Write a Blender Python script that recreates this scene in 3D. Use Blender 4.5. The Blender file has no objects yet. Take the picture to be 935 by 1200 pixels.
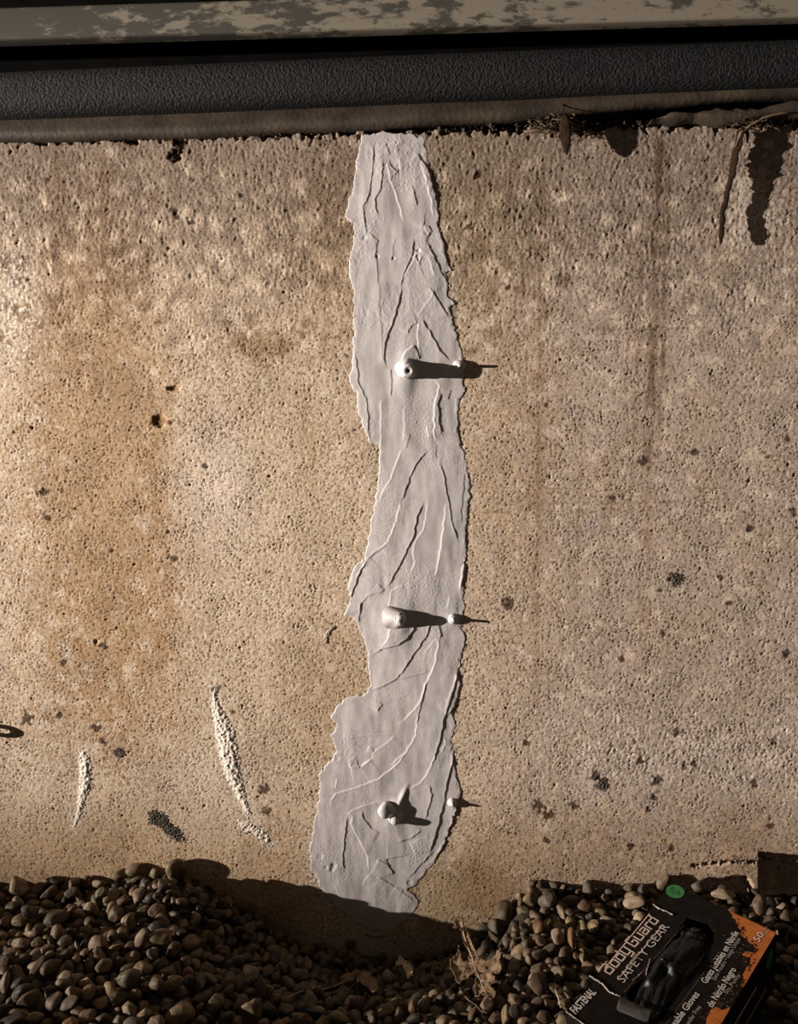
import bpy, bmesh, math, random
import numpy as np
from mathutils import Vector, Matrix, Quaternion
random.seed(4)
C = bpy.context.scene.collection
SC = bpy.context.scene
PI = math.pi

# ------------------------------------------------------------------ camera
# metres; the wall's face is the plane y = 0, x runs right along it, z up from the wall foot
F = 942.0
CAM = np.array([0.05, -1.1, 0.66])
PITCH, YAW, ROLL = math.radians(7), math.radians(2.65), math.radians(-0.41)
def cam_axes():
    fwd = np.array([-math.sin(YAW)*math.cos(PITCH), math.cos(YAW)*math.cos(PITCH), -math.sin(PITCH)])
    r = np.cross(fwd, [0, 0, 1]); r /= np.linalg.norm(r); u = np.cross(r, fwd)
    c, s = math.cos(ROLL), math.sin(ROLL)
    return c*r+s*u, -s*r+c*u, fwd
R_, U_, F_ = cam_axes()
cam = bpy.data.cameras.new('camera'); camo = bpy.data.objects.new('camera', cam); C.objects.link(camo)
cam.sensor_fit = 'VERTICAL'; cam.sensor_height = 36.0; cam.lens = 36.0*F/1200.0
cam.clip_start = 0.02
camo.matrix_world = Matrix(((R_[0], U_[0], -F_[0], CAM[0]), (R_[1], U_[1], -F_[1], CAM[1]), (R_[2], U_[2], -F_[2], CAM[2]), (0, 0, 0, 1)))
SC.camera = camo

# ------------------------------------------------------------------ night world, the work light, exposure
world = bpy.data.worlds.new('night'); SC.world = world; world.use_nodes = True
world.node_tree.nodes['Background'].inputs[0].default_value = (0.95, 0.76, 0.62, 1)
world.node_tree.nodes['Background'].inputs[1].default_value = 0.085
LAMP = Vector((-5.2, -1.5, 0.83)); AIM = Vector((0.30, 0.0, 0.62))
ld = bpy.data.lights.new('work_light', 'SPOT'); lo = bpy.data.objects.new('work_light', ld); C.objects.link(lo)
ld.energy = 4700; ld.color = (1.0, 0.905, 0.815); ld.shadow_soft_size = 0.022
ld.spot_size = math.radians(21); ld.spot_blend = 1.0
lo.location = LAMP; lo.rotation_euler = (AIM-LAMP).to_track_quat('-Z', 'Y').to_euler()
SC.view_settings.view_transform = 'Standard'; SC.view_settings.look = 'None'
SC.view_settings.gamma = 1.0; SC.view_settings.use_curve_mapping = False
SC.view_settings.exposure = 0.0

# ------------------------------------------------------------------ helpers
def ray(px, py):
    d = F_+R_*(px-467.5)/F-U_*(py-600)/F
    return d/np.linalg.norm(d)
def P(px, py, y=0.0):                       # where the sight line through a photo pixel meets the plane y
    d = ray(px, py); return CAM+d*((y-CAM[1])/d[1])
def proj(p):
    v = np.asarray(p, float)-CAM; w = v@F_
    return 467.5+F*(v@R_)/w, 600-F*(v@U_)/w
def sstep(a, b, t):
    t = np.clip((t-a)/(b-a), 0, 1); return t*t*(3-2*t)
def band(shape, step, lo, hi, seed, ax=1.0, az=1.0):
    """unit-variance noise holding wavelengths lo..hi metres; ax, az > 1 stretch it along x or z"""
    rs = np.random.RandomState(seed); n = rs.normal(size=shape)
    fz = np.fft.fftfreq(shape[0], step)[:, None]*az; fx = np.fft.rfftfreq(shape[1], step)[None]*ax
    fr = np.sqrt(fx*fx+fz*fz)+1e-9; wl = 1/fr
    m = np.exp(-(np.log(wl/math.sqrt(lo*hi))/(0.5*math.log(hi/lo)+.15))**2)
    o = np.fft.irfft2(np.fft.rfft2(n)*m, shape); return o/o.std()
def poly_dist(PX, PY, pts, closed=False):
    """distance to a polyline, signed side (+ right of it), arc parameter 0..1"""
    pts = np.array(pts, float); n = len(pts); L = np.r_[0, np.cumsum(np.hypot(*np.diff(pts, axis=0).T))]
    best = np.full(PX.shape, 1e9); sd = np.zeros(PX.shape); tt = np.zeros(PX.shape)
    for i in range(n-1):
        a, b = pts[i], pts[i+1]; e = b-a; l2 = e@e
        if l2 < 1e-9: continue
        t = np.clip(((PX-a[0])*e[0]+(PY-a[1])*e[1])/l2, 0, 1)
        dx, dy = PX-a[0]-t*e[0], PY-a[1]-t*e[1]; d = np.hypot(dx, dy)
        l = math.sqrt(l2); nx, ny = -e[1]/l, e[0]/l
        if nx < -.12 or (abs(nx) <= .12 and ny < 0): nx, ny = -nx, -ny
        m = d < best
        best = np.where(m, d, best); sd = np.where(m, np.where(dx*nx+dy*ny >= 0, 1., -1.), sd)
        tt = np.where(m, (L[i]+t*l)/L[-1], tt)
    return best, sd, tt
def inside(PX, PY, poly):
    r = np.zeros(PX.shape, bool); n = len(poly)
    for i in range(n):
        (x0, y0), (x1, y1) = poly[i], poly[(i+1) % n]
        if y0 == y1: continue
        c = ((y0 > PY) != (y1 > PY)) & (PX < (x1-x0)*(PY-y0)/(y1-y0)+x0)
        r ^= c
    return r
def tag(o, label=None, cat=None, group=None, kind=None):
    if label: o['label'] = label
    if cat: o['category'] = cat
    if group: o['group'] = group
    if kind: o['kind'] = kind
    return o
def thing(name, label, cat, loc=(0, 0, 0), group=None):
    o = bpy.data.objects.new(name, None); C.objects.link(o); o.location = loc; o.empty_display_size = .02
    return tag(o, label, cat, group)
def link(name, me, mat, parent=None):
    o = bpy.data.objects.new(name, me); C.objects.link(o)
    if mat is not None and len(me.materials) == 0: me.materials.append(mat)
    if parent is not None:
        o.parent = parent; o.matrix_parent_inverse = Matrix.Translation(-Vector(parent.location))
    return o
def mesh(name, v, f, smooth=True, col=None):
    """a mesh from numpy arrays; f all of one size"""
    v = np.asarray(v, np.float32); f = np.asarray(f, np.int32); me = bpy.data.meshes.new(name)
    k = f.shape[1]; me.vertices.add(len(v)); me.vertices.foreach_set('co', v.ravel())
    me.loops.add(f.size); me.loops.foreach_set('vertex_index', f.ravel())
    me.polygons.add(len(f)); me.polygons.foreach_set('loop_start', np.arange(0, f.size, k, dtype=np.int32))
    me.polygons.foreach_set('use_smooth', np.full(len(f), smooth))
    if col is not None:
        a = me.attributes.new('Col', 'FLOAT_COLOR', 'POINT')
        c = np.ones((len(v), 4), np.float32); c[:, :3] = col; a.data.foreach_set('color', c.ravel())
    me.update(calc_edges=True); me.validate(); return me
def grid_faces(nz, nx, keep=None):
    i = np.arange(nz*nx).reshape(nz, nx)
    q = np.stack([i[:-1, :-1], i[:-1, 1:], i[1:, 1:], i[1:, :-1]], -1).reshape(-1, 4)
    if keep is not None: q = q[keep.ravel()[q].all(1)]
    return q
def compact(v, f, *arrs):
    u = np.unique(f); m = np.full(len(v), -1); m[u] = np.arange(len(u))
    return (v[u], m[f])+tuple(a[u] for a in arrs)
def tube(pts, r, n=8, taper=None):
    pts = [Vector(p) for p in pts]; v = []; f = []
    up = Vector((.13, .31, .94))
    for i, p in enumerate(pts):
        t = (pts[min(i+1, len(pts)-1)]-pts[max(i-1, 0)]).normalized()
        a = t.cross(up).normalized(); b = t.cross(a)
        rr = r[i] if hasattr(r, '__len__') else r
        for k in range(n):
            th = 2*PI*k/n; v.append(p+a*math.cos(th)*rr+b*math.sin(th)*rr)
    for i in range(len(pts)-1):
        for k in range(n): f.append((i*n+k, i*n+(k+1) % n, (i+1)*n+(k+1) % n, (i+1)*n+k))
    v += [pts[0], pts[-1]]; q = len(v)
    for k in range(n):
        f.append((q-2, (k+1) % n, k, k)); b0 = (len(pts)-1)*n; f.append((q-1, b0+k, b0+(k+1) % n, b0+(k+1) % n))
    return [tuple(p) for p in v], f
def pymesh(name, v, f, smooth=True):
    me = bpy.data.meshes.new(name); me.from_pydata([tuple(map(float, p)) for p in v], [], [tuple(dict.fromkeys(int(i) for i in q)) for q in f])
    me.polygons.foreach_set('use_smooth', [smooth]*len(me.polygons)); me.update(); return me
def lathe(base, axis, prof, n=24, wob=0.0, seed=0):
    """turn (radius, height) pairs about an axis"""
    ax = Vector(axis).normalized(); a = ax.cross(Vector((0.1, .2, 1))).normalized(); b = ax.cross(a)
    rs = np.random.RandomState(seed); ph = rs.uniform(0, 6.3, 6); am = rs.uniform(.4, 1, 6)
    v = []; f = []
    for j, (r, h) in enumerate(prof):
        for k in range(n):
            t = 2*PI*k/n
            w = 1+wob*(am[0]*math.sin(2*t+ph[0]+h*90)+am[1]*math.sin(3*t+ph[1]-h*150)+.6*am[2]*math.sin(5*t+ph[2]+h*260))
            v.append(Vector(base)+ax*(h*(1+wob*.3*math.sin(t+ph[4])))+(a*math.cos(t)+b*math.sin(t))*r*w)
    for j in range(len(prof)-1):
        for k in range(n): f.append((j*n+k, (j+1)*n+k, (j+1)*n+(k+1) % n, j*n+(k+1) % n))
    f.append(tuple((len(prof)-1)*n+k for k in range(n)))
    return v, f

# ------------------------------------------------------------------ materials
def mat(name, rough=.8, spec=.3):
    m = bpy.data.materials.new(name); m.use_nodes = True; nt = m.node_tree; b = nt.nodes['Principled BSDF']
    b.inputs['Roughness'].default_value = rough; b.inputs['Specular IOR Level'].default_value = spec
    return m, nt, b
def noise_mat(name, c0, c1, scale=30, rough=.8, spec=.3, bump=0.0, bscale=None, src=None, amt=None, detail=6):
    """two tones mixed by noise; src 'Col' or 'obj' multiplies in a per-point or per-object colour"""
    m, nt, b = mat(name, rough, spec); N = nt.nodes.new; L = nt.links.new
    tc = N('ShaderNodeTexCoord'); nz = N('ShaderNodeTexNoise'); nz.inputs['Scale'].default_value = scale; nz.inputs['Detail'].default_value = detail
    co = N('ShaderNodeNewGeometry').outputs['Position'] if src != 'obj' else tc.outputs['Object']
    L(co, nz.inputs['Vector'])
    rp = N('ShaderNodeValToRGB'); rp.color_ramp.elements[0].position = .35; rp.color_ramp.elements[1].position = .65
    rp.color_ramp.elements[0].color = (*c0, 1); rp.color_ramp.elements[1].color = (*c1, 1)
    L(nz.outputs['Fac'], rp.inputs['Fac']); out = rp.outputs['Color']
    if src:
        if src == 'obj': a = N('ShaderNodeObjectInfo').outputs['Color']
        else:
            at = N('ShaderNodeAttribute'); at.attribute_name = 'Col'; a = at.outputs['Color']
        mx = N('ShaderNodeMix'); mx.data_type = 'RGBA'; mx.blend_type = 'MULTIPLY'; mx.inputs['Factor'].default_value = 1
        L(a, mx.inputs['A']); L(out, mx.inputs['B']); out = mx.outputs['Result']
    L(out, b.inputs['Base Color'])
    if bump:
        n2 = N('ShaderNodeTexNoise'); n2.inputs['Scale'].default_value = bscale or scale*3; n2.inputs['Detail'].default_value = 5
        L(co, n2.inputs['Vector'])
        bp = N('ShaderNodeBump'); bp.inputs['Strength'].default_value = 1.0; bp.inputs['Distance'].default_value = bump
        L(n2.outputs['Fac'], bp.inputs['Height']); L(bp.outputs['Normal'], b.inputs['Normal'])
    return m
M_WALL = noise_mat('concrete', (.78, .76, .74), (1.16, 1.16, 1.16), 300, .92, .15, .00016, 800, 'Col')
nt = M_WALL.node_tree; N = nt.nodes.new; L = nt.links.new; bs = nt.nodes['Principled BSDF']; old = bs.inputs['Base Color'].links[0].from_socket
geo = N('ShaderNodeNewGeometry'); mpn = N('ShaderNodeMapping'); mpn.inputs['Scale'].default_value = (1, 1, .8); L(geo.outputs['Position'], mpn.inputs['Vector'])
for sc_, p0, p1, dk in ((230, .58, .67, (.42, .37, .33, 1)), (520, .57, .66, (.55, .50, .46, 1))):      # dark grit of two sizes
    nz = N('ShaderNodeTexNoise'); nz.inputs['Scale'].default_value = sc_; nz.inputs['Detail'].default_value = 3; L(mpn.outputs['Vector'], nz.inputs['Vector'])
    rp = N('ShaderNodeValToRGB'); rp.color_ramp.elements[0].position = p0; rp.color_ramp.elements[1].position = p1; rp.color_ramp.elements[0].color = (1, 1, 1, 1); rp.color_ramp.elements[1].color = dk
    L(nz.outputs['Fac'], rp.inputs['Fac']); mx = N('ShaderNodeMix'); mx.data_type = 'RGBA'; mx.blend_type = 'MULTIPLY'; mx.inputs['Factor'].default_value = 1
    L(old, mx.inputs['A']); L(rp.outputs['Color'], mx.inputs['B']); old = mx.outputs['Result']
L(old, bs.inputs['Base Color'])
M_CRUST = noise_mat('white_mineral_crust', (.52, .45, .38), (.70, .62, .54), 300, .95, .1, .0003, 900)
M_DIRT = noise_mat('dark_dirt', (.045, .038, .030), (.10, .085, .068), 400, .95, .1, .001, 700)
M_PASTE = noise_mat('grey_epoxy_paste', (.385, .353, .345), (.435, .402, .394), 60, .42, .42, .00008, 1400)
M_PORT = noise_mat('pale_plastic', (.40, .375, .365), (.45, .42, .41), 90, .4, .4, .0001, 700)
M_HOLE = noise_mat('bore_shade_black', (.01, .009, .008), (.02, .018, .016), 50, .9, .1)  # near-black colour painted in for the shade down the bore

# ------------------------------------------------------------------ the concrete wall
ST = 0.0015
XS = np.arange(-0.645, 0.6451, ST); ZS = np.arange(-0.150, 1.0275, ST)
WX, WZ = np.meshgrid(XS, ZS); SH = WX.shape
def pix(X, Z):
    vx, vy, vz = X-CAM[0], -CAM[1], Z-CAM[2]
    w = vx*F_[0]+vy*F_[1]+vz*F_[2]
    return 467.5+F*(vx*R_[0]+vy*R_[1]+vz*R_[2])/w, 600-F*(vx*U_[0]+vy*U_[1]+vz*U_[2])/w
PX, PY = pix(WX, WZ)
rough_top = 1-sstep(270, 430, PY+30*band(SH, ST, .05, .2, 31))
rough_band = sstep(600, 690, PX)*np.exp(-((PY-885)/45)**2)
rough = np.clip(.26+.74*rough_top+.6*rough_band, 0, 1)
g1, g2, g3 = band(SH, ST, .0034, .006, 1), band(SH, ST, .005, .013, 9, az=1.7), band(SH, ST, .012, .035, 10, az=1.3)
amp = np.clip(1+.55*band(SH, ST, .01, .03, 17), .15, 2.4)
H = (.00015*g1*amp+.000135*np.sign(g2)*np.abs(g2)**1.3*np.clip(1.1-.4*g3, .2, 2)+.00008*g3)*rough
H += .00005*band(SH, ST, .006, .016, 2, ax=1.6)
H += .00006*band(SH, ST, .003, .008, 3, ax=4.0)*(1-.6*rough_top)
H += .0003*band(SH, ST, .09, .3, 4)
pn = band(SH, ST, .0034, .0075, 5)
pdens = .55*band(SH, ST, .04, .15, 6)+np.where(PX < 380, .25, -.05)+.35*sstep(430, 520, PY)-.55*sstep(880, 960, PY)
pit = sstep(1.75, 2.5, pn+.30*pdens)*(1-.75*rough_top)
H -= .0014*pit
pf = band(SH, ST, .003, .0055, 41, ax=1.3)
pit2 = sstep(1.5, 2.3, pf+.35*pdens)*(1-.55*rough_top); H -= .0008*pit2
pl = band(SH, ST, .008, .014, 8)
big = sstep(3.0, 3.5, pl+.15*pdens)*(1-.6*rough_top)
H -= .0022*big
# colour (what the concrete itself is stained like)
def c3(*c): return np.array(c)
col = np.zeros(SH+(3,)); col[:] = c3(.50, .395, .292)
def blend(m, c, k=1.0):
    m = np.clip(m*k, 0, 1)[..., None]; col[:] = col*(1-m)+c3(*c)*m
def mult(m, c, k=1.0):
    m = np.clip(m*k, 0, 1)[..., None]; col[:] = col*(1-m+m*c3(*c))
n_big = band(SH, ST, .10, .35, 11); n_mid = band(SH, ST, .025, .08, 12); n_sm = band(SH, ST, .008, .02, 13); n_h = band(SH, ST, .01, .04, 14, ax=4); n_v = band(SH, ST, .008, .04, 15, az=9)
blend(sstep(470, 700, PX+40*n_mid), (.375, .304, .252), .95)
blend(sstep(-.2, 1.6, n_big+.5*n_mid), (.375, .285, .205), .5)
blend(sstep(.4, 2.0, n_mid+.4*n_h), (.60, .50, .40), .55)
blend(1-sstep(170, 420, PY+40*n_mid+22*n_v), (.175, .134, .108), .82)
def blob(cx, cy, rx, ry, soft=.6, warp=.35):
    d = np.hypot((PX-cx)/rx, (PY-cy)/ry)+warp*n_mid*.5+warp*.4*n_sm
    return 1-sstep(1-soft, 1+soft, d)
mult(blob(115, 560, 80, 300, .5), (.76, .66, .54), .95)
mult(blob(160, 790, 60, 120, .7), (.86, .78, .68), .6)
mult(blob(400, 280, 55, 110, .7), (.74, .68, .60), .8)
mult(blob(575, 270, 60, 120, .7), (.78, .74, .64), .8)
mult(blob(600, 560, 50, 150, .8), (.86, .80, .72), .7)
mult(blob(310, 400, 34, 20, .6, .6), (.56, .47, .36), .85)
mult(blob(540, 1045, 75, 40, .6), (.66, .60, .48), .9)
mult(blob(400, 830, 60, 90, .8), (.80, .74, .64), .7)
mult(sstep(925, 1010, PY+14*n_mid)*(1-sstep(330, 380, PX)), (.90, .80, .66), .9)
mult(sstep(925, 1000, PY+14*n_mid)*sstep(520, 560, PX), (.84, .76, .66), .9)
w1 = (blob(14, 365, 30, 78, .35, .8))*sstep(-.4, .5, n_sm+.5*n_mid)
blend(w1, (.74, .66, .58), .85)
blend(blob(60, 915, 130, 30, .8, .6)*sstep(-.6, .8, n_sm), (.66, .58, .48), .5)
blend(rough_band*sstep(-.7, .9, n_sm+.6*n_mid), (.56, .48, .42), .6)
blend(blob(255, 565, 45, 60, .9, .5), (.62, .54, .47), .45)
blend(blob(880, 250, 30, 42, .35, .5)*(1-.0*PX), (.46, .39, .33), .8)
blend(blob(250, 940, 50, 60, .9), (.62, .53, .43), .35)
def streak(x0, y0, x1, y1, w, c, k, fade=.35, seed=0):
    t = np.clip((PY-y0)/(y1-y0), 0, 1); xc = x0+(x1-x0)*t
    m = np.exp(-((PX-xc+.7*n_sm)/w)**2)*sstep(0, .06, (PY-y0)/(y1-y0))*(1-sstep(1-fade, 1, (PY-y0)/(y1-y0)))
    mult(m*(.75+.25*n_v), c, k)
streak(774, 150, 757, 600, 6.5, (.40, .32, .24), 1.0)
streak(785, 150, 771, 570, 3.4, (.42, .34, .26), .95)
streak(752, 260, 738, 620, 3.0, (.60, .48, .38), .8)
streak(742, 300, 728, 560, 2.0, (.66, .54, .44), .7)
streak(762, 500, 745, 900, 7, (.72, .62, .52), .8, .5)
streak(636, 190, 626, 900, 3.5, (.62, .50, .40), .85, .3)
streak(682, 460, 672, 800, 3, (.76, .68, .6), .8)
streak(712, 520, 704, 830, 4, (.8, .72, .62), .8)
streak(50, 220, 62, 340, 4, (1.5, 1.5, 1.5), .8); streak(105, 230, 122, 380, 3, (1.45, 1.45, 1.45), .8)
streak(70, 160, 82, 460, 16, (.72, .66, .60), .7); streak(120, 170, 128, 420, 10, (.8, .74, .7), .7)
streak(180, 430, 195, 880, 14, (.84, .74, .62), .8); streak(355, 440, 372, 640, 10, (.86, .78, .66), .7); streak(300, 450, 310, 600, 12, (.9, .84, .74), .6)
for y in (292, 300, 326, 386, 590, 600, 575):      # faint form-board lines on the right
    x0 = 690-(y % 7)*18
    m = np.exp(-((PY-y-(PX-x0)*-.012+1.0*n_sm)/1.6)**2)*sstep(x0-60, x0, PX)*(1-sstep(x0+120, x0+230, PX))*sstep(-.6, .4, n_h)
    H -= .0006*m; mult(m, (.62, .55, .48), .8)
# dirt settled in the pits, darkened further to stand in for relief shade
mult(np.maximum(pit*.95, big), (.24, .19, .155), .95); mult(pit2, (.42, .36, .31), .9)
mult(sstep(1.3, 2.2, -band(SH, ST, .0032, .006, 16)+.2*pdens), (.62, .56, .5), .8)
# single spots: dark flecks (x, y, radius) and open holes
for x, y, r in [(113,853,5.5),(121,870,4.5),(140,882,6.5),(310,925,6),(313,950,5),(53,577,5),(57,606,4.5),(122,758,5),(75,776,4),(698,909,6),(706,918,8),(793,678,7.5),(784,679,3),(770,915,6),(755,540,6),(631,945,7),(643,955,6),(617,870,4.5),(794,858,5),(750,893,5),(802,898,4),(814,896,3.5),(884,918,5),(903,968,4.5),(907,870,3.5),(880,672,2.5),(774,692,3),(776,743,4),(814,530,4.5),(922,514,3.5),(550,266,4.5),(718,583,4),(880,619,4.5),(845,677,3.5),(855,706,4),(922,766,5),(729,772,4),(240,547,4),(203,247,5),(207,254,4),(226,260,3),(283,230,3),(595,337,3),(640,475,3),(673,944,5),(640,985,4),(740,992,4),(788,995,4),(204,654,4),(131,645,3),(197,624,3),(33,842,7),(255,808,5),(273,835,3),(70,838,4),(200,495,3),(766,934,4.5),(760,948,3.5),(596,707,7),(900,535,3),(930,600,4),(560,205,5)]:
    m = 1-sstep(.75, 1.15, np.hypot(PX-x, PY-y)/r+.24*n_sm+.04*pn)
    mult(m, (.22, .19, .17), 1.0); H += .0002*m*pn-.0004*m
for x, y, rx, ry, a in [(187, 493, 10, 9, .3), (204, 455, 10, 4, -.1), (112, 752, 3, 3, 0), (206, 183, 9, 9, 0)]:
    u = (PX-x)*math.cos(a)+(PY-y)*math.sin(a); v = -(PX-x)*math.sin(a)+(PY-y)*math.cos(a)
    m = 1-sstep(.6, 1.1, np.hypot(u/rx, v/ry)+.10*n_sm)
    H -= .0034*m*np.clip(1.15-np.hypot(u/rx, v/ry)**2*.8, 0, 1); mult(m, (.62, .52, .4), .8)
d, s, t = poly_dist(PX, PY, [(249, 800), (258, 850), (270, 890), (285, 935), (300, 975), (315, 990)])
blend((1-sstep(2, 16, d+5*n_sm))*sstep(-.9, .6, n_sm), (.66, .58, .50), .75)
d, s, t = poly_dist(PX, PY, [(97, 878), (100, 905), (92, 940), (87, 968)])
blend((1-sstep(2, 10, d+4*n_sm)), (.62, .54, .46), .6)
# crack across the broken lower right corner, the corner that stands proud, the hollow under it
ck = [(811, 1015), (825, 1014), (830, 1011.5), (843, 1010.7), (854.6, 1009), (873, 1009), (890, 1008.5), (896, 1011.5), (913, 1015.7)]
d, s, t = poly_dist(PX, PY+.9*pn, ck)
m = 1-sstep(.5, 1.7, d-.6*n_sm); H -= .004*m*(1-.5*sstep(886, 892, PX)); mult(m, (.3, .26, .22), 1)
under = np.interp(PX, [770, 790, 820, 831, 845, 860, 873, 878, 881, 889], [1040, 1026, 1033, 1028, 1029, 1025, 1025, 1029, 1036, 1090])
H -= np.where((PX > 775) & (PX < 889), .03*sstep(-.5, 2.5, PY-under), 0)
chunk = sstep(800, 885, PX)*sstep(995, 1003, PY)*(PX < 889)
H += .003*chunk
H -= .016*sstep(888.3, 890.3, PX)*sstep(998, 1000.5, PY-(PX-890)*.09)
# crumbling top arris
edge = 1.0265-WZ+.0035*band(SH, ST, .012, .05, 21)+.0006*band(SH, ST, .004, .01, 22)
H -= np.where(edge < .007, .010*np.clip((.007-edge)/.007, 0, 1.6)**1.5, 0)
mult(sstep(.012, .0, edge), (.62, .55, .48), .8)
WY = -H
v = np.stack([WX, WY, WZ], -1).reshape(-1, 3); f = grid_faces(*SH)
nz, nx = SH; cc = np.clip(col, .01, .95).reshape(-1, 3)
# plain concrete carried on beyond the detailed stretch, and the wall's top
ext = []; ec = []
def quad(a, b, c_, d_):
    global ext
    ext += [a, b, c_, d_]; ec.extend([(.25, .20, .155)]*4)
zt = float(ZS[-1])
quad((-1.6, 0, -.3), (XS[0], 0, -.3), (XS[0], 0, zt), (-1.6, 0, zt)); quad((XS[-1], 0, -.3), (1.6, 0, -.3), (1.6, 0, zt), (XS[-1], 0, zt))
quad((XS[0], 0, -.3), (XS[-1], 0, -.3), (XS[-1], 0, float(ZS[0])), (XS[0], 0, float(ZS[0])))
quad((-1.6, .006, zt-.001), (1.6, .006, zt-.001), (1.6, .2, zt-.001), (-1.6, .2, zt-.001))
quad((-1.6, .2, zt), (-1.6, .2, -.3), (1.6, .2, -.3), (1.6, .2, zt))
v = np.concatenate([v, np.array(ext)]); f = np.concatenate([f, (np.arange(len(ext))+nz*nx).reshape(-1, 4)]); cc = np.concatenate([cc, np.array(ec)])
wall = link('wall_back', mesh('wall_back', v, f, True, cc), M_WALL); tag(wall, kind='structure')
def wall_y(x, z):
    i = np.clip(np.round((np.asarray(x)-XS[0])/ST).astype(int), 0, nx-1); j = np.clip(np.round((np.asarray(z)-ZS[0])/ST).astype(int), 0, nz-1)
    return WY[j, i]

def to_rim(X, Z, sd, step):
    """slide the outermost points in to the outline so that it runs smooth"""
    gz_, gx_ = np.gradient(sd); g2 = gx_*gx_+gz_*gz_+.05; m = (sd < 0) & (sd > -1.6)
    return X-np.where(m, sd*gx_/g2*step, 0), Z-np.where(m, sd*gz_/g2*step, 0)
def patch(name, poly, hfun, material, parent, label=None, step=.0011, jag=1.0, seed=0, col_=None):
    """a lump lying on the wall: outline in photo pixels, height hfun(px, py, inset in px)"""
    w = np.array([P(*p) for p in poly]); x0, x1 = w[:, 0].min()-.004, w[:, 0].max()+.004; z0, z1 = w[:, 2].min()-.004, w[:, 2].max()+.004
    X, Z = np.meshgrid(np.arange(x0, x1, step), np.arange(z0, z1, step)); px, py = pix(X, Z)
    n1 = band(X.shape, step, .006, .020, seed+50); nj = band(X.shape, step, .003, .010, seed+52)
    d, s, t = poly_dist(px, py, list(poly)+[poly[0]])
    sd = np.where(inside(px, py, poly), d, -d)+jag*nj
    hh = hfun(px, py, np.maximum(sd, 0), n1, band(X.shape, step, .0026, .006, seed+51), X, Z)
    Y = np.where(sd > 0, np.minimum(wall_y(X, Z)-hh, 0.02), wall_y(X, Z)+.0015)
    X, Z = to_rim(X, Z, sd, step); V = np.stack([X, Y, Z], -1).reshape(-1, 3); keep = sd > -1.35
    fa = grid_faces(*X.shape, keep); V, fa = compact(V, fa)
    o = link(name, mesh(name, V, fa, True), material, parent)
    if label: o['label'] = label
    return o
patch('efflorescence_crust', [(251, 806), (256, 822), (266, 838), (276, 856), (280, 880), (283, 905), (291, 940), (296, 956), (289, 955), (277, 935), (262, 908), (255, 880), (250, 850), (247, 822)],
      lambda px, py, d, n1, n2, X, Z: np.minimum(d, 8)*.00022*(.9+.28*n1)+.00005*n2*sstep(0, 3, d), M_CRUST, wall, 'long white mineral crust bulging from the wall', seed=1)
patch('efflorescence_crust', [(95, 874), (102, 884), (108, 893), (107, 925), (100, 938), (95, 955), (88, 972), (85, 970), (90, 945), (92, 920), (92, 895)],
      lambda px, py, d, n1, n2, X, Z: np.minimum(d, 6)*.00026*(.9+.3*n1)+.00005*n2*sstep(0, 3, d), M_CRUST, wall, 'short white mineral crust low on the left', seed=3)
patch('efflorescence_crust', [(276, 962), (290, 958), (303, 970), (316, 972), (318, 992), (308, 990), (297, 978), (284, 975)],
      lambda px, py, d, n1, n2, X, Z: np.minimum(d, 4)*.00015*(.7+.6*n1)+.00016*np.abs(n2)*sstep(0, 2, d), M_CRUST, wall, 'crumbly pale crust below the long crust', jag=2.6, seed=5)
dirt_h = lambda px, py, d, n1, n2, X, Z: np.minimum(d, 5)*.00012+.00045*n2*sstep(0, 2, d)
patch('dirt_patch', [(172, 950), (182, 948), (194, 953), (201, 963), (212, 972), (218, 984), (208, 987), (196, 980), (186, 970), (173, 966)], dirt_h, M_DIRT, wall, 'dark rough dirt clod stuck low on the wall', jag=1.6, seed=7)
patch('dirt_patch', [(136, 876), (145, 876), (149, 884), (143, 890), (136, 887)], dirt_h, M_DIRT, wall, jag=1.2, seed=9)
patch('dirt_patch', [(786, 673), (798, 671), (803, 679), (797, 686), (786, 684)], dirt_h, M_DIRT, wall, jag=1.6, seed=11)
patch('dirt_patch', [(700, 912), (712, 913), (716, 921), (708, 928), (700, 922)], dirt_h, M_DIRT, wall, jag=1.4, seed=13)

# ------------------------------------------------------------------ the grey epoxy paste over the crack
def Zm(ox, oy, s, pts): return [(ox+x/s, oy+y/s) for x, y in pts]
left = [(424,158),(421,173),(416,201),(415,216),(410,229),(406,244),(405,255),(413,262),(415,272),(411,295),(408,313),(411,332),(415,341),(414,351),(414,394),(414,418),(409,441),(412,456),(418,460),(420,484),(426,501),(431,518),(444,522),(445,541),(441,576),(437,597),(433,627),(428,653),(414,665),(408,689),(411,700),(404,721),(414,724),(423,742),(431,766),(433,803),(426,815),(409,815),(395,828),(386,840),(396,851),(387,861),(395,880),(383,896),(372,907),(375,917),(373,941),(368,961),(365,983),(362,998),(365,1018),(371,1030),(382,1050),(399,1067),(419,1082),(443,1091),(461,1089)]
right = [(478,1077),(490,1062),(490,1054),(478,1042),(488,1037),(507,1013),(520,991),(532,956),(541,928),(536,912),(532,893),(530,866),(534,850),(530,836),(540,803),(537,789),(546,745),(541,735),(545,714),(543,697),(547,640),(546,623),(551,584),(549,552),(545,531),(543,526),(537,507),(537,488),(539,467),(545,458),(543,441),(546,430),(543,420),(539,403),(532,379),(527,362),(533,356),(524,347),(525,333),(528,337),(522,319),(528,317),(517,276),(513,261),(516,255),(508,216),(503,199),(500,173),(496,161),(480,157),(451,155)]
OUT = left+right
PS = .00085
wp = np.array([P(*p) for p in OUT])
QX, QZ = np.meshgrid(np.arange(wp[:, 0].min()-.004, wp[:, 0].max()+.004, PS), np.arange(wp[:, 2].min()-.004, wp[:, 2].max()+.004, PS))
qx, qy = pix(QX, QZ); QS = QX.shape
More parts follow.
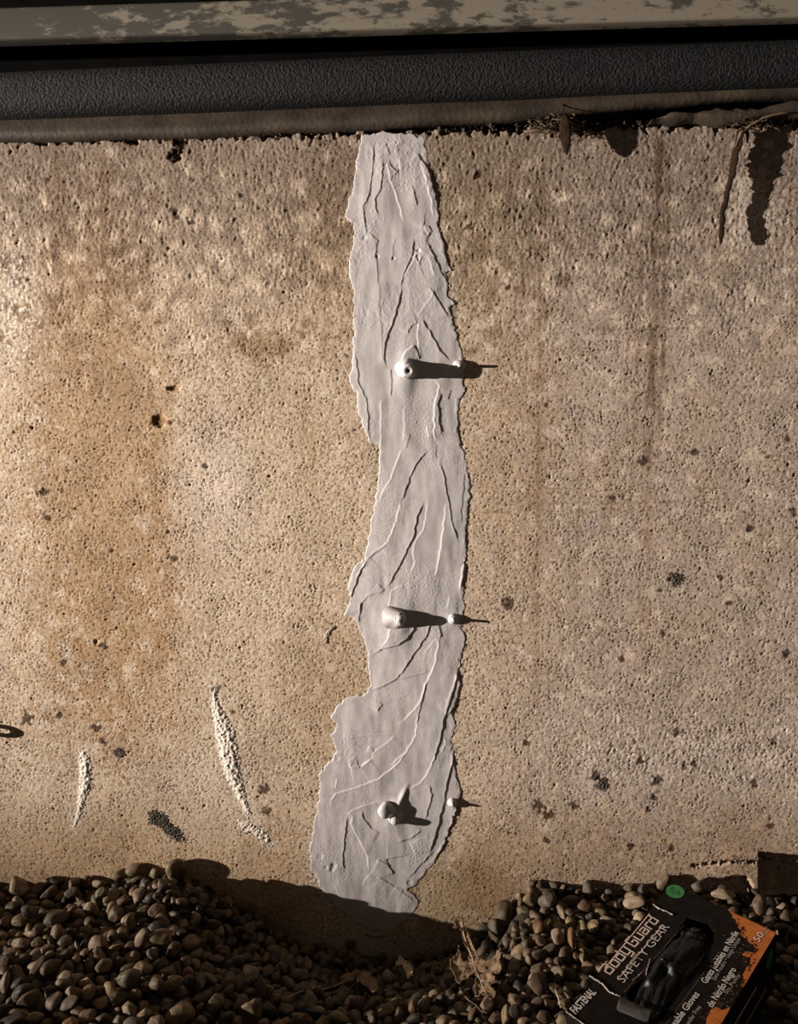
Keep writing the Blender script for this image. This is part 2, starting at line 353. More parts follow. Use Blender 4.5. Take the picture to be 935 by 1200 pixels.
e1 = band(QS, PS, .0035, .012, 71)
d, s, t = poly_dist(qx, qy, OUT+[OUT[0]])
SD = np.where(inside(qx, qy, OUT), d, -d)+.6*band(QS, PS, .012, .04, 76)+.45*band(QS, PS, .005, .012, 78)*sstep(-.2, 1.2, band(QS, PS, .03, .08, 79))+.08*e1
HP = .0002+.0005*np.sqrt(np.clip(SD/4, 0, 1))
HP += .0008*sstep(0, 30, SD)+.00022*band(QS, PS, .03, .09, 72, az=2.2)+.00006*band(QS, PS, .012, .03, 73, az=3)+.000012*band(QS, PS, .003, .007, 74)
HP += .00035*np.exp(-((SD-2.4)/1.6)**2)*sstep(470, 500, qx)*sstep(-.3, .8, band(QS, PS, .015, .05, 75))       # squeezed-out rim
Z3, Z4, Z5, Z6, Z7 = (380, 150, 4.675), (380, 330, 4.675), (380, 520, 4.675), (360, 700, 4.25), (350, 880, 4.065)
LINES = [  # zoom frame, d = drops to the right, b = rises to the right, height mm, points
 (Z3,'d',.8,[(275,70),(262,260),(245,370),(215,430),(225,540),(235,600)]),(Z3,'d',.9,[(325,170),(310,330),(280,390),(283,440),(300,500)]),(Z3,'b',.9,[(340,190),(360,270),(400,390),(440,520)]),
 (Z3,'d',.7,[(335,80),(360,150)]),(Z3,'d',.8,[(350,190),(405,250)]),(Z3,'d',.7,[(480,310),(492,360),(510,430)]),(Z3,'b',.8,[(520,170),(555,280),(590,420),(595,500)]),
 (Z3,'d',1.0,[(500,130),(530,170),(580,250),(600,330),(630,440)]),(Z3,'d',.6,[(250,570),(290,620),(285,710),(300,880)]),(Z3,'d',.4,[(385,600),(375,720)]),
 (Z3,'d',.8,[(490,600),(480,700),(440,790),(415,880)]),(Z3,'b',.6,[(520,640),(500,690),(480,740),(430,830)]),(Z3,'d',.9,[(560,620),(600,700),(640,790),(690,880)]),
 (Z3,'d',.7,[(530,560),(545,535),(575,540),(588,565),(570,590),(545,585),(530,560)]),(Z3,'b',.6,[(410,170),(415,230)]),(Z3,'d',.8,[(500,690),(520,740),(545,700)]),(Z3,'b',.7,[(560,700),(590,760),(600,820)]),(Z3,'d',.6,[(375,70),(400,95),(440,85)]),
 (Z4,'d',.4,[(305,0),(300,100),(315,300),(320,470)]),(Z4,'d',1.1,[(425,20),(410,110),(370,240),(335,330),(330,430),(345,490)]),(Z4,'b',.5,[(510,190),(590,80),(600,30)]),
 (Z4,'d',.9,[(580,30),(620,100),(660,160),(680,200)]),(Z4,'d',1.0,[(530,200),(580,280),(630,370),(690,440)]),(Z4,'d',.8,[(450,290),(480,240),(520,220)]),(Z4,'b',.8,[(520,220),(510,290),(525,420)]),
 (Z4,'b',1.0,[(420,440),(440,390),(490,345)]),(Z4,'d',.9,[(490,345),(510,380),(525,430)]),(Z4,'d',.8,[(360,470),(370,560),(365,640)]),(Z4,'b',1.0,[(600,530),(632,575),(615,630),(600,700),(605,850),(620,890)]),
 (Z4,'d',.9,[(640,600),(622,680),(640,850)]),(Z4,'d',.9,[(170,370),(190,560),(230,640),(240,740),(250,890)]),(Z4,'b',.7,[(310,640),(310,920)]),(Z4,'b',.5,[(435,680),(440,780),(435,880)]),
 (Z4,'d',.5,[(690,590),(680,650)]),(Z4,'d',.5,[(470,830),(445,920)]),(Z4,'b',.6,[(560,790),(570,860)]),(Z4,'d',.4,[(320,220),(360,190)]),
 (Z5,'b',.8,[(430,20),(390,110),(365,190),(320,260),(300,330)]),(Z5,'d',.9,[(570,30),(510,100),(480,160),(440,270),(420,330)]),(Z5,'b',.9,[(420,310),(390,430),(350,530),(290,590)]),
 (Z5,'d',1.1,[(340,550),(250,620),(200,690),(160,800),(120,920)]),(Z5,'b',.8,[(260,620),(210,670),(175,735)]),(Z5,'d',1.1,[(550,310),(510,400),(490,500),(450,590),(400,690),(340,800)]),
 (Z5,'b',.7,[(570,300),(545,470),(500,530),(485,590),(495,660),(450,740)]),(Z5,'d',.8,[(620,80),(650,150),(680,310),(700,430),(740,560)]),(Z5,'b',.9,[(670,310),(655,420),(640,560),(610,710),(585,750)]),
 (Z5,'d',.5,[(770,150),(750,370),(755,450)]),(Z5,'b',.9,[(770,620),(755,700),(740,810)]),(Z5,'d',.7,[(340,800),(240,830),(200,880),(195,935)]),(Z5,'b',.6,[(440,770),(370,800),(345,930)]),
 (Z5,'d',.5,[(290,765),(330,800)]),(Z5,'b',.5,[(690,830),(670,910)]),(Z5,'d',.5,[(610,0),(612,80)]),
 (Z6,'d',.8,[(270,20),(255,130)]),(Z6,'d',1.3,[(535,100),(530,160),(500,200),(450,235),(370,255),(320,290)]),(Z6,'b',.9,[(440,80),(415,150),(400,210),(360,250)]),(Z6,'d',1.0,[(620,90),(600,180),(540,270),(490,350),(450,400),(380,440),(300,470)]),
 (Z6,'d',.6,[(610,370),(520,390),(440,410)]),(Z6,'b',1.0,[(660,170),(650,240),(630,350),(590,430),(555,530),(500,590),(440,640)]),(Z6,'d',.7,[(600,400),(560,560),(540,650)]),
 (Z6,'b',.6,[(790,190),(770,300),(750,370),(715,470),(680,580)]),(Z6,'d',1.2,[(760,350),(725,470),(683,600),(660,720),(615,850)]),(Z6,'d',.35,[(440,662),(330,665),(230,660)]),(Z6,'d',.4,[(440,682),(300,690),(180,702)]),
 (Z6,'b',.9,[(550,580),(540,680),(500,760),(400,845)]),(Z6,'b',.7,[(440,680),(400,720),(330,770),(300,762),(310,740),(350,740)]),(Z6,'b',.8,[(200,800),(220,840),(270,835),(330,800)]),(Z6,'d',.9,[(750,500),(735,545),(690,590)]),
 (Z6,'d',.7,[(375,530),(350,570)]),(Z6,'d',.8,[(655,120),(665,200)]),(Z6,'b',.4,[(660,180),(580,280)]),(Z6,'b',.7,[(690,700),(670,770)]),(Z6,'b',.8,[(720,690),(735,740),(715,840)]),
 (Z7,'b',1.1,[(510,0),(470,60),(380,130),(280,170),(180,200),(155,230),(155,280)]),(Z7,'b',.8,[(240,60),(250,75),(290,80),(350,30)]),(Z7,'b',.9,[(520,180),(580,150),(620,90),(660,0)]),
 (Z7,'d',.9,[(615,150),(635,200),(625,260),(600,330)]),(Z7,'d',1.3,[(740,30),(712,130),(690,250),(650,400),(615,510)]),(Z7,'b',.9,[(775,190),(740,300),(700,420),(630,540)]),
 (Z7,'b',.9,[(380,240),(300,260),(220,300)]),(Z7,'b',.9,[(260,290),(250,340),(290,420),(330,500),(335,580)]),(Z7,'d',1.0,[(305,280),(310,320),(350,370),(390,390)]),(Z7,'d',1.0,[(235,300),(220,400),(212,520),(220,580)]),
 (Z7,'d',.9,[(590,370),(540,410),(470,430)]),(Z7,'d',.8,[(320,490),(420,510),(530,490)]),(Z7,'d',1.2,[(370,510),(430,540),(450,590)]),(Z7,'b',.7,[(340,580),(300,640)]),(Z7,'d',.9,[(370,590),(450,640),(560,720)]),
 (Z7,'d',.8,[(520,605),(580,540),(650,470)]),(Z7,'b',.7,[(530,430),(560,500)]),(Z7,'b',.8,[(180,130),(175,180)]),(Z7,'d',.7,[(460,640),(500,660)]),(Z7,'b',.5,[(160,620),(200,700),(260,760),(380,830)]),
]
WRP = .4*band(QS, PS, .012, .03, 77)
for fr, typ, h, pts in LINES:
    pts = Zm(*fr, pts); pa = np.array(pts); m = (qx > pa[:, 0].min()-40) & (qx < pa[:, 0].max()+40) & (qy > pa[:, 1].min()-22) & (qy < pa[:, 1].max()+22)
    jj, ii = np.where(m)
    if len(jj) == 0: continue
    sl = (slice(jj.min(), jj.max()+1), slice(ii.min(), ii.max()+1))
    d, s, t = poly_dist(qx[sl]+WRP[sl], qy[sl], pts); sg = d*s
    tap = sstep(0, .12, t)*(1-sstep(.85, 1, t))*(1-sstep(26, 38, d))
    if typ == 'd': step = (1-sstep(-.9, .9, sg))*np.exp(-np.maximum(-sg, 0)/14.0)
    else: step = sstep(-.9, .9, sg)*np.exp(-np.maximum(sg, 0)/14.0)
    HP[sl] += h*.88e-3*tap*(step*.85+.34*np.exp(-(sg/1.05)**2))
def mound(cx, cy, rx, ry, h, a=0, pw=2.0):
    u = (qx-cx)*math.cos(a)+(qy-cy)*math.sin(a); w = -(qx-cx)*math.sin(a)+(qy-cy)*math.cos(a)
    global HP
    HP = HP+h*np.exp(-(np.hypot(u/rx, w/ry))**pw)
mound(474, 440, 11, 26, .0022, -.05, 3); mound(478, 412, 14, 12, .0010)
mound(470, 716, 26, 22, .0034, .3, 2.2); mound(462, 738, 16, 20, .0026, .2, 2.4); mound(485, 690, 34, 18, .0008)
mound(457, 955, 17, 19, .0020, 0, 3); mound(458, 985, 24, 30, .0006)
mound(471, 934, 3.2, 13, .0027, .42, 2.2); mound(465, 942, 7, 7, .0028, .4, 3)
mound(538, 430, 9, 9, .0008); mound(531, 724, 9, 8, .0008); mound(531, 944, 8, 14, .0010)
for cx, cy, r, a in [(495, 300, 26, .7), (500, 500, 26, .6), (505, 535, 18, .5), (480, 875, 30, .3), (487, 1000, 20, .9), (470, 690, 40, .35), (400, 870, 16, .8), (375, 1005, 16, 1.0), (398, 1020, 14, .8), (440, 265, 22, .4), (500, 705, 40, .4), (484, 480, 24, .5)]:
    HP += a*.00013*band(QS, PS, .003, .010, int(cx+cy))*np.exp(-np.hypot(qx-cx, qy-cy)**2/r**2)
for x, y, r in [(375, 1003, 2.5), (391, 1014, 3), (389, 1019, 2), (382, 1016, 1.5), (503, 1007, 2), (480, 1034, 2.2), (395, 888, 2), (388, 889, 1.6), (427, 279, 1.6), (442, 301, 1.4), (461, 303, 1.3), (490, 294, 2), (361, 1000, 2)]:
    HP -= .0018*np.exp(-(np.hypot(qx-x, qy-y)/r)**2)
def paste_h(px, py):
    j = np.argmin((qx-px)**2+(qy-py)**2); return float(HP.ravel()[j])
QY = np.where(SD > 0, -np.maximum(HP, .0004)+.4*np.minimum(wall_y(QX, QZ), 0), wall_y(QX, QZ)+.0016)
QY = np.minimum(QY, np.where(SD > 1.0, -.0006, 1))
RX, RZ = to_rim(QX, QZ, SD, PS)
V, fa = compact(np.stack([RX, QY, RZ], -1).reshape(-1, 3), grid_faces(*QS, SD > -1.25))
paste = link('epoxy_paste', mesh('epoxy_paste', V, fa, True), M_PASTE)
tag(paste, 'tall ragged strip of light grey epoxy paste trowelled over a crack down the wall', 'paste')

# injection ports bedded in the paste, and the small capped pegs near its right edge
def port(px, py, rad, length, lab, bore, collar, tip_wob=.03, droop=0.0, lean=0.0):
    b = P(px, py); b = np.array([b[0], 0.0, b[2]]); ax = (lean, -1.0, -droop)
    t = thing('injection_port', lab, 'injection port', tuple(b), 'injection ports down the patch')
    if bore:
        pr = [(rad*1.12, .0), (rad*1.05, length*.5), (rad, length*.85), (rad*.97, length*.96), (rad*.86, length), (rad*.32, length), (rad*.26, length-.001), (rad*.25, length-.007)]
    else:
        pr = [(rad*1.15, .0), (rad*1.06, length*.5), (rad*.97, length*.78), (rad*.82, length*.9), (rad*.58, length*.965), (rad*.3, length*.992), (rad*.06, length)]
    v_, f_ = lathe(b, ax, pr, 28, tip_wob, int(px)); link('tube', pymesh('tube', v_, f_), M_PORT if bore else M_PASTE, t)
    if bore:
        c0 = Vector(b)+Vector(ax).normalized()*(length-.0066)
        v_, f_ = lathe(c0, ax, [(rad*.26, 0), (rad*.26, .0005)], 16); o = link('bore', pymesh('bore', v_, f_), M_HOLE, t); o['label'] = 'near-black disc painting the shade inside the tube'
    v_, f_ = lathe(b, ax, collar, 32, .10, int(py)); link('paste_collar', pymesh('paste_collar', v_, f_), M_PASTE, t)
    return t
port(477.2, 433.5, .0086, .0265, 'upper injection port with a small dark hole in its tip', True, [(.0165, .0), (.0145, .003), (.0115, .006), (.0100, .010), (.0095, .014), (.0088, .0155)], .02, .10, .10)
port(463, 723, .0080, .0222, 'middle injection port smothered by a hump of grey paste', False, [(.020, .0), (.0175, .004), (.0145, .008), (.0120, .012), (.0102, .0150), (.0085, .0165)], .06, .0, .60)
p3 = port(463, 957, .0058, .0165, 'lowest injection port under a lump of paste with a pointed peak', False, [(.014, .0), (.0115, .003), (.0085, .006), (.0066, .008)], .05, .1)
b3 = P(453, 947); v_, f_ = lathe((b3[0], -.003, b3[2]), (.45, -1, 0), [(.0125, 0), (.0130, .003), (.0128, .0058), (.0112, .0082), (.0078, .0098), (.0035, .0105), (.0006, .0106)], 28, .12, 5)
o = link('paste_blob', pymesh('paste_blob', v_, f_), M_PASTE, p3); o['label'] = 'pale glossy lump over the port'
def peg(px, py, r, l, lab):
    b = P(px, py); b = (b[0], 0.0, b[2]); t = thing('anchor_peg', lab, 'peg', b, 'small pegs at the right edge of the patch')
    v_, f_ = lathe(b, (0, -1, 0), [(r*1.15, 0), (r*1.04, .0028), (r*.88, .0048), (r*.55, .0064), (r*.2, .0069)], 24, .05, int(py)); link('cap', pymesh('cap', v_, f_), M_PASTE, t)
    v_, f_ = lathe(b, (0, -1, 0), [(r*.34, .0), (r*.30, .0074), (r*.24, l-.001), (r*.12, l)], 14, .04, int(px)); link('pin', pymesh('pin', v_, f_), M_PORT, t)
peg(538, 429, .0078, .0145, 'small round grey peg level with the upper injection port')
peg(531, 725, .0072, .0138, 'small round grey peg level with the middle injection port')
peg(530, 940, .0066, .0118, 'small round grey peg level with the lowest injection port')

# ------------------------------------------------------------------ what runs along the top of the wall
def sweep(name, prof, xs, dz, material, closed=True, kind=None):
    """a (y, z) profile carried along x; dz(x) lifts it"""
    v = []; f = []; n = len(prof)
    for x in xs:
        for y, z in prof: v.append((x, y, z+dz(x)))
    for i in range(len(xs)-1):
        for k in range(n): f.append((i*n+k, i*n+(k+1) % n, (i+1)*n+(k+1) % n, (i+1)*n+k))
    f.append(tuple(range(n))); f.append(tuple((len(xs)-1)*n+n-1-k for k in range(n)))
    me = pymesh(name, v, f, True)
    bm = bmesh.new(); bm.from_mesh(me); bmesh.ops.recalc_face_normals(bm, faces=bm.faces); bm.to_mesh(me); bm.free()
    o = link(name, me, material)
    if kind: o['kind'] = kind
    return o
def rrect(y0, y1, z0, z1, r, n=6):
    o = []
    for cy, cz, a0 in ((y1-r, z0+r, -PI/2), (y1-r, z1-r, 0), (y0+r, z1-r, PI/2), (y0+r, z0+r, PI)):
        for k in range(n+1):
            a = a0+PI/2*k/n; o.append((cy+r*math.cos(a), cz+r*math.sin(a)))
    return o
XL = list(np.linspace(-1.4, 1.4, 141))
# peeling painted board
m, nt, b = mat('peeling_paint', .75, .3); N = nt.nodes.new; L = nt.links.new
pos = N('ShaderNodeNewGeometry').outputs['Position']
mp = N('ShaderNodeMapping'); mp.inputs['Scale'].default_value = (.45, 1, 1.25); L(pos, mp.inputs['Vector'])
nz = N('ShaderNodeTexNoise'); nz.inputs['Scale'].default_value = 58; nz.inputs['Detail'].default_value = 9; nz.inputs['Roughness'].default_value = .68; L(mp.outputs['Vector'], nz.inputs['Vector'])
nb = N('ShaderNodeTexNoise'); nb.inputs['Scale'].default_value = 5; L(pos, nb.inputs['Vector'])
sp = N('ShaderNodeSeparateXYZ'); L(pos, sp.inputs[0])
ad = N('ShaderNodeMath'); ad.operation = 'MULTIPLY_ADD'; ad.inputs[1].default_value = .16; L(sp.outputs['X'], ad.inputs[0]); L(nz.outputs['Fac'], ad.inputs[2])
a2 = N('ShaderNodeMath'); a2.operation = 'MULTIPLY_ADD'; a2.inputs[1].default_value = .25; L(nb.outputs['Fac'], a2.inputs[0]); L(ad.outputs[0], a2.inputs[2])
rp = N('ShaderNodeValToRGB'); rp.color_ramp.elements[0].position = .605; rp.color_ramp.elements[1].position = .68; L(a2.outputs[0], rp.inputs['Fac'])
rp.color_ramp.elements[0].color = (.050, .046, .037, 1); rp.color_ramp.elements[1].color = (.19, .163, .125, 1)
L(rp.outputs['Color'], b.inputs['Base Color'])
bp = N('ShaderNodeBump'); bp.inputs['Distance'].default_value = .0012; L(rp.outputs['Color'], bp.inputs['Height']); L(bp.outputs['Normal'], b.inputs['Normal'])
M_BOARD = m
M_FOAM = noise_mat('black_foam', (.0045, .0045, .0045), (.014, .0135, .013), 220, .75, .2, .0030, 300)
M_SILL = noise_mat('weathered_wood', (.024, .016, .0105), (.055, .039, .026), 26, .65, .35, .0008, 160)
M_BLACK = noise_mat('boarding_shade_black', (.002, .0017, .0015), (.004, .0034, .003), 20, .95, .03)  # boarding colour kept near black to paint the shade in the gap
def zpix(px, py, y): return float(P(px, py, y)[2])
zb = .5*(zpix(0, 48, -.062)+zpix(935, 18, -.062)); ztop = .5*(zpix(0, 9, -.062)+zpix(935, -22, -.062))
sweep('trim_1', rrect(-.062, -.040, zb, ztop, .004), XL, lambda x: 0.0, M_BOARD, kind='structure')
sweep('trim_2', rrect(-.030, .30, ztop+.004, ztop+.30, .003), XL, lambda x: 0.0, M_BLACK, kind='structure')
sweep('trim_3', rrect(.035, .30, 1.03, ztop+.01, .003), XL, lambda x: 0.0, M_BLACK, kind='structure')  # black backing added so the gap under the board reads as shadow
fx = [P(px, 112, -.034)[0] for px in (0, 467, 935)]; fz = [zpix(px, py, -.034) for px, py in ((0, 131), (467, 112), (935, 95))]
foam_h = zpix(467, 58, -.034)-zpix(467, 112, -.034)
fo = sweep('foam_strip', rrect(-.034, .034, 0, foam_h, .021, 8), XL, lambda x: float(np.interp(x, [fx[0]-.8]+fx+[fx[2]+.8], [fz[0]]+fz+[fz[2]])), M_FOAM)
tag(fo, 'black pebbly foam strip running under the peeling painted board', 'foam strip')
sx = [P(px, 150, -.012)[0] for px in (-60, 0, 165, 300, 467, 600, 700, 760, 935)]; sz = [zpix(px, py, -.012) for px, py in ((-60, 165), (0, 164), (165, 161), (300, 156), (467, 147), (600, 140), (700, 131), (760, 124), (935, 112))]
sweep('trim_4', [(.05, 0), (-.002, 0), (-.007, .0008), (-.0105, .003), (-.0125, .0065), (-.0128, .010), (-.0115, .014), (-.006, .024), (.004, .042), (.012, .058), (.05, .060)], XL, lambda x: float(np.interp(x, sx, sz))+.0008*math.sin(x*31), M_SILL, kind='structure')

# splinter of wood, debris, hanging bits along the top edge
M_STEM = noise_mat('dry_stems', (.05, .032, .018), (.13, .09, .052), 200, .85, .2)
M_BARK = noise_mat('dark_bark', (.014, .009, .005), (.042, .028, .017), 240, .9, .2, .001, 500)
M_LEAFD = noise_mat('dark_dead_leaf', (.009, .005, .003), (.018, .011, .006), 140, .9, .05, .0004, 500)
a, b2 = P(762, 143, -.010), P(960, 129, -.010)
v = []; f = []; n = 26; rs = np.random.RandomState(8)
for i in range(n):
    t = i/(n-1); c = a*(1-t)+b2*t; w = .0105*min(1, t*4+.12)*(1+.25*math.sin(t*17)+.15*rs.randn()); d_ = .006+.001*rs.randn()
    for y, z in ((-.012-d_, -.3*w), (-.013-d_, .4*w), (-.006, 1.0*w), (.004, .6*w), (.004, -.6*w), (-.008, -.8*w)): v.append((c[0], y, c[2]+z+.002*math.sin(t*9)))
for i in range(n-1):
    for k in range(6): f.append((i*6+k, i*6+(k+1) % 6, i*6+6+(k+1) % 6, i*6+6+k))
f += [tuple(range(6)), tuple((n-1)*6+5-k for k in range(6))]
tag(link('wood_splinter', pymesh('wood_splinter', v, f, True), M_SILL), 'long split sliver of brown wood lying on the wall top at the right', 'splinter')
def stems(name, n, x0, x1, ymid, spread, seed, r=.0006, ln=.03, drop=.3):
    rs = np.random.RandomState(seed); V = []; Fa = []
    for i in range(n):
        px = rs.uniform(x0, x1); c = P(px, ymid+rs.uniform(-spread, spread)*.4, -.008-rs.uniform(0, .008)); a_ = rs.uniform(0, 2*PI); l = ln*rs.uniform(.5, 1.2)
        dx, dz_ = math.cos(a_), math.sin(a_)*.55-drop*.4; pts = []
        for k in range(6):
            t = k/5-.5; pts.append((c[0]+dx*l*t+.003*math.sin(k*1.7+i), c[1]-.004*math.sin(k+i), c[2]+dz_*l*t-.01*t*t+.002*math.cos(k*2.1+i)))
        vv, ff = tube(pts, [r*(1-.1*k) for k in range(6)], 5); o_ = len(V); V += vv; Fa += [tuple(q+o_ for q in g) for g in ff]
    return pymesh(name, V, Fa)
o = link('dry_grass', stems('dry_grass', 60, 622, 680, 147, 22, 3, .0006, .032), M_STEM); tag(o, 'tangle of dry brown grass stems caught under the sill left of the hanging leaf', 'dry grass', kind='stuff')
o = link('dry_grass', stems('dry_grass', 26, 845, 905, 143, 14, 6, .0005, .03), M_STEM); tag(o, 'wisps of dry root fibre above the hanging strip of root', 'dry grass', kind='stuff')
def crumbs(name, n, seed, rng, rmin, rmax):
    rs = np.random.RandomState(seed); V = []; Fa = []
    v0 = np.array([(1,0,0),(-1,0,0),(0,1,0),(0,-1,0),(0,0,1),(0,0,-1)], float); f0 = [(0,2,4),(2,1,4),(1,3,4),(3,0,4),(2,0,5),(1,2,5),(3,1,5),(0,3,5)]
    for i in range(n):
        px = rng[rs.randint(len(rng))]; px = rs.uniform(*px); x = P(px, 155)[0]; r = rs.uniform(rmin, rmax)
        vv = v0*r*rs.uniform(.5, 1.4, (6, 1))+np.array([x, rs.uniform(-.003, .025), float(ZS[-1])+rs.uniform(-.002, .004)]); o_ = len(V)
        V += list(vv); Fa += [tuple(q+o_ for q in g) for g in f0]
    return pymesh(name, V, Fa, False)
o = link('soil_crumbs', crumbs('soil_crumbs', 900, 2, [(-20, 420), (180, 330), (500, 780), (660, 760), (780, 950)], .0010, .0042), M_BARK); tag(o, 'dark crumbs of soil and bark lying along the top of the wall', 'crumbs', kind='stuff')

def blade(name, rows, th, seed=0, jag=0.0):
    """a thin leaf-like strip: rows of (centre, half-width vector)"""
    rs = np.random.RandomState(seed); v = []; f = []; n = 5
    for c, h in rows:
        c = np.array(c); h = np.array(h)
        nn = np.cross(h, [0, 0, 1.]); nn /= np.linalg.norm(nn)+1e-9
        j0, j1 = 1+jag*rs.randn(), 1+jag*rs.randn()
        for s in (1, -1):
            for k in range(n):
                t = 2*k/(n-1)-1; v.append(c+h*t*(j1 if t > 0 else j0)+nn*(s*th/2+.0012*(1-t*t)))
    m_ = 2*n
    for i in range(len(rows)-1):
        for k in range(n-1):
            f.append((i*m_+k, i*m_+k+1, (i+1)*m_+k+1, (i+1)*m_+k)); f.append((i*m_+n+k+1, i*m_+n+k, (i+1)*m_+n+k, (i+1)*m_+n+k+1))
        f.append((i*m_, (i+1)*m_, (i+1)*m_+n, i*m_+n)); f.append((i*m_+n-1, i*m_+2*n-1, (i+1)*m_+2*n-1, (i+1)*m_+n-1))
    return pymesh(name, v, f)
# dead leaf hanging edge-on; its broad side faces the lamp
rows = []
for k in range(15):
    t = k/14; c = P(661+3*t, 136+46*t, -.0205-.001*t); w = max(.0006, math.sin(PI*min(1, .16+t*.84))**.7)
    rows.append((c, np.array([.0066, -.0036, 0])*w))
tl = thing('hanging_leaf', 'dark dead leaf hanging edge-on from the top of the wall beside dry grass', 'leaf', tuple(P(661, 136, -.02)))
link('leaf_blade', blade('leaf_blade', rows, .0004, 1), M_LEAFD, tl)
vv, ff = tube([P(660, 122, -.012), P(660, 129, -.018), P(661, 137, -.020)], .0006, 6); link('leaf_stalk', pymesh('leaf_stalk', vv, ff), M_LEAFD, tl)
# thin dirty strip of root hanging down the wall at the right
rows = []; cl = [(868, 152, 0.0076, 0.0171), (866, 165, 0.0071, 0.0166), (862, 180, 0.0068, 0.0171), (859, 195, 0.0071, 0.0165), (857, 208, 0.0088, 0.0161), (853, 222, 0.0100, 0.0154), (850, 236, 0.0104, 0.0149), (847, 250, 0.0105, 0.0139), (846, 262, 0.0112, 0.0142), (845, 274, 0.0127, 0.0154), (844, 286, 0.0132, 0.0151)]
for k in range(41):
    t = k/40*(len(cl)-1); i = min(int(t), len(cl)-2); g = t-i
    q = [cl[i][j]*(1-g)+cl[i+1][j]*g for j in range(4)]
    rows.append((P(q[0], q[1], -(q[2]+q[3])/2), np.array([.0027, -(q[3]-q[2])/2, 0])*(1 if k < 37 else (41-k)*.24)))
tr = thing('hanging_root', 'thin dark strip of dirty root hanging down the wall near the top right corner', 'root', tuple(P(868, 152, -.012)))
link('root_strip', blade('root_strip', rows, .0016, 3, .16), M_LEAFD, tr)
vv, ff = tube([P(940, 131, -.016), P(915, 133, -.016), P(895, 138, -.015), (P(880, 147, -.014)), P(868, 156, -.014), P(862, 172, -.014)], [.0016, .0016, .0019, .0024, .0024, .001], 7); link('root_stem', pymesh('root_stem', vv, ff), M_STEM, tr)
vv, ff = tube([P(874, 148, -.010), P(876, 158, -.009), P(876, 168, -.008)], [.0026, .0022, .0008], 7); o = link('root_tip', pymesh('root_tip', vv, ff), M_BARK); tag(o, 'short dark root stub poking down right of the hanging root strip', 'root')
# small dirt clump hanging on the left
V = []; Fa = []
for k, (x, y, r) in enumerate([(200, 162, .004), (205, 168, .005), (209, 174, .004), (203, 178, .0035), (197, 184, .0035), (204, 187, .003), (213, 166, .003), (211, 179, .0028)]):
    vv, ff = lathe(P(x, y, .002), (0, -1, .2), [(r, 0), (r*1.1, r*.6), (r*.8, r*1.1), (r*.3, r*1.3)], 9, .3, k); o_ = len(V); V += [tuple(q) for q in vv]; Fa += [tuple(q+o_ for q in g) for g in ff]
tag(link('dirt_clump', pymesh('dirt_clump', V, Fa, False), M_BARK), 'small brown clump of dirt stuck to the top edge left of the patch', 'dirt clump')
# shed hair-like sliver of dry paste on the bare concrete left of the patch
vv, ff = tube([P(391, 734, -.0008), P(384, 739, -.0011), (P(380, 746, -.0011)), P(381, 754, -.0008)], .0006, 6)
tag(link('paste_sliver', pymesh('paste_sliver', vv, ff), M_PASTE), 'tiny curved sliver of dried paste on the wall left of the patch', 'sliver')
# an eye of flat metal on the wall just past the left edge; its long shadow falls into view
c = Vector(P(-42, 856, -.0155)); ax = (LAMP-c).normalized(); v = []; f = []; a_ = ax.cross(Vector((0, 0, 1))).normalized(); b_ = ax.cross(a_); n = 40
for r, h in ((.0034, -.0012), (.0098, -.0012), (.0098, .0012), (.0034, .0012)):
    for k in range(n): t = 2*PI*k/n; v.append(c+ax*h+(a_*math.cos(t)+b_*math.sin(t))*r)
for j in range(4):
    for k in range(n): f.append((j*n+k, j*n+(k+1) % n, ((j+1) % 4)*n+(k+1) % n, ((j+1) % 4)*n+k))
M_STEEL, nt_, b__ = mat('dull_steel', .45, .5); b__.inputs['Metallic'].default_value = 1; b__.inputs['Base Color'].default_value = (.4, .38, .36, 1)
te = thing('wall_eye', 'small flat metal eye fixed to the wall just beyond the left edge', 'eye bolt', tuple(c))
link('ring', pymesh('ring', v, f), M_STEEL, te)
vv, ff = tube([c+Vector((0, .0098, 0)), c+Vector((0, .0170, 0))], .0022, 10); link('shank', pymesh('shank', vv, ff), M_STEEL, te)

# ------------------------------------------------------------------ the ground: soil under gravel
def gravel_top(x, y):
    x = np.asarray(x, float); d_ = -np.asarray(y, float)
    zc = np.interp(x, [-.9,-.6,-.48,-.40,-.335,-.285,-.25,-.19,-.1,0,.08,.115,.14,.17,.3,.45,.9], [-.02,-.020,-.026,-.008,-.004,-.016,-.042,-.095,-.115,-.12,-.11,-.085,-.045,-.012,-.012,-.010,-.015])
    zf = np.interp(x, [-.9,-.3,-.2,-.1,0,.1,.2,.5,.9], [-.012,-.015,-.035,-.055,-.05,-.04,-.025,-.02,-.02])
    t = sstep(.05, .2, d_); z = zc*(1-t)+zf*t
    return z+.018*np.exp(-((x+.33)/.07)**2-((d_-.05)/.05)**2)
M_SOIL = noise_mat('dark_soil', (.018, .014, .010), (.045, .035, .025), 90, .95, .1, .004, 160)
gx = np.linspace(-1.6, 1.6, 321); gy = np.concatenate([np.linspace(-1.3, -.45, 40)[:-1], np.linspace(-.45, .01, 70)])
GX, GY = np.meshgrid(gx, gy); GZ = gravel_top(GX, np.minimum(GY, 0))-.023-.02*sstep(.38, .6, -GY)+.003*np.random.RandomState(1).randn(*GX.shape)
tag(link('ground', mesh('ground', np.stack([GX, GY, GZ], -1).reshape(-1, 3), grid_faces(*GX.shape), True), M_SOIL), kind='structure')

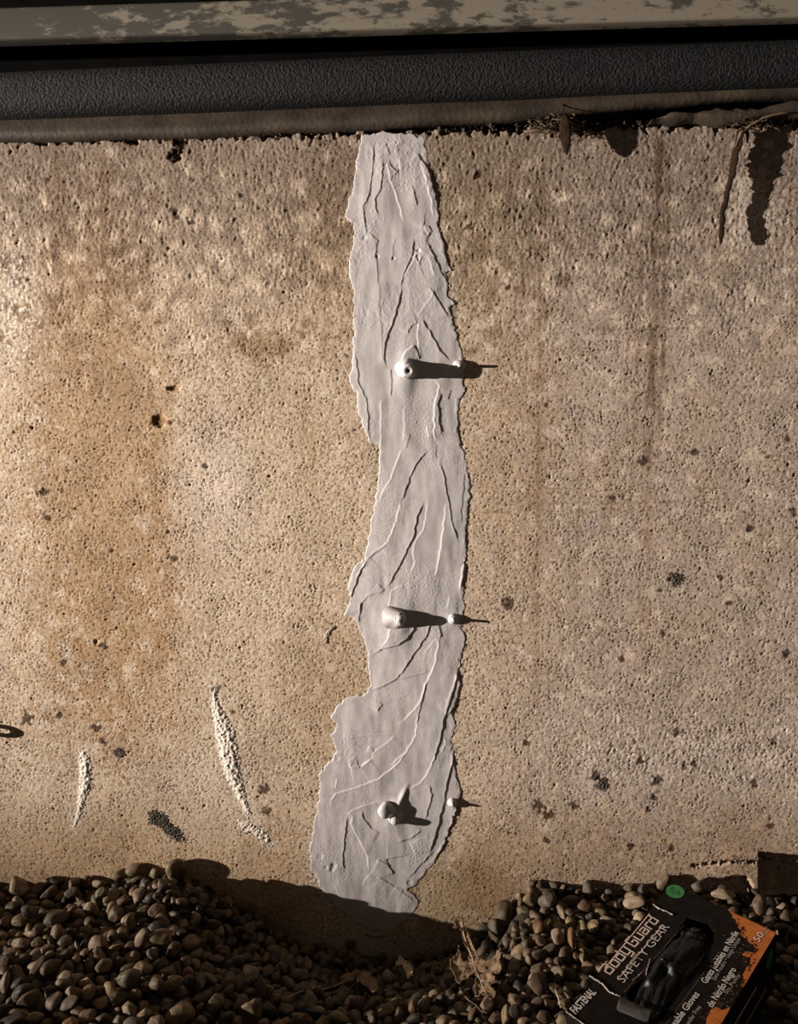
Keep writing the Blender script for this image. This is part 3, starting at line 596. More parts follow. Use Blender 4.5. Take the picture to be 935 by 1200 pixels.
# ------------------------------------------------------------------ gravel: settled resting places of the pebbles, largest in view first
# per pebble, eleven whole numbers: shape + 20 x tone (+ 200 when mostly buried), three half-sizes and the place (0.25 mm), turn (quaternion x 40)
GRAVEL = [
30,63,53,38,-680,-931,-171,18,22,22,-18, 69,64,60,44,-1274,-901,-49,1,-24,28,-16, 29,60,48,36,-998,-1024,-130,29,22,-2,16, 48,76,57,43,585,-116,-184,32,4,-7,23, 27,75,60,42,-1324,-45,-7,23,17,25,-12, 5,66,56,38,-2240,-102,-93,18,13,0,33,
26,63,57,43,-1245,-563,-68,10,39,4,-1, 55,53,40,29,-1713,-1013,-86,28,24,7,13, 46,50,46,31,700,-735,-145,12,8,-12,35, 57,65,51,34,-1868,-416,-72,38,4,-3,12, 42,66,47,34,526,-179,-252,23,5,-28,16, 54,52,41,36,-857,-915,-159,12,-16,33,-11,
37,53,44,31,1799,-792,-175,2,21,33,-8, 40,62,35,27,-1712,-795,-76,19,13,-22,-24, 61,53,48,37,823,-150,-81,34,8,-12,15, 47,58,43,30,808,-661,-156,29,13,-24,1, 46,54,42,27,1966,-214,-41,24,10,20,-23, 92,57,46,40,408,-423,-325,17,33,-14,-7,
47,43,38,29,-1591,-1010,-89,31,2,-9,23, 91,48,39,29,-608,-874,-227,8,6,-25,30, 31,50,39,36,-1467,-747,-105,7,-23,29,-14, 27,49,40,30,-1098,-508,-136,38,8,3,11, 68,45,32,21,-1300,-981,-90,11,-37,-10,5, 22,47,42,35,521,-518,-249,28,3,16,-23,
44,61,40,32,-1134,-917,-54,10,34,-18,2, 77,51,41,31,1704,-30,-57,32,24,0,-4, 54,52,32,21,-1512,-1035,-78,37,11,-10,2, 24,47,41,31,441,-814,-206,13,30,21,11, 50,57,44,34,-1168,-589,-118,33,9,-14,-16, 25,60,38,26,-1570,-28,-20,36,18,-1,3,
37,40,32,21,-1454,-952,-88,29,14,-5,23, 64,53,32,20,-681,-716,-218,26,17,7,-25, 0,46,40,38,-773,-562,-267,3,-4,5,-39, 24,57,36,28,-1580,-913,-80,3,21,-25,23, 53,54,38,26,-937,-863,-169,37,-4,-4,15, 26,46,41,27,-1558,-612,-76,19,-33,-12,-4,
21,52,46,30,-53,-807,-269,21,28,0,19, 5,62,33,25,1293,-177,-68,3,-39,5,-7, 52,56,40,37,857,-532,-150,14,11,19,-31, 32,62,31,24,-1889,-903,-100,27,10,-21,18, 10,66,39,27,1817,-78,-65,5,39,-6,2, 27,53,34,33,-1985,-579,-111,3,5,38,9,
53,47,40,37,-195,-715,-298,13,-1,-29,24, 35,48,41,32,735,-104,-109,28,24,-8,12, 40,44,31,28,1836,-683,-136,4,-39,-4,-2, 26,59,37,26,1496,-31,-33,15,12,27,-21, 91,71,47,32,-1729,-1149,-95,4,39,1,5, 33,52,40,28,-1335,-342,-67,1,16,-35,-11,
69,44,42,28,1074,-44,-78,33,14,6,-17, 31,40,36,26,-1405,-1085,-104,0,20,-34,-9, 7,54,39,24,-445,-679,-318,36,11,4,-14, 49,50,36,31,1953,-466,-118,12,18,24,23, 69,42,38,29,-2046,-361,-79,33,21,6,6, 96,61,43,30,-2062,-43,-112,27,29,-3,2,
14,46,36,25,-1082,-852,-107,19,33,4,12, 33,58,37,29,-1637,-228,-69,21,3,6,-33, 56,48,41,35,279,-525,-301,19,-4,-23,27, 33,49,31,22,-1324,-605,-44,27,22,-12,16, 33,46,43,36,-1229,-1027,-119,21,28,-19,6, 45,56,41,32,-543,-420,-374,9,36,14,-7,
27,65,19,12,-1785,-803,-83,30,12,-6,22, 45,43,39,26,-796,-720,-202,9,-35,-10,14, 40,47,39,31,-1549,-387,-73,22,-25,-12,-19, 33,48,43,36,-2100,-364,-132,17,4,8,35, 55,44,38,30,2088,-272,-79,31,21,-2,14, 21,50,35,25,-268,-855,-263,9,38,-5,-7,
69,46,39,31,137,-798,-234,17,-19,26,-17, 95,49,41,30,-1762,-974,-68,4,37,-12,8, 15,40,36,25,832,-452,-92,36,10,8,-13, 30,55,37,25,-1377,-975,-116,5,22,33,-4, 24,52,31,33,-1251,-937,-112,37,-11,-9,-7, 12,48,33,26,-1467,-264,-26,30,20,-10,14,
68,45,43,30,-1747,-589,-96,35,1,-7,17, 35,47,45,29,-1259,-765,-98,6,36,-17,-3, 89,45,41,29,2019,-368,-78,14,36,10,-1, 29,43,35,27,-1651,-1090,-116,36,-6,-4,14, 40,48,34,30,878,-724,-185,1,40,2,-2, 91,49,40,29,1089,-368,-142,5,-5,32,23,
110,50,44,34,-290,-412,-409,11,-12,36,-5, 42,55,41,34,-574,-540,-343,8,16,19,30, 91,42,37,29,-1408,-711,-112,20,-3,-8,33, 82,46,40,28,-1838,-881,-98,19,-3,-5,35, 86,58,34,25,-251,-227,-446,39,0,-8,1, 94,36,30,20,567,-923,-148,16,19,-19,25,
49,53,42,23,-1820,-1061,-112,16,-8,30,-19, 33,36,33,31,-1043,-838,-166,0,1,-35,-19, 49,48,39,35,-545,-112,-448,31,16,7,19, 45,50,35,24,751,-841,-184,3,-18,7,-35, 37,56,35,24,-1661,-28,-54,32,24,1,3, 17,58,44,29,28,-222,-462,26,-5,-1,-30,
29,46,41,29,1042,-348,-102,29,7,-25,-10, 42,50,43,34,-821,-66,-275,7,-8,-36,13, 44,42,35,30,-538,-803,-277,9,0,28,27, 34,54,43,30,958,-111,-115,18,-9,22,27, 51,46,38,34,1025,-200,-85,3,-13,32,-20, 105,62,29,22,904,-473,-85,17,20,-14,-26,
53,52,33,31,-191,-821,-297,11,15,13,33, 37,49,43,33,-1358,-665,-131,29,16,-14,18, 31,48,37,30,-1416,-349,-70,6,-15,18,32, 57,56,44,24,-1288,-405,-101,18,9,-20,28, 97,45,39,30,-1217,-713,-129,13,-18,31,13, 55,65,32,26,-963,-799,-132,14,-21,-22,22,
54,46,43,26,-1527,-1078,-119,8,-9,-12,-36, 24,53,42,27,189,-800,-270,9,5,4,-38, 36,54,34,34,573,-793,-200,1,21,32,-12, 24,45,41,29,-1810,-531,-79,28,19,-20,-6, 54,48,37,34,511,-778,-225,33,9,8,19, 34,52,40,23,-875,-443,-286,9,-3,30,-25,
26,54,34,34,815,-847,-174,32,-4,14,18, 54,53,37,27,-756,-855,-206,12,-19,33,-5, 20,53,30,21,-2061,-110,-128,25,26,7,15, 80,43,34,23,1922,-590,-126,16,2,-35,11, 24,57,33,26,900,-213,-128,0,-21,-25,-23, 71,48,33,22,732,-549,-124,20,34,9,-1,
48,45,46,35,-1550,-264,-71,12,-12,10,35, 45,53,37,35,-711,-75,-392,4,36,13,-11, 50,54,38,25,606,-543,-211,25,0,1,-31, 60,49,39,28,798,-486,-153,36,15,6,1, 24,45,34,23,-1443,-455,-64,32,3,24,3, 52,41,29,20,691,-831,-176,31,23,11,-1,
46,36,28,18,702,-948,-153,9,9,-27,27, 45,55,37,35,-2159,-53,-147,4,23,-31,-11, 46,49,35,26,309,-259,-402,6,-24,-29,-13, 55,44,35,24,-2170,-369,-143,8,-16,5,-35, 40,53,34,25,-1043,-201,-178,26,22,21,1, 108,45,41,29,-430,-917,-238,24,28,16,-2,
56,50,43,32,-1145,-753,-134,7,33,21,2, 36,45,42,32,-444,-155,-486,27,-2,-26,-13, 32,53,24,18,-1468,-625,-102,29,26,-2,10, 73,45,40,26,472,-31,-359,26,22,-8,19, 45,53,41,29,556,-680,-230,39,-6,1,-9, 20,37,30,20,1737,-734,-182,1,-4,40,1,
48,56,46,33,-1912,-706,-121,5,-21,-2,34, 35,45,30,23,-1517,-686,-89,4,35,-10,-16, 33,49,38,36,304,-48,-460,23,-15,-3,29, 32,45,40,32,-1784,-57,-99,1,6,-32,23, 26,47,32,21,525,-903,-185,20,19,-15,-25, 108,47,40,31,-1045,-404,-178,7,16,26,-25,
51,47,31,24,-952,-546,-203,2,36,15,-9, 45,44,28,21,-396,-647,-299,20,27,12,-17, 33,45,39,37,234,-867,-259,38,-2,-8,-11, 84,41,29,19,95,-877,-238,23,32,-6,2, 53,38,31,20,617,-878,-184,36,7,-11,11, 49,45,34,21,743,-434,-127,1,28,-28,-1,
47,52,31,23,-170,-290,-461,18,4,-8,-35, 61,55,40,30,1864,-918,-144,22,-11,9,-30, 42,55,40,36,-73,-119,-543,25,-21,-23,-3, 44,43,33,23,689,-161,-147,37,10,-2,-10, 20,43,31,23,783,-741,-174,6,0,-34,20, 22,39,28,28,965,-607,-160,17,-1,29,-21,
30,40,30,21,-1915,-129,-108,36,13,-1,10, 33,49,41,30,-1078,-1108,-113,11,-35,16,-5, 24,50,39,24,314,-779,-267,9,18,34,9, 22,46,34,29,991,-310,-136,12,26,20,20, 29,52,39,26,-1739,-1063,-120,8,-7,-19,-34, 45,42,36,37,60,-587,-349,27,-21,-14,-15,
110,31,29,23,87,-834,-210,7,18,-6,34, 24,54,41,27,-549,-681,-308,17,34,13,-2, 82,51,39,29,506,-380,-298,9,-26,29,3, 57,47,31,25,-1368,-602,-98,7,7,-39,-4, 53,48,38,31,-1196,-874,-115,22,2,-18,-28, 54,50,42,31,41,-376,-421,29,-21,1,-18,
37,43,44,32,-718,-248,-366,6,4,-17,36, 80,49,35,25,-695,-332,-348,5,32,-22,-7, 75,37,30,19,868,-650,-155,10,-36,4,14, 27,76,49,35,1322,-100,-94,1,33,-22,4, 42,53,31,21,-1170,-1115,-109,34,21,1,-2, 75,44,38,33,1253,-168,-133,39,6,-3,3,
57,49,34,29,-973,-246,-253,15,-9,-35,8, 87,36,34,26,-1066,-992,-137,37,1,16,0, 65,37,32,24,-827,-788,-189,21,-19,-21,18, 102,42,26,18,-1351,-942,-74,29,22,1,-15, 49,57,41,39,362,-220,-419,30,-22,15,-3, 91,46,32,27,-1164,-922,-146,12,-1,2,38,
42,41,40,24,-979,-649,-194,27,20,-4,21, 48,49,40,34,259,-666,-294,8,-33,18,-11, 51,48,40,24,1732,-689,-166,1,-16,-29,21, 33,44,31,28,-1468,-498,-93,3,-15,-34,14, 36,42,32,28,-1149,-1064,-115,10,-8,38,-3, 71,49,35,26,719,-615,-159,4,-10,38,-4,
80,29,29,19,220,-771,-220,31,25,-1,3, 104,39,34,23,744,-357,-109,33,9,-13,-15, 52,35,26,20,-496,-660,-269,40,4,0,-1, 63,36,25,24,-1542,-744,-104,17,-14,-33,-2, 103,59,42,25,-991,-960,-157,6,-8,-38,-7, 87,44,27,24,604,-717,-193,20,-25,22,-11,
45,51,34,28,1982,-307,-98,28,-12,-22,13, 34,56,44,32,-248,-346,-437,15,7,35,9, 53,32,27,20,1885,-726,-151,15,-13,-15,31, 23,44,34,26,-1698,-232,-42,2,36,-7,15, 51,31,31,20,-1079,-660,-131,5,-37,-7,11, 52,44,35,28,-1042,-96,-180,30,25,6,-1,
47,38,29,21,-848,-250,-227,36,10,2,-13, 60,39,27,19,-1340,-1094,-113,27,29,2,7, 82,43,36,33,-939,-319,-278,21,-17,-19,23, 68,43,33,24,281,-824,-261,9,17,26,24, 50,55,36,38,204,-404,-398,37,-4,5,-15, 54,52,36,29,-1884,-801,-121,6,34,-17,-10,
29,40,35,27,-1260,-49,-84,36,-13,7,-7, 30,45,38,36,-627,-268,-418,23,14,8,28, 21,55,41,29,-408,-57,-509,28,-9,8,-26, 81,46,40,27,-137,-760,-288,35,-13,-15,0, 40,49,33,29,1794,-613,-152,3,21,31,-13, 34,33,30,25,2028,-488,-119,1,-35,9,-17,
57,49,35,26,-1062,-552,-169,31,-6,-6,24, 6,41,34,36,-71,-255,-500,2,16,35,8, 53,34,32,20,-2208,-250,-126,37,16,-3,0, 8,34,31,20,-1718,-332,-61,1,-7,28,28, 54,39,28,23,-1246,-665,-92,33,8,19,9, 21,46,44,31,-1248,-1090,-136,17,-23,-22,-18,
75,51,34,35,-920,-215,-275,12,14,36,-2, 44,58,43,29,-839,-691,-223,11,-12,12,-35, 52,51,39,28,938,-666,-172,8,36,-16,0, 21,38,28,27,1810,-708,-175,19,-34,-3,10, 40,45,38,34,1876,-99,-128,1,8,-19,34, 93,52,33,26,-1678,-526,-115,1,-12,-26,28,
42,38,32,27,-1411,-235,-40,28,20,19,-5, 23,40,34,29,-1331,-108,-56,19,32,-12,8, 28,41,28,26,-833,-326,-295,13,-37,-5,-5, 33,35,33,27,-136,-383,-454,29,-1,-24,13, 82,54,34,28,493,-230,-320,4,-38,-8,7, 21,40,38,25,-1765,-356,-87,12,33,-20,1,
20,40,35,27,-1875,-26,-109,29,22,-15,3, 66,41,28,21,-1695,-694,-96,32,21,0,12, 104,32,30,24,-604,-737,-265,15,37,0,5, 41,44,31,33,431,-71,-420,14,-27,20,16, 67,52,39,30,1194,-314,-139,1,39,10,2, 35,49,43,36,-2040,-174,-170,1,-15,-29,22,
24,41,36,29,-1504,-872,-110,5,3,39,2, 49,42,37,26,-905,-768,-210,26,21,1,22, 89,54,37,30,-821,-852,-218,1,-31,-18,18, 27,43,32,32,1445,-32,-108,12,2,-28,26, 51,42,33,25,-1240,-369,-89,22,29,-15,7, 35,38,27,21,-1499,-551,-80,18,22,-21,19,
71,46,37,29,1381,-45,-75,25,22,20,9, 51,38,28,23,-1029,-318,-155,18,35,4,-6, 33,53,45,33,-1996,-639,-137,18,31,13,-11, 89,39,23,24,-1204,-304,-100,7,-37,-7,13, 24,48,38,22,378,-504,-348,26,-7,-18,24, 68,44,31,22,-1755,-861,-126,15,6,14,34,
32,38,37,34,-1052,-629,-174,24,-17,-21,-17, 45,40,32,22,-654,-488,-337,19,-23,-21,17, 95,40,30,20,-362,-442,-411,1,-7,-4,39, 63,50,35,30,1177,-395,-139,28,-26,-10,2, 30,37,28,23,-1810,-633,-103,31,21,11,11, 80,29,25,19,-1017,-804,-131,37,15,-1,1,
22,45,24,18,-934,-733,-164,39,-4,3,-10, 97,42,29,20,-394,-837,-257,21,31,9,-11, 30,31,31,24,950,-498,-123,24,27,-16,0, 51,43,38,25,-741,-712,-258,36,-10,6,13, 73,51,34,32,-1957,-436,-136,27,13,13,22, 31,56,35,26,-1406,-905,-119,7,-7,-24,-30,
31,52,41,30,-665,-694,-266,14,-35,-4,-12, 53,51,33,34,75,-761,-265,32,-24,-5,1, 36,63,38,26,-1927,-56,-104,26,13,25,12, 74,43,26,20,-1944,-778,-57,15,28,-20,13, 53,38,30,23,-931,-27,-242,29,25,10,-5, 80,49,32,32,-817,-948,-222,5,-14,-37,2,
21,37,30,24,1060,-522,-170,4,-9,-38,-7, 97,39,33,21,-1340,-252,-53,4,-31,-25,-6, 65,43,40,26,-707,-445,-337,4,12,-38,-6, 111,42,34,30,-629,-153,-429,32,11,-13,18, 41,42,31,29,-460,-380,-409,26,6,-23,-19, 31,45,33,24,474,-474,-323,8,36,10,11,
22,38,30,24,934,-266,-137,24,14,-4,29, 61,43,40,27,138,-430,-401,29,-13,4,-24, 26,39,31,22,1191,-151,-103,11,36,-14,3, 113,45,39,33,-1461,-1133,-113,7,-30,25,3, 43,34,24,20,477,-912,-207,1,-2,15,-37, 48,48,35,31,-997,-386,-223,17,-30,20,-3,
36,45,34,23,-2009,-80,-169,4,22,-31,-10, 64,45,33,25,-1631,-782,-100,7,21,20,27, 87,42,30,27,-963,-167,-248,18,3,31,-17, 30,34,27,21,-1890,-577,-108,16,36,9,1, 23,39,32,21,1152,-78,-116,16,17,-29,15, 33,35,29,22,1109,-496,-139,24,18,9,-25,
89,36,25,17,579,-650,-185,28,-1,-6,28, 32,51,41,31,-352,-906,-274,6,-28,25,12, 26,55,36,38,-1451,-1059,-131,37,5,14,-4, 62,43,37,35,-290,-512,-404,20,10,4,33, 95,48,39,28,-1308,-458,-101,32,20,-11,7, 29,51,31,28,-577,-230,-437,17,-8,-7,35,
35,44,35,25,-366,-144,-501,14,25,-27,7, 45,30,27,24,801,-208,-115,35,18,-7,-3, 49,42,30,22,1855,-599,-140,17,35,10,2, 32,44,32,22,1989,-535,-136,13,37,-7,-7, 37,32,28,20,-1524,-986,-68,19,16,-21,23, 24,32,24,18,-1171,-1006,-107,30,4,5,25,
40,37,32,23,615,-383,-191,28,5,28,0, 56,32,24,18,368,-858,-225,30,-9,-24,2, 89,48,41,29,2211,-107,-93,14,28,-24,5, 65,55,42,35,-1602,-752,-138,8,-37,12,-6, 56,49,37,36,-1528,-795,-141,12,0,4,-38, 71,44,34,22,-918,-508,-261,8,-17,32,-16,
20,36,26,26,999,-495,-162,5,-2,-9,39, 112,28,27,25,1846,-739,-174,4,-3,30,26, 61,32,30,20,2032,-389,-134,28,-8,-22,16, 37,37,28,19,-1672,-982,-141,0,26,-11,-28, 3,44,25,17,1135,-274,-110,39,-4,5,-6, 91,50,35,33,-877,-986,-196,16,22,24,-17,
53,37,32,24,1915,-763,-177,40,3,4,-3, 86,45,30,21,10,-769,-302,35,-5,-6,-17, 8,42,26,27,-2196,-198,-133,17,2,-36,4, 24,36,28,28,-1675,-477,-107,4,34,7,20, 67,50,39,28,-910,-46,-294,5,20,34,1, 21,50,34,30,-482,-102,-494,7,1,-23,-32,
45,37,28,32,-311,-672,-333,14,27,26,4, 22,52,31,23,275,-311,-413,30,8,-15,21, 117,45,39,26,-351,-70,-500,12,-20,26,-20, 41,35,32,27,97,-59,-521,11,37,-10,-1, 21,55,23,17,-1974,-495,-114,20,33,-12,3, 30,47,19,14,-1914,-753,-79,32,-6,-23,3,
32,42,26,18,1111,-232,-102,30,23,7,-11, 86,33,30,22,2019,-242,-64,9,33,-13,17, 32,36,32,22,-896,-1032,-161,27,28,-8,-2, 67,51,37,28,-2088,-439,-174,39,0,9,-4, 24,47,36,32,-1015,-303,-207,5,-36,17,-1, 55,54,31,33,745,-224,-138,28,16,-16,-17,
37,37,32,27,1052,-462,-160,35,0,3,19, 84,48,40,26,-1945,-119,-162,17,15,-21,-25, 52,41,27,25,-1487,-312,-82,11,6,-18,-34, 23,39,37,25,-521,-285,-425,1,34,8,20, 33,28,28,21,629,-779,-193,29,-25,9,-6, 9,33,28,20,-1779,-677,-101,30,3,-23,-12,
34,38,29,20,-1611,-860,-79,34,19,-7,5, 55,36,27,20,-626,-432,-322,33,-11,19,-3, 41,35,30,21,449,-287,-305,38,-3,-10,5, 34,50,23,16,-19,-744,-278,16,5,9,-35, 45,48,36,31,-2327,-171,-142,10,-29,15,22, 37,45,44,26,413,-716,-264,10,9,36,-12,
31,47,35,28,-1012,-126,-218,23,4,10,31, 40,50,40,27,173,-236,-442,37,4,-5,-13, 42,48,29,22,235,-42,-513,20,31,11,10, 51,34,27,19,-482,-55,-463,9,-2,-12,37, 24,35,33,21,-1585,-346,-57,26,25,-7,16, 47,49,36,27,-838,-157,-278,9,-7,35,-17,
41,54,35,34,-945,-116,-272,7,-6,-30,-24, 40,49,31,27,-1110,-683,-170,19,-12,-31,10, 42,35,32,28,-1754,-480,-121,20,-33,8,-10, 24,55,37,29,-459,-860,-277,30,25,0,-10, 20,55,44,31,-289,-51,-531,6,35,-10,-16, 66,43,31,24,788,-347,-144,21,26,-2,22,
22,37,28,23,-1059,-709,-166,6,-23,20,25, 24,32,23,17,-1614,-732,-80,22,-2,-4,33, 57,33,27,20,-931,-933,-174,5,36,4,17, 48,40,31,20,-318,-558,-367,12,33,-18,8, 36,44,25,17,920,-23,-101,16,32,-9,16, 82,34,24,17,1928,-76,-93,30,16,15,-14,
67,41,21,16,837,-778,-166,29,-8,11,-24, 24,32,31,27,-738,-953,-222,14,5,-3,37, 34,31,24,17,-1188,-365,-122,1,-40,-5,-2, 40,36,29,27,-1678,-416,-101,15,-16,-9,-32, 5,36,24,24,2119,-132,-106,9,-1,38,9, 84,33,28,19,-1092,-303,-150,0,12,26,-28,
12,54,36,36,-1677,-779,-141,25,-11,24,-17, 47,43,43,37,-852,-256,-284,10,3,-4,38, 35,28,25,20,-1752,-402,-117,6,18,-23,-27, 41,41,24,18,-1402,-395,-99,2,39,-6,7, 71,48,37,29,-245,-417,-462,10,-15,27,23, 54,54,31,34,-110,-337,-496,25,17,9,-24,
57,39,25,24,340,-706,-274,8,37,-11,8, 40,33,23,19,1019,-399,-135,7,12,-37,-8, 5,57,41,37,1320,-272,-115,29,-22,9,14, 44,51,35,31,1825,-202,-104,17,3,0,-36, 46,47,45,38,-1341,-741,-131,9,7,-18,-34, 52,42,35,25,-181,-489,-430,8,-18,-31,16,
34,42,25,19,-2160,-131,-144,25,31,-5,3, 22,35,30,21,-1466,-21,-46,25,17,-23,14, 73,44,27,19,-131,-830,-263,2,-36,11,-14, 51,30,24,16,-36,-627,-310,40,2,-1,6, 31,47,32,21,762,-25,-111,30,20,10,-13, 85,41,34,22,2008,-47,-91,10,31,9,-21,
76,37,22,17,1307,-22,-73,39,9,-5,-1, 76,38,27,22,937,-730,-146,16,33,16,1, 30,55,36,30,2034,-588,-143,9,7,-20,33, 25,49,34,31,1900,-832,-169,1,3,-40,1, 54,37,25,16,-117,-881,-258,30,14,-19,12, 71,30,27,23,-1292,-169,-59,5,24,-30,9,
30,43,37,30,-1100,-922,-172,6,9,-38,-5, 47,42,31,28,-1026,-525,-209,3,-1,0,40, 89,51,39,26,-135,-93,-557,14,-2,-35,-13, 32,36,31,30,655,-711,-210,21,32,-2,-11, 37,40,35,24,860,-335,-127,20,-8,11,-32, 36,42,36,23,-1567,-835,-110,3,36,-18,4,
50,32,23,16,-965,-439,-220,1,-8,21,-33, 61,30,18,14,-787,-953,-185,17,-30,-13,15, 47,28,25,19,-306,-20,-468,32,24,2,0, 53,35,26,17,648,-587,-197,22,30,13,4, 90,38,31,24,2059,-118,-80,13,37,7,-4, 55,34,28,27,-1943,-813,-104,3,-24,-31,4,
57,45,41,32,-1574,-468,-126,7,-14,32,18, 45,54,44,37,-1143,-999,-155,4,4,-38,-11, 15,49,32,38,-826,-151,-361,20,-2,22,27, 57,47,36,36,-851,-377,-323,12,-11,37,-2, 16,41,38,26,332,-650,-296,11,24,-26,14, 37,43,41,24,-2127,-166,-163,15,22,29,-7,
55,43,35,21,-1670,-912,-137,14,28,-7,-24, 35,36,22,24,-1452,-818,-139,8,23,-5,32, 20,44,32,28,-745,-184,-362,4,-18,2,-35, 110,35,33,18,-741,-360,-330,18,16,-6,-31, 115,33,29,21,409,-611,-302,20,5,32,-11, 47,39,31,20,1722,-69,-109,19,-34,-1,-8,
73,31,23,22,1926,-707,-159,34,4,-14,16, 48,34,31,26,1928,-229,-113,19,-32,-15,-2, 28,57,21,17,-1838,-344,-102,27,22,-7,17, 80,28,26,17,-855,-321,-246,21,33,0,9, 62,27,25,17,800,-16,-69,30,27,1,2, 41,31,24,18,815,-589,-132,0,-22,33,-5,
57,36,29,28,-35,-858,-288,28,-14,25,0, 90,35,28,20,-1884,-963,-128,1,1,11,-38, 22,45,40,32,-1857,-634,-137,15,-10,-30,-19, 72,47,32,33,-1389,-51,-68,22,-23,11,-21, 11,33,29,25,-1205,-630,-160,8,-11,-35,13, 81,47,39,32,-1070,-471,-177,10,-37,-9,-3,
50,48,32,31,1001,-227,-138,21,-32,-11,3, 48,41,32,33,1366,-141,-137,30,-9,11,-22, 49,46,29,28,-1728,-227,-96,35,10,-1,-16, 48,32,29,25,-1655,-320,-126,16,18,-32,1, 64,39,37,32,-808,-34,-344,5,-33,13,18, 37,50,32,33,779,-566,-177,14,-29,24,2,
42,33,25,17,912,-545,-142,21,-17,-18,23, 92,35,26,25,-1566,-130,-62,1,18,-32,16, 93,42,35,32,-309,-121,-513,32,-22,-2,-11, 49,32,30,20,-1160,-74,-120,9,3,-37,11, 33,43,24,18,-1594,-682,-80,32,5,-13,-20, 32,33,31,24,48,-522,-351,36,-7,-12,-9,
54,37,23,15,568,-347,-257,30,-23,-13,3, 66,32,22,15,1181,-47,-93,23,-31,-4,-7, 45,30,23,18,1222,-353,-103,3,-36,14,-9, 27,32,25,21,610,-944,-188,34,-21,-4,-2, 36,41,33,23,789,-955,-168,24,-32,6,1, 83,39,31,25,-1136,-588,-167,1,-40,4,-2,
20,40,30,31,340,-561,-338,13,-13,15,-32, 22,32,29,16,491,-580,-288,6,11,-6,-38, 63,40,28,19,1008,-558,-178,2,32,-23,-7, 42,51,42,31,1949,-48,-136,5,3,4,-39, 62,39,34,21,-2041,-330,-152,3,-33,22,-3, 43,56,43,24,-1875,-116,-163,11,16,16,31,
53,44,38,26,-1739,-794,-143,30,-6,-22,12, 44,49,40,34,-1030,-769,-177,17,19,15,27, 31,45,35,24,351,-426,-374,10,-29,-8,24, 87,29,21,23,1043,-247,-108,2,-6,38,10, 46,32,29,27,1179,-186,-144,6,19,27,23, 64,48,37,20,138,-343,-424,29,2,-3,-27,
93,46,37,32,468,-337,-338,5,35,-1,-19, 25,71,19,14,-1964,-328,-106,18,35,1,5, 52,42,23,15,-1123,-391,-165,37,4,13,-5, 32,26,24,19,-1285,-1035,-115,16,-8,-15,32, 44,28,21,16,209,-386,-351,39,8,5,2, 42,27,20,13,669,-511,-192,39,5,1,-6,
42,49,27,20,1819,-19,-76,32,24,-5,1, 55,30,23,18,449,-674,-244,33,-12,-12,16, 52,25,21,16,-468,-785,-272,5,-10,38,4, 54,34,24,17,-1084,-127,-156,12,-12,35,-7, 36,44,37,23,130,-859,-272,19,-9,34,5, 86,30,22,21,-1210,-20,-109,4,-35,11,16,
91,51,35,35,-1142,-848,-157,31,8,-13,-20, 46,51,32,31,-258,-792,-304,18,3,2,35, 43,44,39,23,-1831,-693,-117,8,1,6,39, 37,36,32,23,-1476,-963,-146,1,-31,21,-14, 66,41,40,28,-1404,-510,-123,13,36,-7,8, 33,36,32,26,-920,-626,-228,34,-12,16,6,
57,52,38,23,-787,-456,-307,12,1,-18,-33, 28,53,35,36,-675,-212,-410,29,-13,-2,24, 37,55,39,34,-456,-575,-354,15,-22,28,-10, 45,49,34,25,-429,-249,-497,7,2,-33,-21, 43,45,39,25,-14,-303,-477,6,-26,-27,13, 45,32,26,24,901,-593,-177,14,-21,31,-2,
60,45,40,34,1795,-53,-130,9,-7,7,-38, 113,40,34,23,806,-269,-143,20,7,-15,-30, 77,32,22,14,875,-19,-76,10,1,-28,26, 23,27,20,16,574,-432,-237,33,12,18,-7, 92,34,25,19,963,-27,-102,29,23,-14,7, 85,41,41,32,2100,-411,-83,15,37,1,1,
28,47,34,36,-2101,-545,-158,23,21,-24,-5, 57,45,39,28,-332,-839,-298,10,-19,33,6, 42,49,43,32,-1891,-459,-154,4,19,-22,27, 41,38,32,20,-1591,-404,-124,34,8,6,19, 57,44,34,32,950,-552,-166,23,5,4,-32, 57,38,27,21,-1848,-58,-161,11,-26,-28,-7,
87,51,33,31,-1614,-584,-122,16,33,5,-14, 56,48,35,31,392,-49,-465,19,18,-19,-23, 40,27,24,18,706,-262,-142,21,-20,20,19, 44,36,28,24,-1732,-660,-107,4,27,-14,-26, 21,33,27,27,-1704,-307,-102,1,-32,23,3, 48,34,27,28,-122,-32,-542,11,24,-27,12,
47,32,30,21,-655,-102,-397,24,6,26,17, 27,43,27,27,-2152,-485,-148,3,-2,4,40, 24,57,45,32,-1547,-686,-133,8,12,0,37, 1,37,28,22,432,-846,-251,7,-33,-16,13, 32,41,30,20,489,-688,-253,1,-33,13,-18, 27,46,36,25,743,-303,-142,33,8,-9,19,
44,33,23,16,1064,-415,-160,6,0,30,26, 42,41,36,21,1905,-657,-170,10,-5,13,-36, 74,46,33,21,1896,-555,-165,8,-24,31,2, 54,51,30,31,-1519,-950,-104,32,-22,1,9, 88,48,34,32,-1389,-796,-150,8,-12,-37,6, 44,34,32,24,154,-88,-507,14,-12,16,32,
69,46,31,32,1266,-335,-116,33,-5,11,-19, 43,37,28,26,-2319,-79,-135,23,-5,-6,-32, 49,35,35,30,-96,-519,-410,19,-11,26,-21, 27,42,32,26,1842,-548,-128,36,0,14,11, 3,42,35,22,-1478,-397,-75,36,-6,-3,16, 22,45,25,20,-1810,-770,-96,35,19,-8,3,
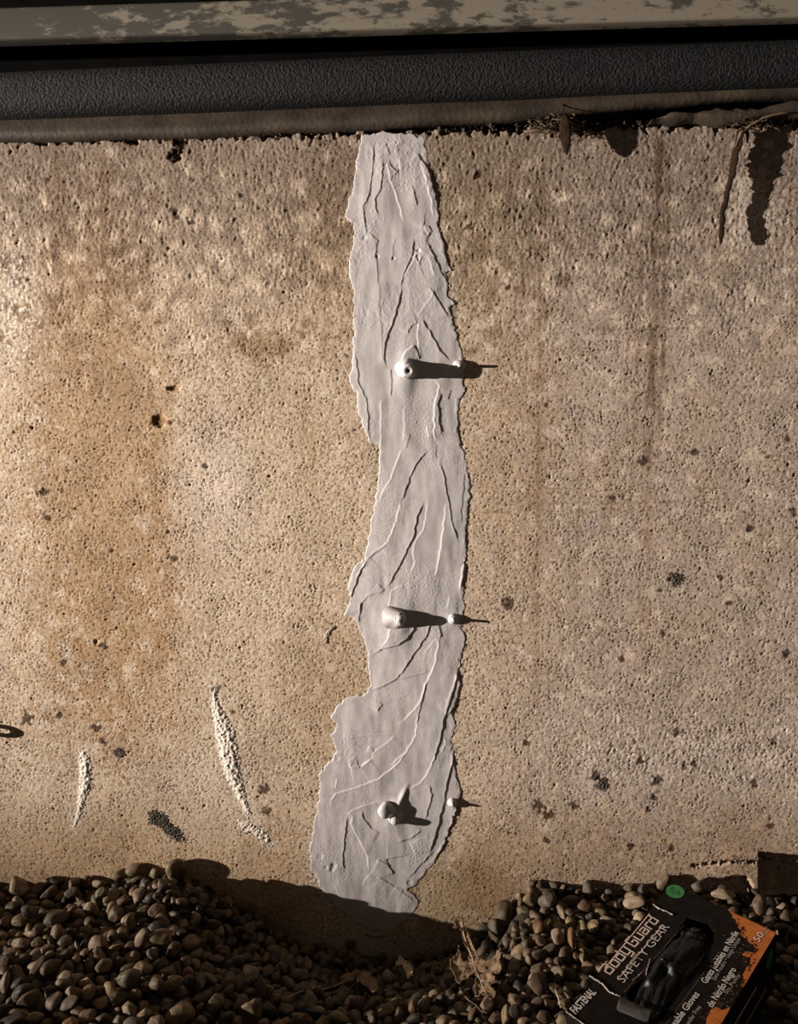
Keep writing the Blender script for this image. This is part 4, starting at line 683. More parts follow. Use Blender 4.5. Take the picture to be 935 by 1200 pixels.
81,47,37,24,-1306,-616,-146,7,-3,9,-38, 77,44,43,30,-1293,-551,-131,13,1,2,38, 35,41,35,23,-975,-50,-265,33,9,16,12, 55,54,37,28,-922,-690,-214,13,-6,-18,-33, 104,48,39,26,-176,-154,-544,26,-17,24,8, 5,37,25,28,723,-387,-158,38,-12,2,-5,
25,52,42,25,-1843,-304,-118,17,-25,-22,-14, 73,37,30,27,-689,-144,-410,9,-6,22,-31, 12,47,37,25,181,-646,-312,36,-13,-7,-10, 60,38,30,24,956,-365,-143,30,-13,-15,-18, 40,47,32,30,1416,-121,-120,25,12,16,24, 67,21,16,12,1799,-857,-191,21,9,1,-33,
46,49,29,30,2063,-207,-100,22,5,-16,-29, 83,33,30,20,-1684,-52,-105,2,3,40,0, 52,29,22,17,-1462,-172,-21,33,12,-11,17, 43,29,23,15,-717,-497,-314,29,8,16,-22, 23,35,26,22,1991,-620,-168,14,33,-14,-11, 51,58,33,28,-1801,-795,-140,36,4,10,14,
37,41,33,24,-1645,-454,-138,36,6,-1,-17, 45,41,29,26,-1392,-1003,-154,14,25,28,3, 52,36,34,19,-1419,-182,-46,20,14,5,31, 113,41,39,28,197,-559,-358,11,-35,14,-10, 91,27,20,18,-1702,-877,-127,22,-24,-22,-7, 32,50,36,38,-1312,-971,-147,10,0,32,22,
3,41,33,32,-1027,-39,-212,1,-34,19,9, 35,35,30,28,-426,-308,-486,2,-29,-27,6, 34,34,26,19,-130,-147,-544,7,25,7,-30, 66,39,31,20,377,-792,-253,14,5,-26,-26, 48,40,32,31,666,-912,-208,2,10,30,-24, 42,59,42,37,837,-59,-101,8,31,24,-1,
57,37,30,23,942,-447,-126,40,4,-2,-3, 31,51,18,13,-1654,-630,-110,14,31,-2,-21, 57,33,23,16,-776,-397,-310,1,-9,38,-8, 76,23,19,15,150,-324,-385,36,18,1,4, 74,26,21,15,933,-239,-93,38,8,-2,-9, 10,40,30,26,-630,-918,-267,28,19,-2,21,
48,31,24,22,395,-880,-250,32,5,-23,-5, 101,48,38,25,-525,-878,-288,17,7,6,35, 67,32,31,22,-1638,-377,-128,36,-14,-5,-7, 53,60,35,27,-807,-225,-390,5,-36,13,-10, 27,38,25,23,-800,-778,-234,32,-21,-1,-12, 94,54,39,27,-1830,-558,-128,24,22,-23,-5,
57,38,31,20,-1447,-49,-88,31,-15,-16,14, 46,29,29,23,-1422,-286,-69,28,12,-15,21, 37,41,36,31,-381,-789,-298,20,-27,3,22, 29,30,19,21,-363,-699,-337,29,17,12,18, 21,39,29,27,-12,-386,-458,9,-26,-20,21, 49,41,32,29,530,-445,-268,39,2,-6,-7,
15,47,40,35,1083,-185,-128,5,25,26,16, 50,29,21,14,1963,-641,-172,25,28,-14,-5, 21,35,18,13,-1560,-51,-65,21,33,-2,9, 20,26,15,12,943,-569,-127,30,2,-15,22, 27,40,31,28,-1591,-1090,-152,32,-21,-2,10, 42,28,26,17,-3,-827,-300,10,-12,37,2,
55,43,32,35,-1508,-44,-88,29,-15,2,-23, 41,30,20,21,-1227,-554,-152,37,-8,4,12, 30,40,34,23,461,-399,-336,34,-12,17,4, 34,51,32,25,428,-294,-373,22,14,4,30, 61,57,41,35,1994,-232,-129,25,3,-6,-31, 54,44,36,22,-1539,-518,-118,24,-12,-28,-10,
27,43,35,27,-1597,-169,-90,31,-20,13,-7, 90,39,31,23,-356,-240,-504,5,31,-23,-10, 4,39,31,24,-242,-658,-337,1,-28,-29,-2, 80,26,17,19,687,-24,-151,37,-10,-7,7, 24,44,37,32,826,-418,-143,31,24,-6,-5, 50,58,22,16,-1844,-218,-128,36,15,-9,3,
35,31,18,13,284,-585,-295,14,-6,33,-18, 43,44,32,25,-2055,-600,-149,34,18,-8,6, 115,49,45,26,-2330,-113,-177,1,12,38,-3, 51,50,44,38,-1793,-393,-159,14,-26,23,-13, 75,31,22,16,-1091,-858,-184,28,6,5,27, 41,36,27,19,-873,-543,-283,16,35,-10,-5,
88,53,41,32,-362,-315,-502,16,19,-10,30, 70,46,32,25,-171,-41,-563,8,-15,-36,6, 43,45,30,24,675,-767,-214,10,-38,3,-8, 22,34,26,27,722,-466,-167,0,-10,26,28, 56,45,35,33,903,-145,-133,2,-13,-38,5, 56,53,41,33,-2009,-268,-159,26,-27,9,-12,
29,41,34,30,-1088,-800,-137,26,-27,3,13, 47,34,27,23,-473,-285,-452,5,12,-32,-21, 24,47,40,33,250,-477,-379,3,32,-15,-18, 50,38,27,25,252,-572,-331,2,12,3,38, 54,42,35,24,260,-193,-441,1,-33,17,-14, 8,22,22,14,-1245,-217,-79,8,-13,-37,3,
72,30,22,14,-1449,-666,-113,12,-25,28,3, 40,39,21,16,-936,-487,-221,15,25,-21,17, 24,36,20,16,1125,-453,-120,10,-26,11,-27, 51,31,25,18,734,-790,-182,11,38,1,1, 53,52,38,22,-620,-668,-296,8,28,27,-5, 72,41,32,23,62,-66,-561,28,-28,4,0,
74,43,36,23,212,-739,-274,3,-5,-27,-29, 51,46,30,32,485,-864,-237,23,-15,11,-27, 44,47,36,28,645,-835,-217,8,34,-20,-2, 84,32,28,22,1203,-246,-142,13,-14,-33,13, 43,42,40,29,-1795,-949,-116,11,3,1,38, 62,37,32,20,-1632,-994,-144,32,-12,-20,-1,
103,33,27,22,-1511,-219,-40,8,-24,-30,-9, 97,38,23,19,-1031,-445,-218,8,-27,15,-25, 55,37,27,18,-818,-95,-372,12,-36,7,10, 34,32,29,24,-597,-598,-337,7,27,21,-20, 42,26,18,17,1870,-778,-186,34,-6,1,-20, 52,31,25,19,1850,-864,-182,7,14,-36,8,
49,44,35,29,1965,-158,-112,28,4,12,-25, 21,32,30,18,-775,-33,-401,30,-13,8,-22, 20,33,23,17,-1631,-924,-111,13,15,-23,26, 34,31,19,13,268,-731,-276,23,-16,-28,7, 46,22,20,15,752,-17,-63,20,34,-7,-1, 33,43,37,25,-553,-960,-241,5,-30,-25,-3,
50,38,32,20,1816,-950,-172,19,-11,-17,29, 35,50,44,24,-1974,-780,-129,33,11,18,-9, 28,49,39,31,2200,-172,-135,6,-30,-25,-7, 22,49,35,32,-1804,-90,-164,20,1,-1,-35, 50,27,20,13,-1412,-436,-123,0,-26,-29,-8, 95,40,30,19,-90,-669,-335,32,-17,0,-18,
31,43,43,32,-34,-481,-425,12,6,26,27, 10,32,21,21,846,-220,-147,31,-24,-5,6, 73,50,33,31,1003,-156,-138,36,3,-2,17, 48,46,36,26,-1593,-27,-106,0,-4,-31,24, 43,35,32,22,124,-497,-407,13,-5,-34,-16, 22,49,37,26,707,-676,-165,6,-5,-28,-28,
35,43,31,18,-2031,-415,-152,27,18,-13,-19, 26,32,17,14,1022,-35,-100,24,30,10,4, 57,32,27,23,2094,-369,-137,36,-7,16,2, 40,51,39,38,-2210,-323,-167,10,22,27,17, 89,43,32,31,-2168,-244,-181,22,33,5,1, 113,45,39,32,-1541,-579,-132,29,-22,-8,-14,
43,37,31,20,-113,-602,-371,8,-4,-13,-37, 45,41,26,27,1123,-133,-143,9,32,-17,-14, 47,34,26,25,2134,-279,-135,26,23,9,-18, 47,33,23,16,-1528,-399,-121,13,-8,0,37, 43,44,40,28,-829,-253,-344,8,24,30,4, 101,47,35,36,-651,-409,-371,9,-27,26,12,
51,49,42,28,-497,-538,-368,15,-30,-5,21, 23,34,27,20,-367,-645,-357,7,36,-13,9, 50,42,37,28,-52,-541,-387,31,9,21,11, 108,38,27,27,-48,-31,-559,31,-5,16,20, 91,38,29,26,1085,-294,-125,10,28,24,-11, 49,38,27,20,1035,-82,-136,4,-24,25,19,
17,31,23,14,1222,-207,-141,3,-22,-19,28, 113,28,26,17,-287,-716,-321,24,19,25,-5, 28,31,14,10,332,-833,-245,12,37,-7,2, 51,35,21,14,561,-308,-266,12,22,21,-23, 57,21,15,10,752,-646,-143,38,-6,-6,11, 31,27,21,15,800,-792,-174,11,38,0,-8,
56,40,30,22,-1085,-53,-180,13,36,11,-7, 70,43,39,34,2179,-242,-111,2,-5,5,39, 32,28,24,17,284,-916,-228,2,-30,-24,11, 92,28,21,17,175,-868,-262,15,33,-17,-3, 61,42,31,21,-1999,-133,-198,2,-2,-7,39, 44,54,43,32,-1975,-529,-165,13,29,23,8,
53,49,34,38,-1721,-358,-137,20,29,-15,-11, 63,36,26,20,-1595,-999,-155,16,29,20,9, 35,38,37,30,-1409,-574,-135,13,17,34,-3, 63,44,33,29,-995,-595,-210,17,-14,8,-32, 55,42,31,26,589,-615,-223,32,-21,-10,0, 34,35,27,19,1082,-84,-138,2,-15,12,35,
66,34,29,25,1222,-61,-143,17,-6,-8,-35, 50,32,20,14,1768,-650,-182,4,-6,-3,39, 25,47,34,28,2071,-322,-131,12,8,-13,-35, 21,35,29,28,-2039,-479,-154,6,36,0,-16, 89,35,26,27,-629,-82,-444,13,31,13,18, 25,33,29,20,-375,-566,-388,36,-1,-5,17,
68,38,33,27,-184,-393,-487,10,-26,6,-28, 62,33,33,24,161,-518,-390,11,-32,-13,18, 30,35,22,24,1119,-316,-136,9,32,20,-10, 50,38,28,25,1957,-552,-161,13,8,10,35, 75,29,25,16,-407,-470,-409,17,11,-8,-34, 47,43,28,19,1312,-214,-128,27,-23,16,10,
87,30,20,19,1904,-178,-119,24,-3,1,-32, 48,38,21,16,-1247,-817,-121,32,18,-12,-10, 54,20,15,10,-755,-609,-278,20,32,-9,10, 50,39,20,14,-643,-597,-317,16,34,9,10, 35,24,18,12,393,-833,-230,23,7,-30,10, 53,32,19,23,-1307,-1064,-148,6,30,-3,-25,
55,26,21,15,-1371,-425,-113,12,-21,-26,-18, 23,34,28,22,-903,-407,-294,15,-21,19,24, 82,32,31,23,730,-519,-176,1,-5,-19,35, 74,41,36,29,790,-909,-195,0,-4,-7,39, 49,42,33,20,898,-317,-153,0,23,32,7, 28,34,24,18,865,-262,-152,8,-38,8,-1,
34,34,21,19,-1694,-629,-111,1,29,-28,2, 44,35,26,20,-1633,-679,-111,5,5,35,19, 21,38,28,24,-888,-324,-328,3,-25,26,16, 53,30,26,24,-481,-726,-308,34,-8,-16,-11, 36,34,27,20,-32,-155,-539,11,18,-30,16, 33,34,21,17,860,-157,-147,28,19,-10,-18,
32,29,23,15,-1873,-512,-124,6,33,-21,1, 65,31,19,19,-536,-736,-292,25,22,20,-9, 31,44,33,24,-217,-249,-486,1,3,40,-2, 20,56,39,38,1894,-348,-91,9,13,-36,-4, 36,31,21,17,247,-246,-434,7,14,-27,25, 31,32,24,20,-918,-572,-257,1,-26,29,-9,
14,31,27,25,-800,-333,-353,19,0,18,-30, 47,29,22,20,-247,-728,-324,28,-23,-6,16, 83,34,30,19,-226,-470,-446,28,-18,18,-12, 91,28,23,16,758,-140,-154,11,-32,-21,5, 52,36,27,27,890,-419,-162,36,17,-4,-6, 49,37,34,24,-2377,-31,-174,17,-32,16,-1,
84,34,24,21,-988,-334,-249,27,-8,10,-27, 55,34,21,15,-574,-747,-297,5,31,-24,-6, 53,30,21,20,-462,-440,-407,36,12,-5,-11, 52,47,42,30,92,-450,-434,5,-30,4,26, 21,44,36,22,94,-346,-461,24,-8,19,-25, 71,49,32,35,111,-268,-481,7,-17,29,-21,
20,52,34,32,151,-196,-498,4,-13,-33,-17, 42,27,23,21,867,-796,-197,20,-30,-12,12, 88,29,21,17,1274,-28,-150,8,-37,-11,-2, 43,29,21,19,1916,-446,-157,7,25,-30,-1, 21,43,38,25,-1829,-473,-122,6,4,-39,0, 8,25,16,12,183,-458,-390,24,32,3,-1,
33,26,22,15,132,-610,-332,19,-12,-28,18, 41,44,25,17,510,-88,-344,17,-5,36,-6, 48,30,15,12,790,-611,-148,8,7,-37,12, 69,51,35,23,-2250,-340,-129,23,20,-2,-26, 82,35,25,22,-78,-882,-277,13,25,26,13, 43,37,27,19,-2180,-436,-157,3,-5,16,36,
35,34,26,21,575,-920,-221,18,-29,-21,0, 89,43,37,28,-1718,-445,-143,18,-4,-12,34, 0,31,25,19,-1422,-939,-158,2,12,38,1, 54,47,41,25,-1013,-890,-186,4,38,11,-2, 94,32,26,22,-502,-771,-295,15,34,-1,-14, 37,41,30,29,-400,-116,-552,30,-8,-16,19,
52,40,32,24,-324,-607,-374,4,-1,-22,-33, 49,46,32,23,-75,-737,-311,7,-5,38,-8, 23,30,22,18,753,-639,-197,11,26,22,18, 21,51,31,32,1167,-458,-154,7,-38,-7,-7, 29,45,38,30,1794,-150,-130,10,-9,38,-3, 25,30,25,20,2004,-338,-147,13,28,25,1,
21,31,28,18,-2075,-233,-150,20,2,-4,-34, 25,45,33,27,-1914,-42,-179,25,-19,21,-12, 61,24,20,19,-861,-489,-312,22,-5,9,32, 42,45,35,25,-676,-309,-394,19,11,-3,-33, 66,27,21,21,-592,-352,-406,36,-4,-12,12, 55,42,26,28,-482,-216,-487,16,-31,0,20,
69,34,24,21,24,-695,-318,6,14,-36,8, 30,26,22,15,1051,-571,-177,9,22,3,32, 51,45,40,28,1654,-76,-97,4,-4,-40,0, 16,26,22,15,846,-689,-193,18,-5,27,-23, 5,59,19,13,-1348,-830,-106,23,31,1,10, 107,29,20,14,-750,-497,-291,6,-38,5,-10,
44,39,28,20,514,-301,-315,4,-19,-34,6, 45,25,23,17,872,-387,-116,11,-19,-4,33, 43,49,39,28,665,-973,-203,38,11,3,-1, 82,37,27,26,-497,-925,-260,10,-32,-17,14, 50,36,25,22,-1712,-1018,-153,33,-13,11,15, 25,51,40,30,-1697,-575,-146,38,-8,2,-8,
33,32,26,20,-907,-362,-306,3,-30,-12,-23, 49,35,23,17,-640,-764,-277,15,11,19,30, 89,39,27,26,9,-543,-396,25,21,-23,-2, 113,30,21,17,361,-751,-269,10,27,-28,-2, 62,44,38,31,308,-507,-365,12,9,-14,34, 105,32,22,18,571,-554,-247,24,6,-5,-31,
60,33,25,20,-2276,-196,-179,28,-12,-25,7, 34,35,33,30,-1279,-676,-144,25,-29,4,-10, 47,32,28,28,-952,-397,-268,25,-26,18,0, 76,40,30,23,-893,-254,-334,19,7,13,32, 46,32,32,18,-842,-436,-330,19,9,-13,-31, 43,23,20,19,-781,-920,-213,27,27,-11,-3,
56,38,34,23,-369,-361,-471,21,18,14,-25, 28,35,21,22,79,-168,-529,35,-15,-11,0, 91,32,22,18,-17,-83,-553,21,-11,32,-4, 32,33,19,22,913,-71,-147,26,-22,-19,9, 115,32,25,20,1247,-266,-136,10,-27,-1,-28, 30,21,19,18,2156,-22,-148,35,8,-18,-1,
109,39,25,29,-1648,-842,-122,3,-32,23,3, 52,35,29,25,-1661,-120,-99,1,-40,-2,1, 73,28,25,24,-937,-444,-265,19,5,22,-27, 7,31,24,18,-539,-184,-469,9,-30,4,25, 42,54,42,32,-249,-165,-495,1,24,-8,31, 32,29,26,18,-1781,-249,-118,32,19,3,16,
23,20,18,12,-1813,-1008,-97,35,-9,-17,2, 54,25,25,17,-1132,-892,-105,19,21,-6,-27, 49,27,25,18,-678,-802,-234,18,-16,27,-16, 8,39,22,16,620,-23,-190,30,25,-2,6, 54,34,22,15,1184,-18,-105,36,15,-7,6, 25,40,29,20,-1359,-1146,-109,9,2,-4,39,
40,49,33,29,-1999,-713,-115,37,-16,0,-2, 253,40,31,23,-1860,-723,-153,40,-1,-5,2, 241,49,30,27,-1715,-927,-150,6,35,-19,1, 242,43,33,25,-1547,-335,-102,17,-28,23,-3, 302,33,24,23,-1464,-773,-156,7,-34,21,1, 232,27,26,22,-1423,-740,-159,28,9,-10,-25,
253,26,19,13,-1368,-197,-59,21,7,-14,-30, 242,30,24,21,-1027,-681,-198,9,-11,-30,22, 241,26,18,17,-893,-490,-293,25,1,-19,-24, 229,51,38,36,-223,-276,-541,10,-21,28,-16, 281,39,29,22,690,-623,-199,1,-15,-36,-8, 231,50,36,32,846,-606,-180,11,-14,-34,9,
283,25,21,15,893,-39,-148,26,-25,6,17, 240,40,27,19,988,-646,-190,33,-3,-8,21, 222,42,33,30,1005,-36,-143,37,-6,2,15, 276,25,18,13,-1796,-345,-132,8,10,-33,19, 222,32,25,26,-1470,-581,-117,16,-5,26,-25, 274,38,28,27,-1226,-785,-154,19,-17,-25,18,
254,26,20,15,-1157,-647,-168,28,4,-8,-27, 297,31,23,24,-790,-166,-401,7,5,22,-32, 270,33,28,21,-470,-35,-496,29,3,7,-27, 242,32,28,24,-348,-147,-554,27,29,6,6, 226,40,27,20,-221,-111,-528,11,-3,34,19, 234,37,28,22,-27,-668,-327,2,-6,-28,-28,
205,30,26,21,2,-628,-345,33,22,4,-4, 245,41,25,22,86,-223,-514,22,-23,22,-10, 227,42,29,21,124,-573,-372,3,6,-4,-39, 220,32,25,22,409,-481,-364,10,30,16,19, 222,35,25,23,710,-867,-208,7,35,18,6, 248,30,23,18,1207,-21,-139,14,-13,20,29,
242,47,32,36,1878,-285,-122,23,11,-16,26, 253,39,27,25,1874,-227,-130,29,18,-12,17, 247,37,28,19,-1918,-534,-136,27,2,-6,29, 227,34,24,23,-296,-176,-524,35,11,11,12, 231,31,28,19,898,-374,-151,4,-16,-26,26, 235,31,24,18,-1257,-619,-114,31,12,-12,19,
244,40,35,24,536,-38,-282,38,10,2,4, 32,31,22,17,1959,-729,-175,14,-6,28,24, 64,34,33,29,-2273,-288,-152,13,23,-17,25, 205,46,41,33,555,-857,-223,19,-3,-4,35, 244,25,21,16,-1644,-1039,-163,5,0,6,39, 244,42,31,21,-2072,-378,-182,5,-39,-7,-1,
257,46,33,24,-1696,-851,-155,7,-39,5,6, 202,39,29,24,-1479,-541,-138,8,-38,10,2, 224,25,21,19,-1213,-477,-147,6,2,-34,-20, 234,26,23,13,-976,-776,-213,3,21,-34,2, 227,44,36,24,-383,-198,-540,13,-20,32,1, 235,30,23,20,419,-122,-446,39,-3,5,-8,
315,32,24,18,739,-754,-207,8,-5,-13,37, 261,56,35,37,1844,-475,-143,21,34,0,1, 286,47,33,26,1994,-434,-149,5,-10,-38,5, 261,33,25,19,-2047,-540,-138,28,-1,11,26, 227,38,29,21,-1858,-888,-145,4,-34,-17,-11, 281,47,36,20,-1859,-400,-150,22,-10,28,14,
249,37,28,17,-1663,-713,-123,32,-21,0,10, 226,35,26,20,-1288,-815,-159,8,-39,-1,-2, 264,28,21,19,-1202,-961,-137,1,27,20,-21, 236,23,15,13,387,-560,-343,33,-20,-7,8, 276,45,29,23,314,-371,-413,14,30,-19,13, 276,29,22,16,421,-519,-347,4,-32,-20,13,
237,31,19,17,780,-790,-204,30,-26,2,-2, 255,36,26,21,979,-408,-160,8,21,-33,0, 267,42,32,22,1191,-117,-140,32,6,-8,22, 247,27,15,12,1940,-596,-178,36,2,7,17, 240,29,24,16,533,-604,-260,11,32,20,7, 231,47,33,24,354,-154,-444,7,6,17,-35,
23,47,46,34,2076,-532,-111,36,8,-6,-15, 55,51,34,24,-700,-919,-256,1,-3,40,1, 55,39,30,26,743,-953,-201,2,2,12,-38, 66,28,23,19,1959,-685,-177,29,-5,-3,-27, 254,32,27,19,-966,-965,-207,3,15,-37,5, 242,34,27,17,-1941,-592,-161,19,21,21,19,
221,42,29,25,-1862,-351,-169,0,16,29,22, 247,41,26,21,-1230,-861,-159,0,33,-22,-1, 250,31,19,19,-926,-280,-311,26,-6,-14,26, 240,30,27,19,-903,-927,-219,16,3,-36,8, 224,47,42,37,-603,-470,-388,15,16,-32,9, 235,27,18,13,-448,-744,-322,32,-12,-4,21,
254,46,37,32,-35,-352,-511,16,-36,9,1, 242,25,17,15,355,-842,-269,1,20,33,-12, 222,45,32,29,388,-296,-416,7,-39,-1,4, 275,41,27,18,439,-19,-415,20,-21,15,23, 285,40,30,22,897,-475,-168,1,-2,-9,39, 254,27,23,14,1114,-408,-166,6,3,39,-2,
271,32,25,22,1399,-32,-148,6,-12,-35,13, 220,30,21,19,-1999,-372,-155,6,24,-30,-7, 235,33,32,20,-1921,-633,-143,23,-1,-27,-18, 228,37,30,21,-1644,-259,-122,16,1,2,-37, 230,46,35,32,-1608,-304,-98,16,18,15,28, 248,38,25,24,-716,-615,-305,13,-37,-3,6,
269,36,27,26,-679,-469,-386,9,-10,-20,32, 236,30,21,17,-616,-42,-474,5,-33,-20,8, 297,31,25,22,-594,-160,-466,10,-22,31,-6, 240,34,23,25,-600,-107,-481,24,-23,-19,12, 233,39,36,21,-541,-346,-419,6,-12,37,-6, 243,22,23,13,-164,-459,-462,7,-35,18,0,
242,38,30,18,242,-115,-509,2,-4,29,-27, 221,40,26,20,447,-786,-254,38,-9,0,-8, 255,38,35,21,293,-131,-475,9,34,0,-19, 300,41,30,24,1748,-110,-126,5,4,31,-24, 267,36,27,18,-399,-391,-454,24,15,-18,-21, 231,24,20,15,-86,-565,-394,19,0,35,5,
288,22,18,16,1852,-53,-145,10,17,-35,4, 236,47,42,31,-1917,-371,-115,26,28,-12,4, 255,45,35,24,-857,-116,-307,31,14,6,20, 37,41,33,25,47,-891,-282,3,38,-6,11, 52,42,25,20,-217,-925,-254,20,2,-12,-33, 44,34,23,17,-836,-994,-217,2,-33,-1,-23,
102,40,30,18,-2207,-395,-171,28,28,-7,-5, 0,46,40,32,2073,-460,-148,34,-1,-7,20, 256,42,30,27,-1071,-1027,-183,2,10,-33,-20, 250,52,38,29,-2246,-72,-168,31,25,7,-2, 232,38,30,23,-1622,-679,-153,7,-13,37,4, 242,28,16,15,-1685,-309,-146,0,34,21,1,
276,30,22,26,-1692,-213,-141,0,6,-36,-17, 276,39,28,24,-1653,-34,-135,8,35,-17,-3, 229,45,28,27,-1476,-432,-116,34,18,-1,11, 276,43,33,25,-1467,-219,-71,2,-23,31,10, 222,34,30,20,-723,-493,-363,15,35,-8,7, 284,46,34,26,-490,-135,-532,0,-36,-13,11,
240,40,30,21,-426,-445,-443,6,-36,14,7, 222,39,25,18,-159,-646,-355,2,3,-4,-40, 276,29,22,19,-148,-430,-484,1,-17,35,10, 245,51,33,34,36,-432,-461,12,-2,-6,-38, 241,54,42,37,124,-132,-545,7,-18,-21,28, 247,29,21,15,772,-73,-153,3,-8,2,39,
246,30,20,15,1016,-374,-162,9,-29,-26,3, 213,31,20,15,1157,-264,-153,18,6,-14,-32, 296,40,33,20,1828,-552,-165,12,-1,-5,38, 225,33,26,17,1923,-141,-144,3,13,37,5, 224,24,18,17,2070,-396,-157,4,3,-36,-16, 206,31,24,19,2220,-76,-145,5,14,33,17,
270,46,32,25,-2235,-234,-183,36,8,-2,16, 283,44,29,28,-1832,-998,-142,3,-13,-3,38, 251,39,30,22,-1710,-269,-136,38,10,5,6, 277,40,36,25,-1517,-181,-67,14,-4,20,-31, 223,30,25,21,-1159,-531,-160,4,-35,19,-5, 241,28,17,17,-978,-467,-246,4,40,-1,3,
229,29,24,15,-824,-308,-337,30,-18,1,18, 222,39,23,18,-794,-626,-284,9,38,1,-9, 245,56,37,23,-248,-307,-491,9,-12,-13,35, 227,47,32,30,-137,-282,-509,20,7,-11,-32, 235,39,24,19,-51,-612,-360,17,29,-15,15, 249,38,34,22,-22,-235,-520,15,1,35,10,
237,38,32,28,223,-167,-498,32,-8,22,3, 242,36,30,27,375,-365,-384,25,6,-25,17, 229,31,27,17,436,-148,-423,34,20,5,7, 208,28,23,16,940,-25,-151,2,-35,19,5, 256,24,21,18,1101,-467,-172,7,35,-8,-16, 257,31,30,18,1750,-157,-107,7,-38,-6,-7,
294,46,27,22,2055,-133,-129,30,-22,7,12, 201,29,27,22,-2293,-243,-161,15,2,-16,-34, 263,40,31,23,-2031,-29,-185,16,-32,-1,18, 214,33,26,22,-1703,-89,-136,24,-25,-15,-13, 230,46,30,20,-1444,-878,-143,18,11,-29,-17, 201,42,33,24,-1329,-914,-116,35,-12,2,-15,
245,38,26,23,63,-481,-392,19,-8,27,21, 257,35,28,21,1855,-27,-123,18,23,25,-11, 294,37,25,18,1101,-26,-130,16,23,-10,26, 253,28,19,13,-171,-657,-322,25,-18,5,-26, 31,45,31,24,-1981,-862,-102,1,4,39,-7, 116,41,30,27,-1872,-1032,-123,10,-24,30,-5,
53,33,21,19,354,-893,-265,17,9,14,32, 96,39,33,22,295,-894,-271,11,35,13,9, 91,47,35,35,440,-932,-248,3,-20,-31,14, 231,37,25,18,-2196,-110,-194,13,-38,-2,-1, 251,34,30,26,-2120,-63,-187,36,-4,3,17, 231,40,35,30,-1751,-223,-154,15,-36,5,-4,
255,35,25,20,-1460,-612,-147,7,1,7,39, 240,23,20,13,-1463,-475,-135,12,-36,4,-13, 251,38,22,17,-1478,-351,-98,3,-13,27,26, 231,37,34,32,-1492,-121,-78,10,-36,0,-15, 235,32,25,21,-1320,-1022,-158,11,11,37,-3, 271,27,25,21,-858,-768,-229,5,12,-30,-23,
246,53,42,29,-525,-442,-431,3,38,7,-9, 242,32,27,26,-437,-360,-492,37,12,-5,-7, 231,39,34,23,-424,-633,-354,4,30,-20,17, 272,31,25,24,-369,-525,-413,2,5,-13,37, 249,26,21,18,-334,-758,-325,12,-18,30,-14, 236,30,22,15,-243,-509,-428,34,12,-13,-10,
235,49,43,31,-160,-216,-551,4,-7,-20,-34, 248,27,20,16,365,-21,-498,3,7,5,39, 307,32,19,20,509,-495,-292,15,-17,24,-23, 240,46,40,26,1948,-382,-132,2,-9,25,-30, 235,32,25,14,2019,-539,-169,33,-2,-4,22, 272,42,28,20,-2076,-67,-172,25,15,26,-6,
232,56,39,30,-1946,-306,-148,17,-7,1,-35, 255,32,24,17,-1736,-975,-154,32,21,-9,2, 243,39,27,18,-1737,-515,-160,5,-3,-7,39, 207,36,22,19,-1746,-62,-146,10,-24,-29,-11, 243,33,26,25,-1691,-194,-93,13,-19,-26,20, 242,32,32,17,-1651,-87,-126,23,-2,-16,29,
287,22,19,16,-1549,-987,-162,6,-7,-6,38, 277,26,24,21,-1477,-720,-154,20,-6,3,34, 220,27,20,19,-1207,-518,-145,34,17,13,-3, 243,25,24,16,-953,-586,-236,36,-2,-7,-17, 221,24,16,15,-806,-734,-251,6,-7,8,-38, 240,28,22,19,-766,-585,-312,11,37,-9,-3,
244,26,24,19,-495,-470,-395,23,5,-1,-32, 256,35,34,24,-490,-340,-452,3,16,37,-2, 225,27,28,24,-274,-461,-450,26,-14,13,23, 276,36,31,18,246,-618,-325,10,-39,0,-3, 257,36,29,28,249,-366,-419,9,33,14,14, 277,37,28,25,2030,-289,-127,26,7,29,0,
212,31,21,18,-2117,-351,-184,33,-21,-10,0, 275,39,30,29,-810,-517,-313,8,7,35,-16, 296,24,20,17,-510,-387,-424,9,15,-36,-6, 249,43,38,27,247,-258,-480,9,-36,-12,9, 26,34,28,22,-927,-1014,-211,10,-13,-35,10, 293,39,24,16,1844,-915,-186,3,-16,-36,5,
241,26,26,17,-391,-842,-318,8,-20,-33,-1, 230,34,27,24,-575,-910,-281,8,14,7,36, 241,35,26,25,-1991,-452,-179,34,3,-6,-20, 290,25,22,19,-1778,-276,-164,18,-30,-20,1, 227,30,20,23,-1742,-23,-162,31,-24,-7,4, 244,40,34,29,-1589,-88,-100,14,11,35,-9,
254,31,23,18,-1398,-625,-151,3,3,12,-38, 290,32,24,18,-1221,-924,-163,7,11,7,37, 212,33,25,22,-807,-75,-410,23,32,-4,-6, 246,39,23,17,-792,-681,-262,35,-1,-12,-15, 267,34,31,19,-692,-771,-265,2,37,-14,-7, 247,27,20,20,-650,-539,-360,15,31,14,-14,
296,52,39,29,-611,-401,-434,10,-5,38,7, 245,53,33,31,-556,-131,-511,7,27,28,-8, 255,59,34,31,-564,-47,-493,38,-7,-8,-5, 243,35,29,19,-405,-757,-319,8,-10,10,-37, 220,36,28,26,-342,-487,-438,25,-30,-3,-8, 294,22,21,13,-268,-646,-361,6,38,3,-8,
250,34,26,20,-158,-273,-559,10,39,1,0, 204,50,35,34,-57,-298,-545,7,11,-35,-13, 275,33,31,21,3,-57,-574,1,-1,5,-40, 255,36,25,18,162,-693,-305,5,10,-35,15, 248,43,27,23,335,-220,-514,37,-2,-11,-12, 228,34,24,16,599,-754,-233,5,33,-21,3,
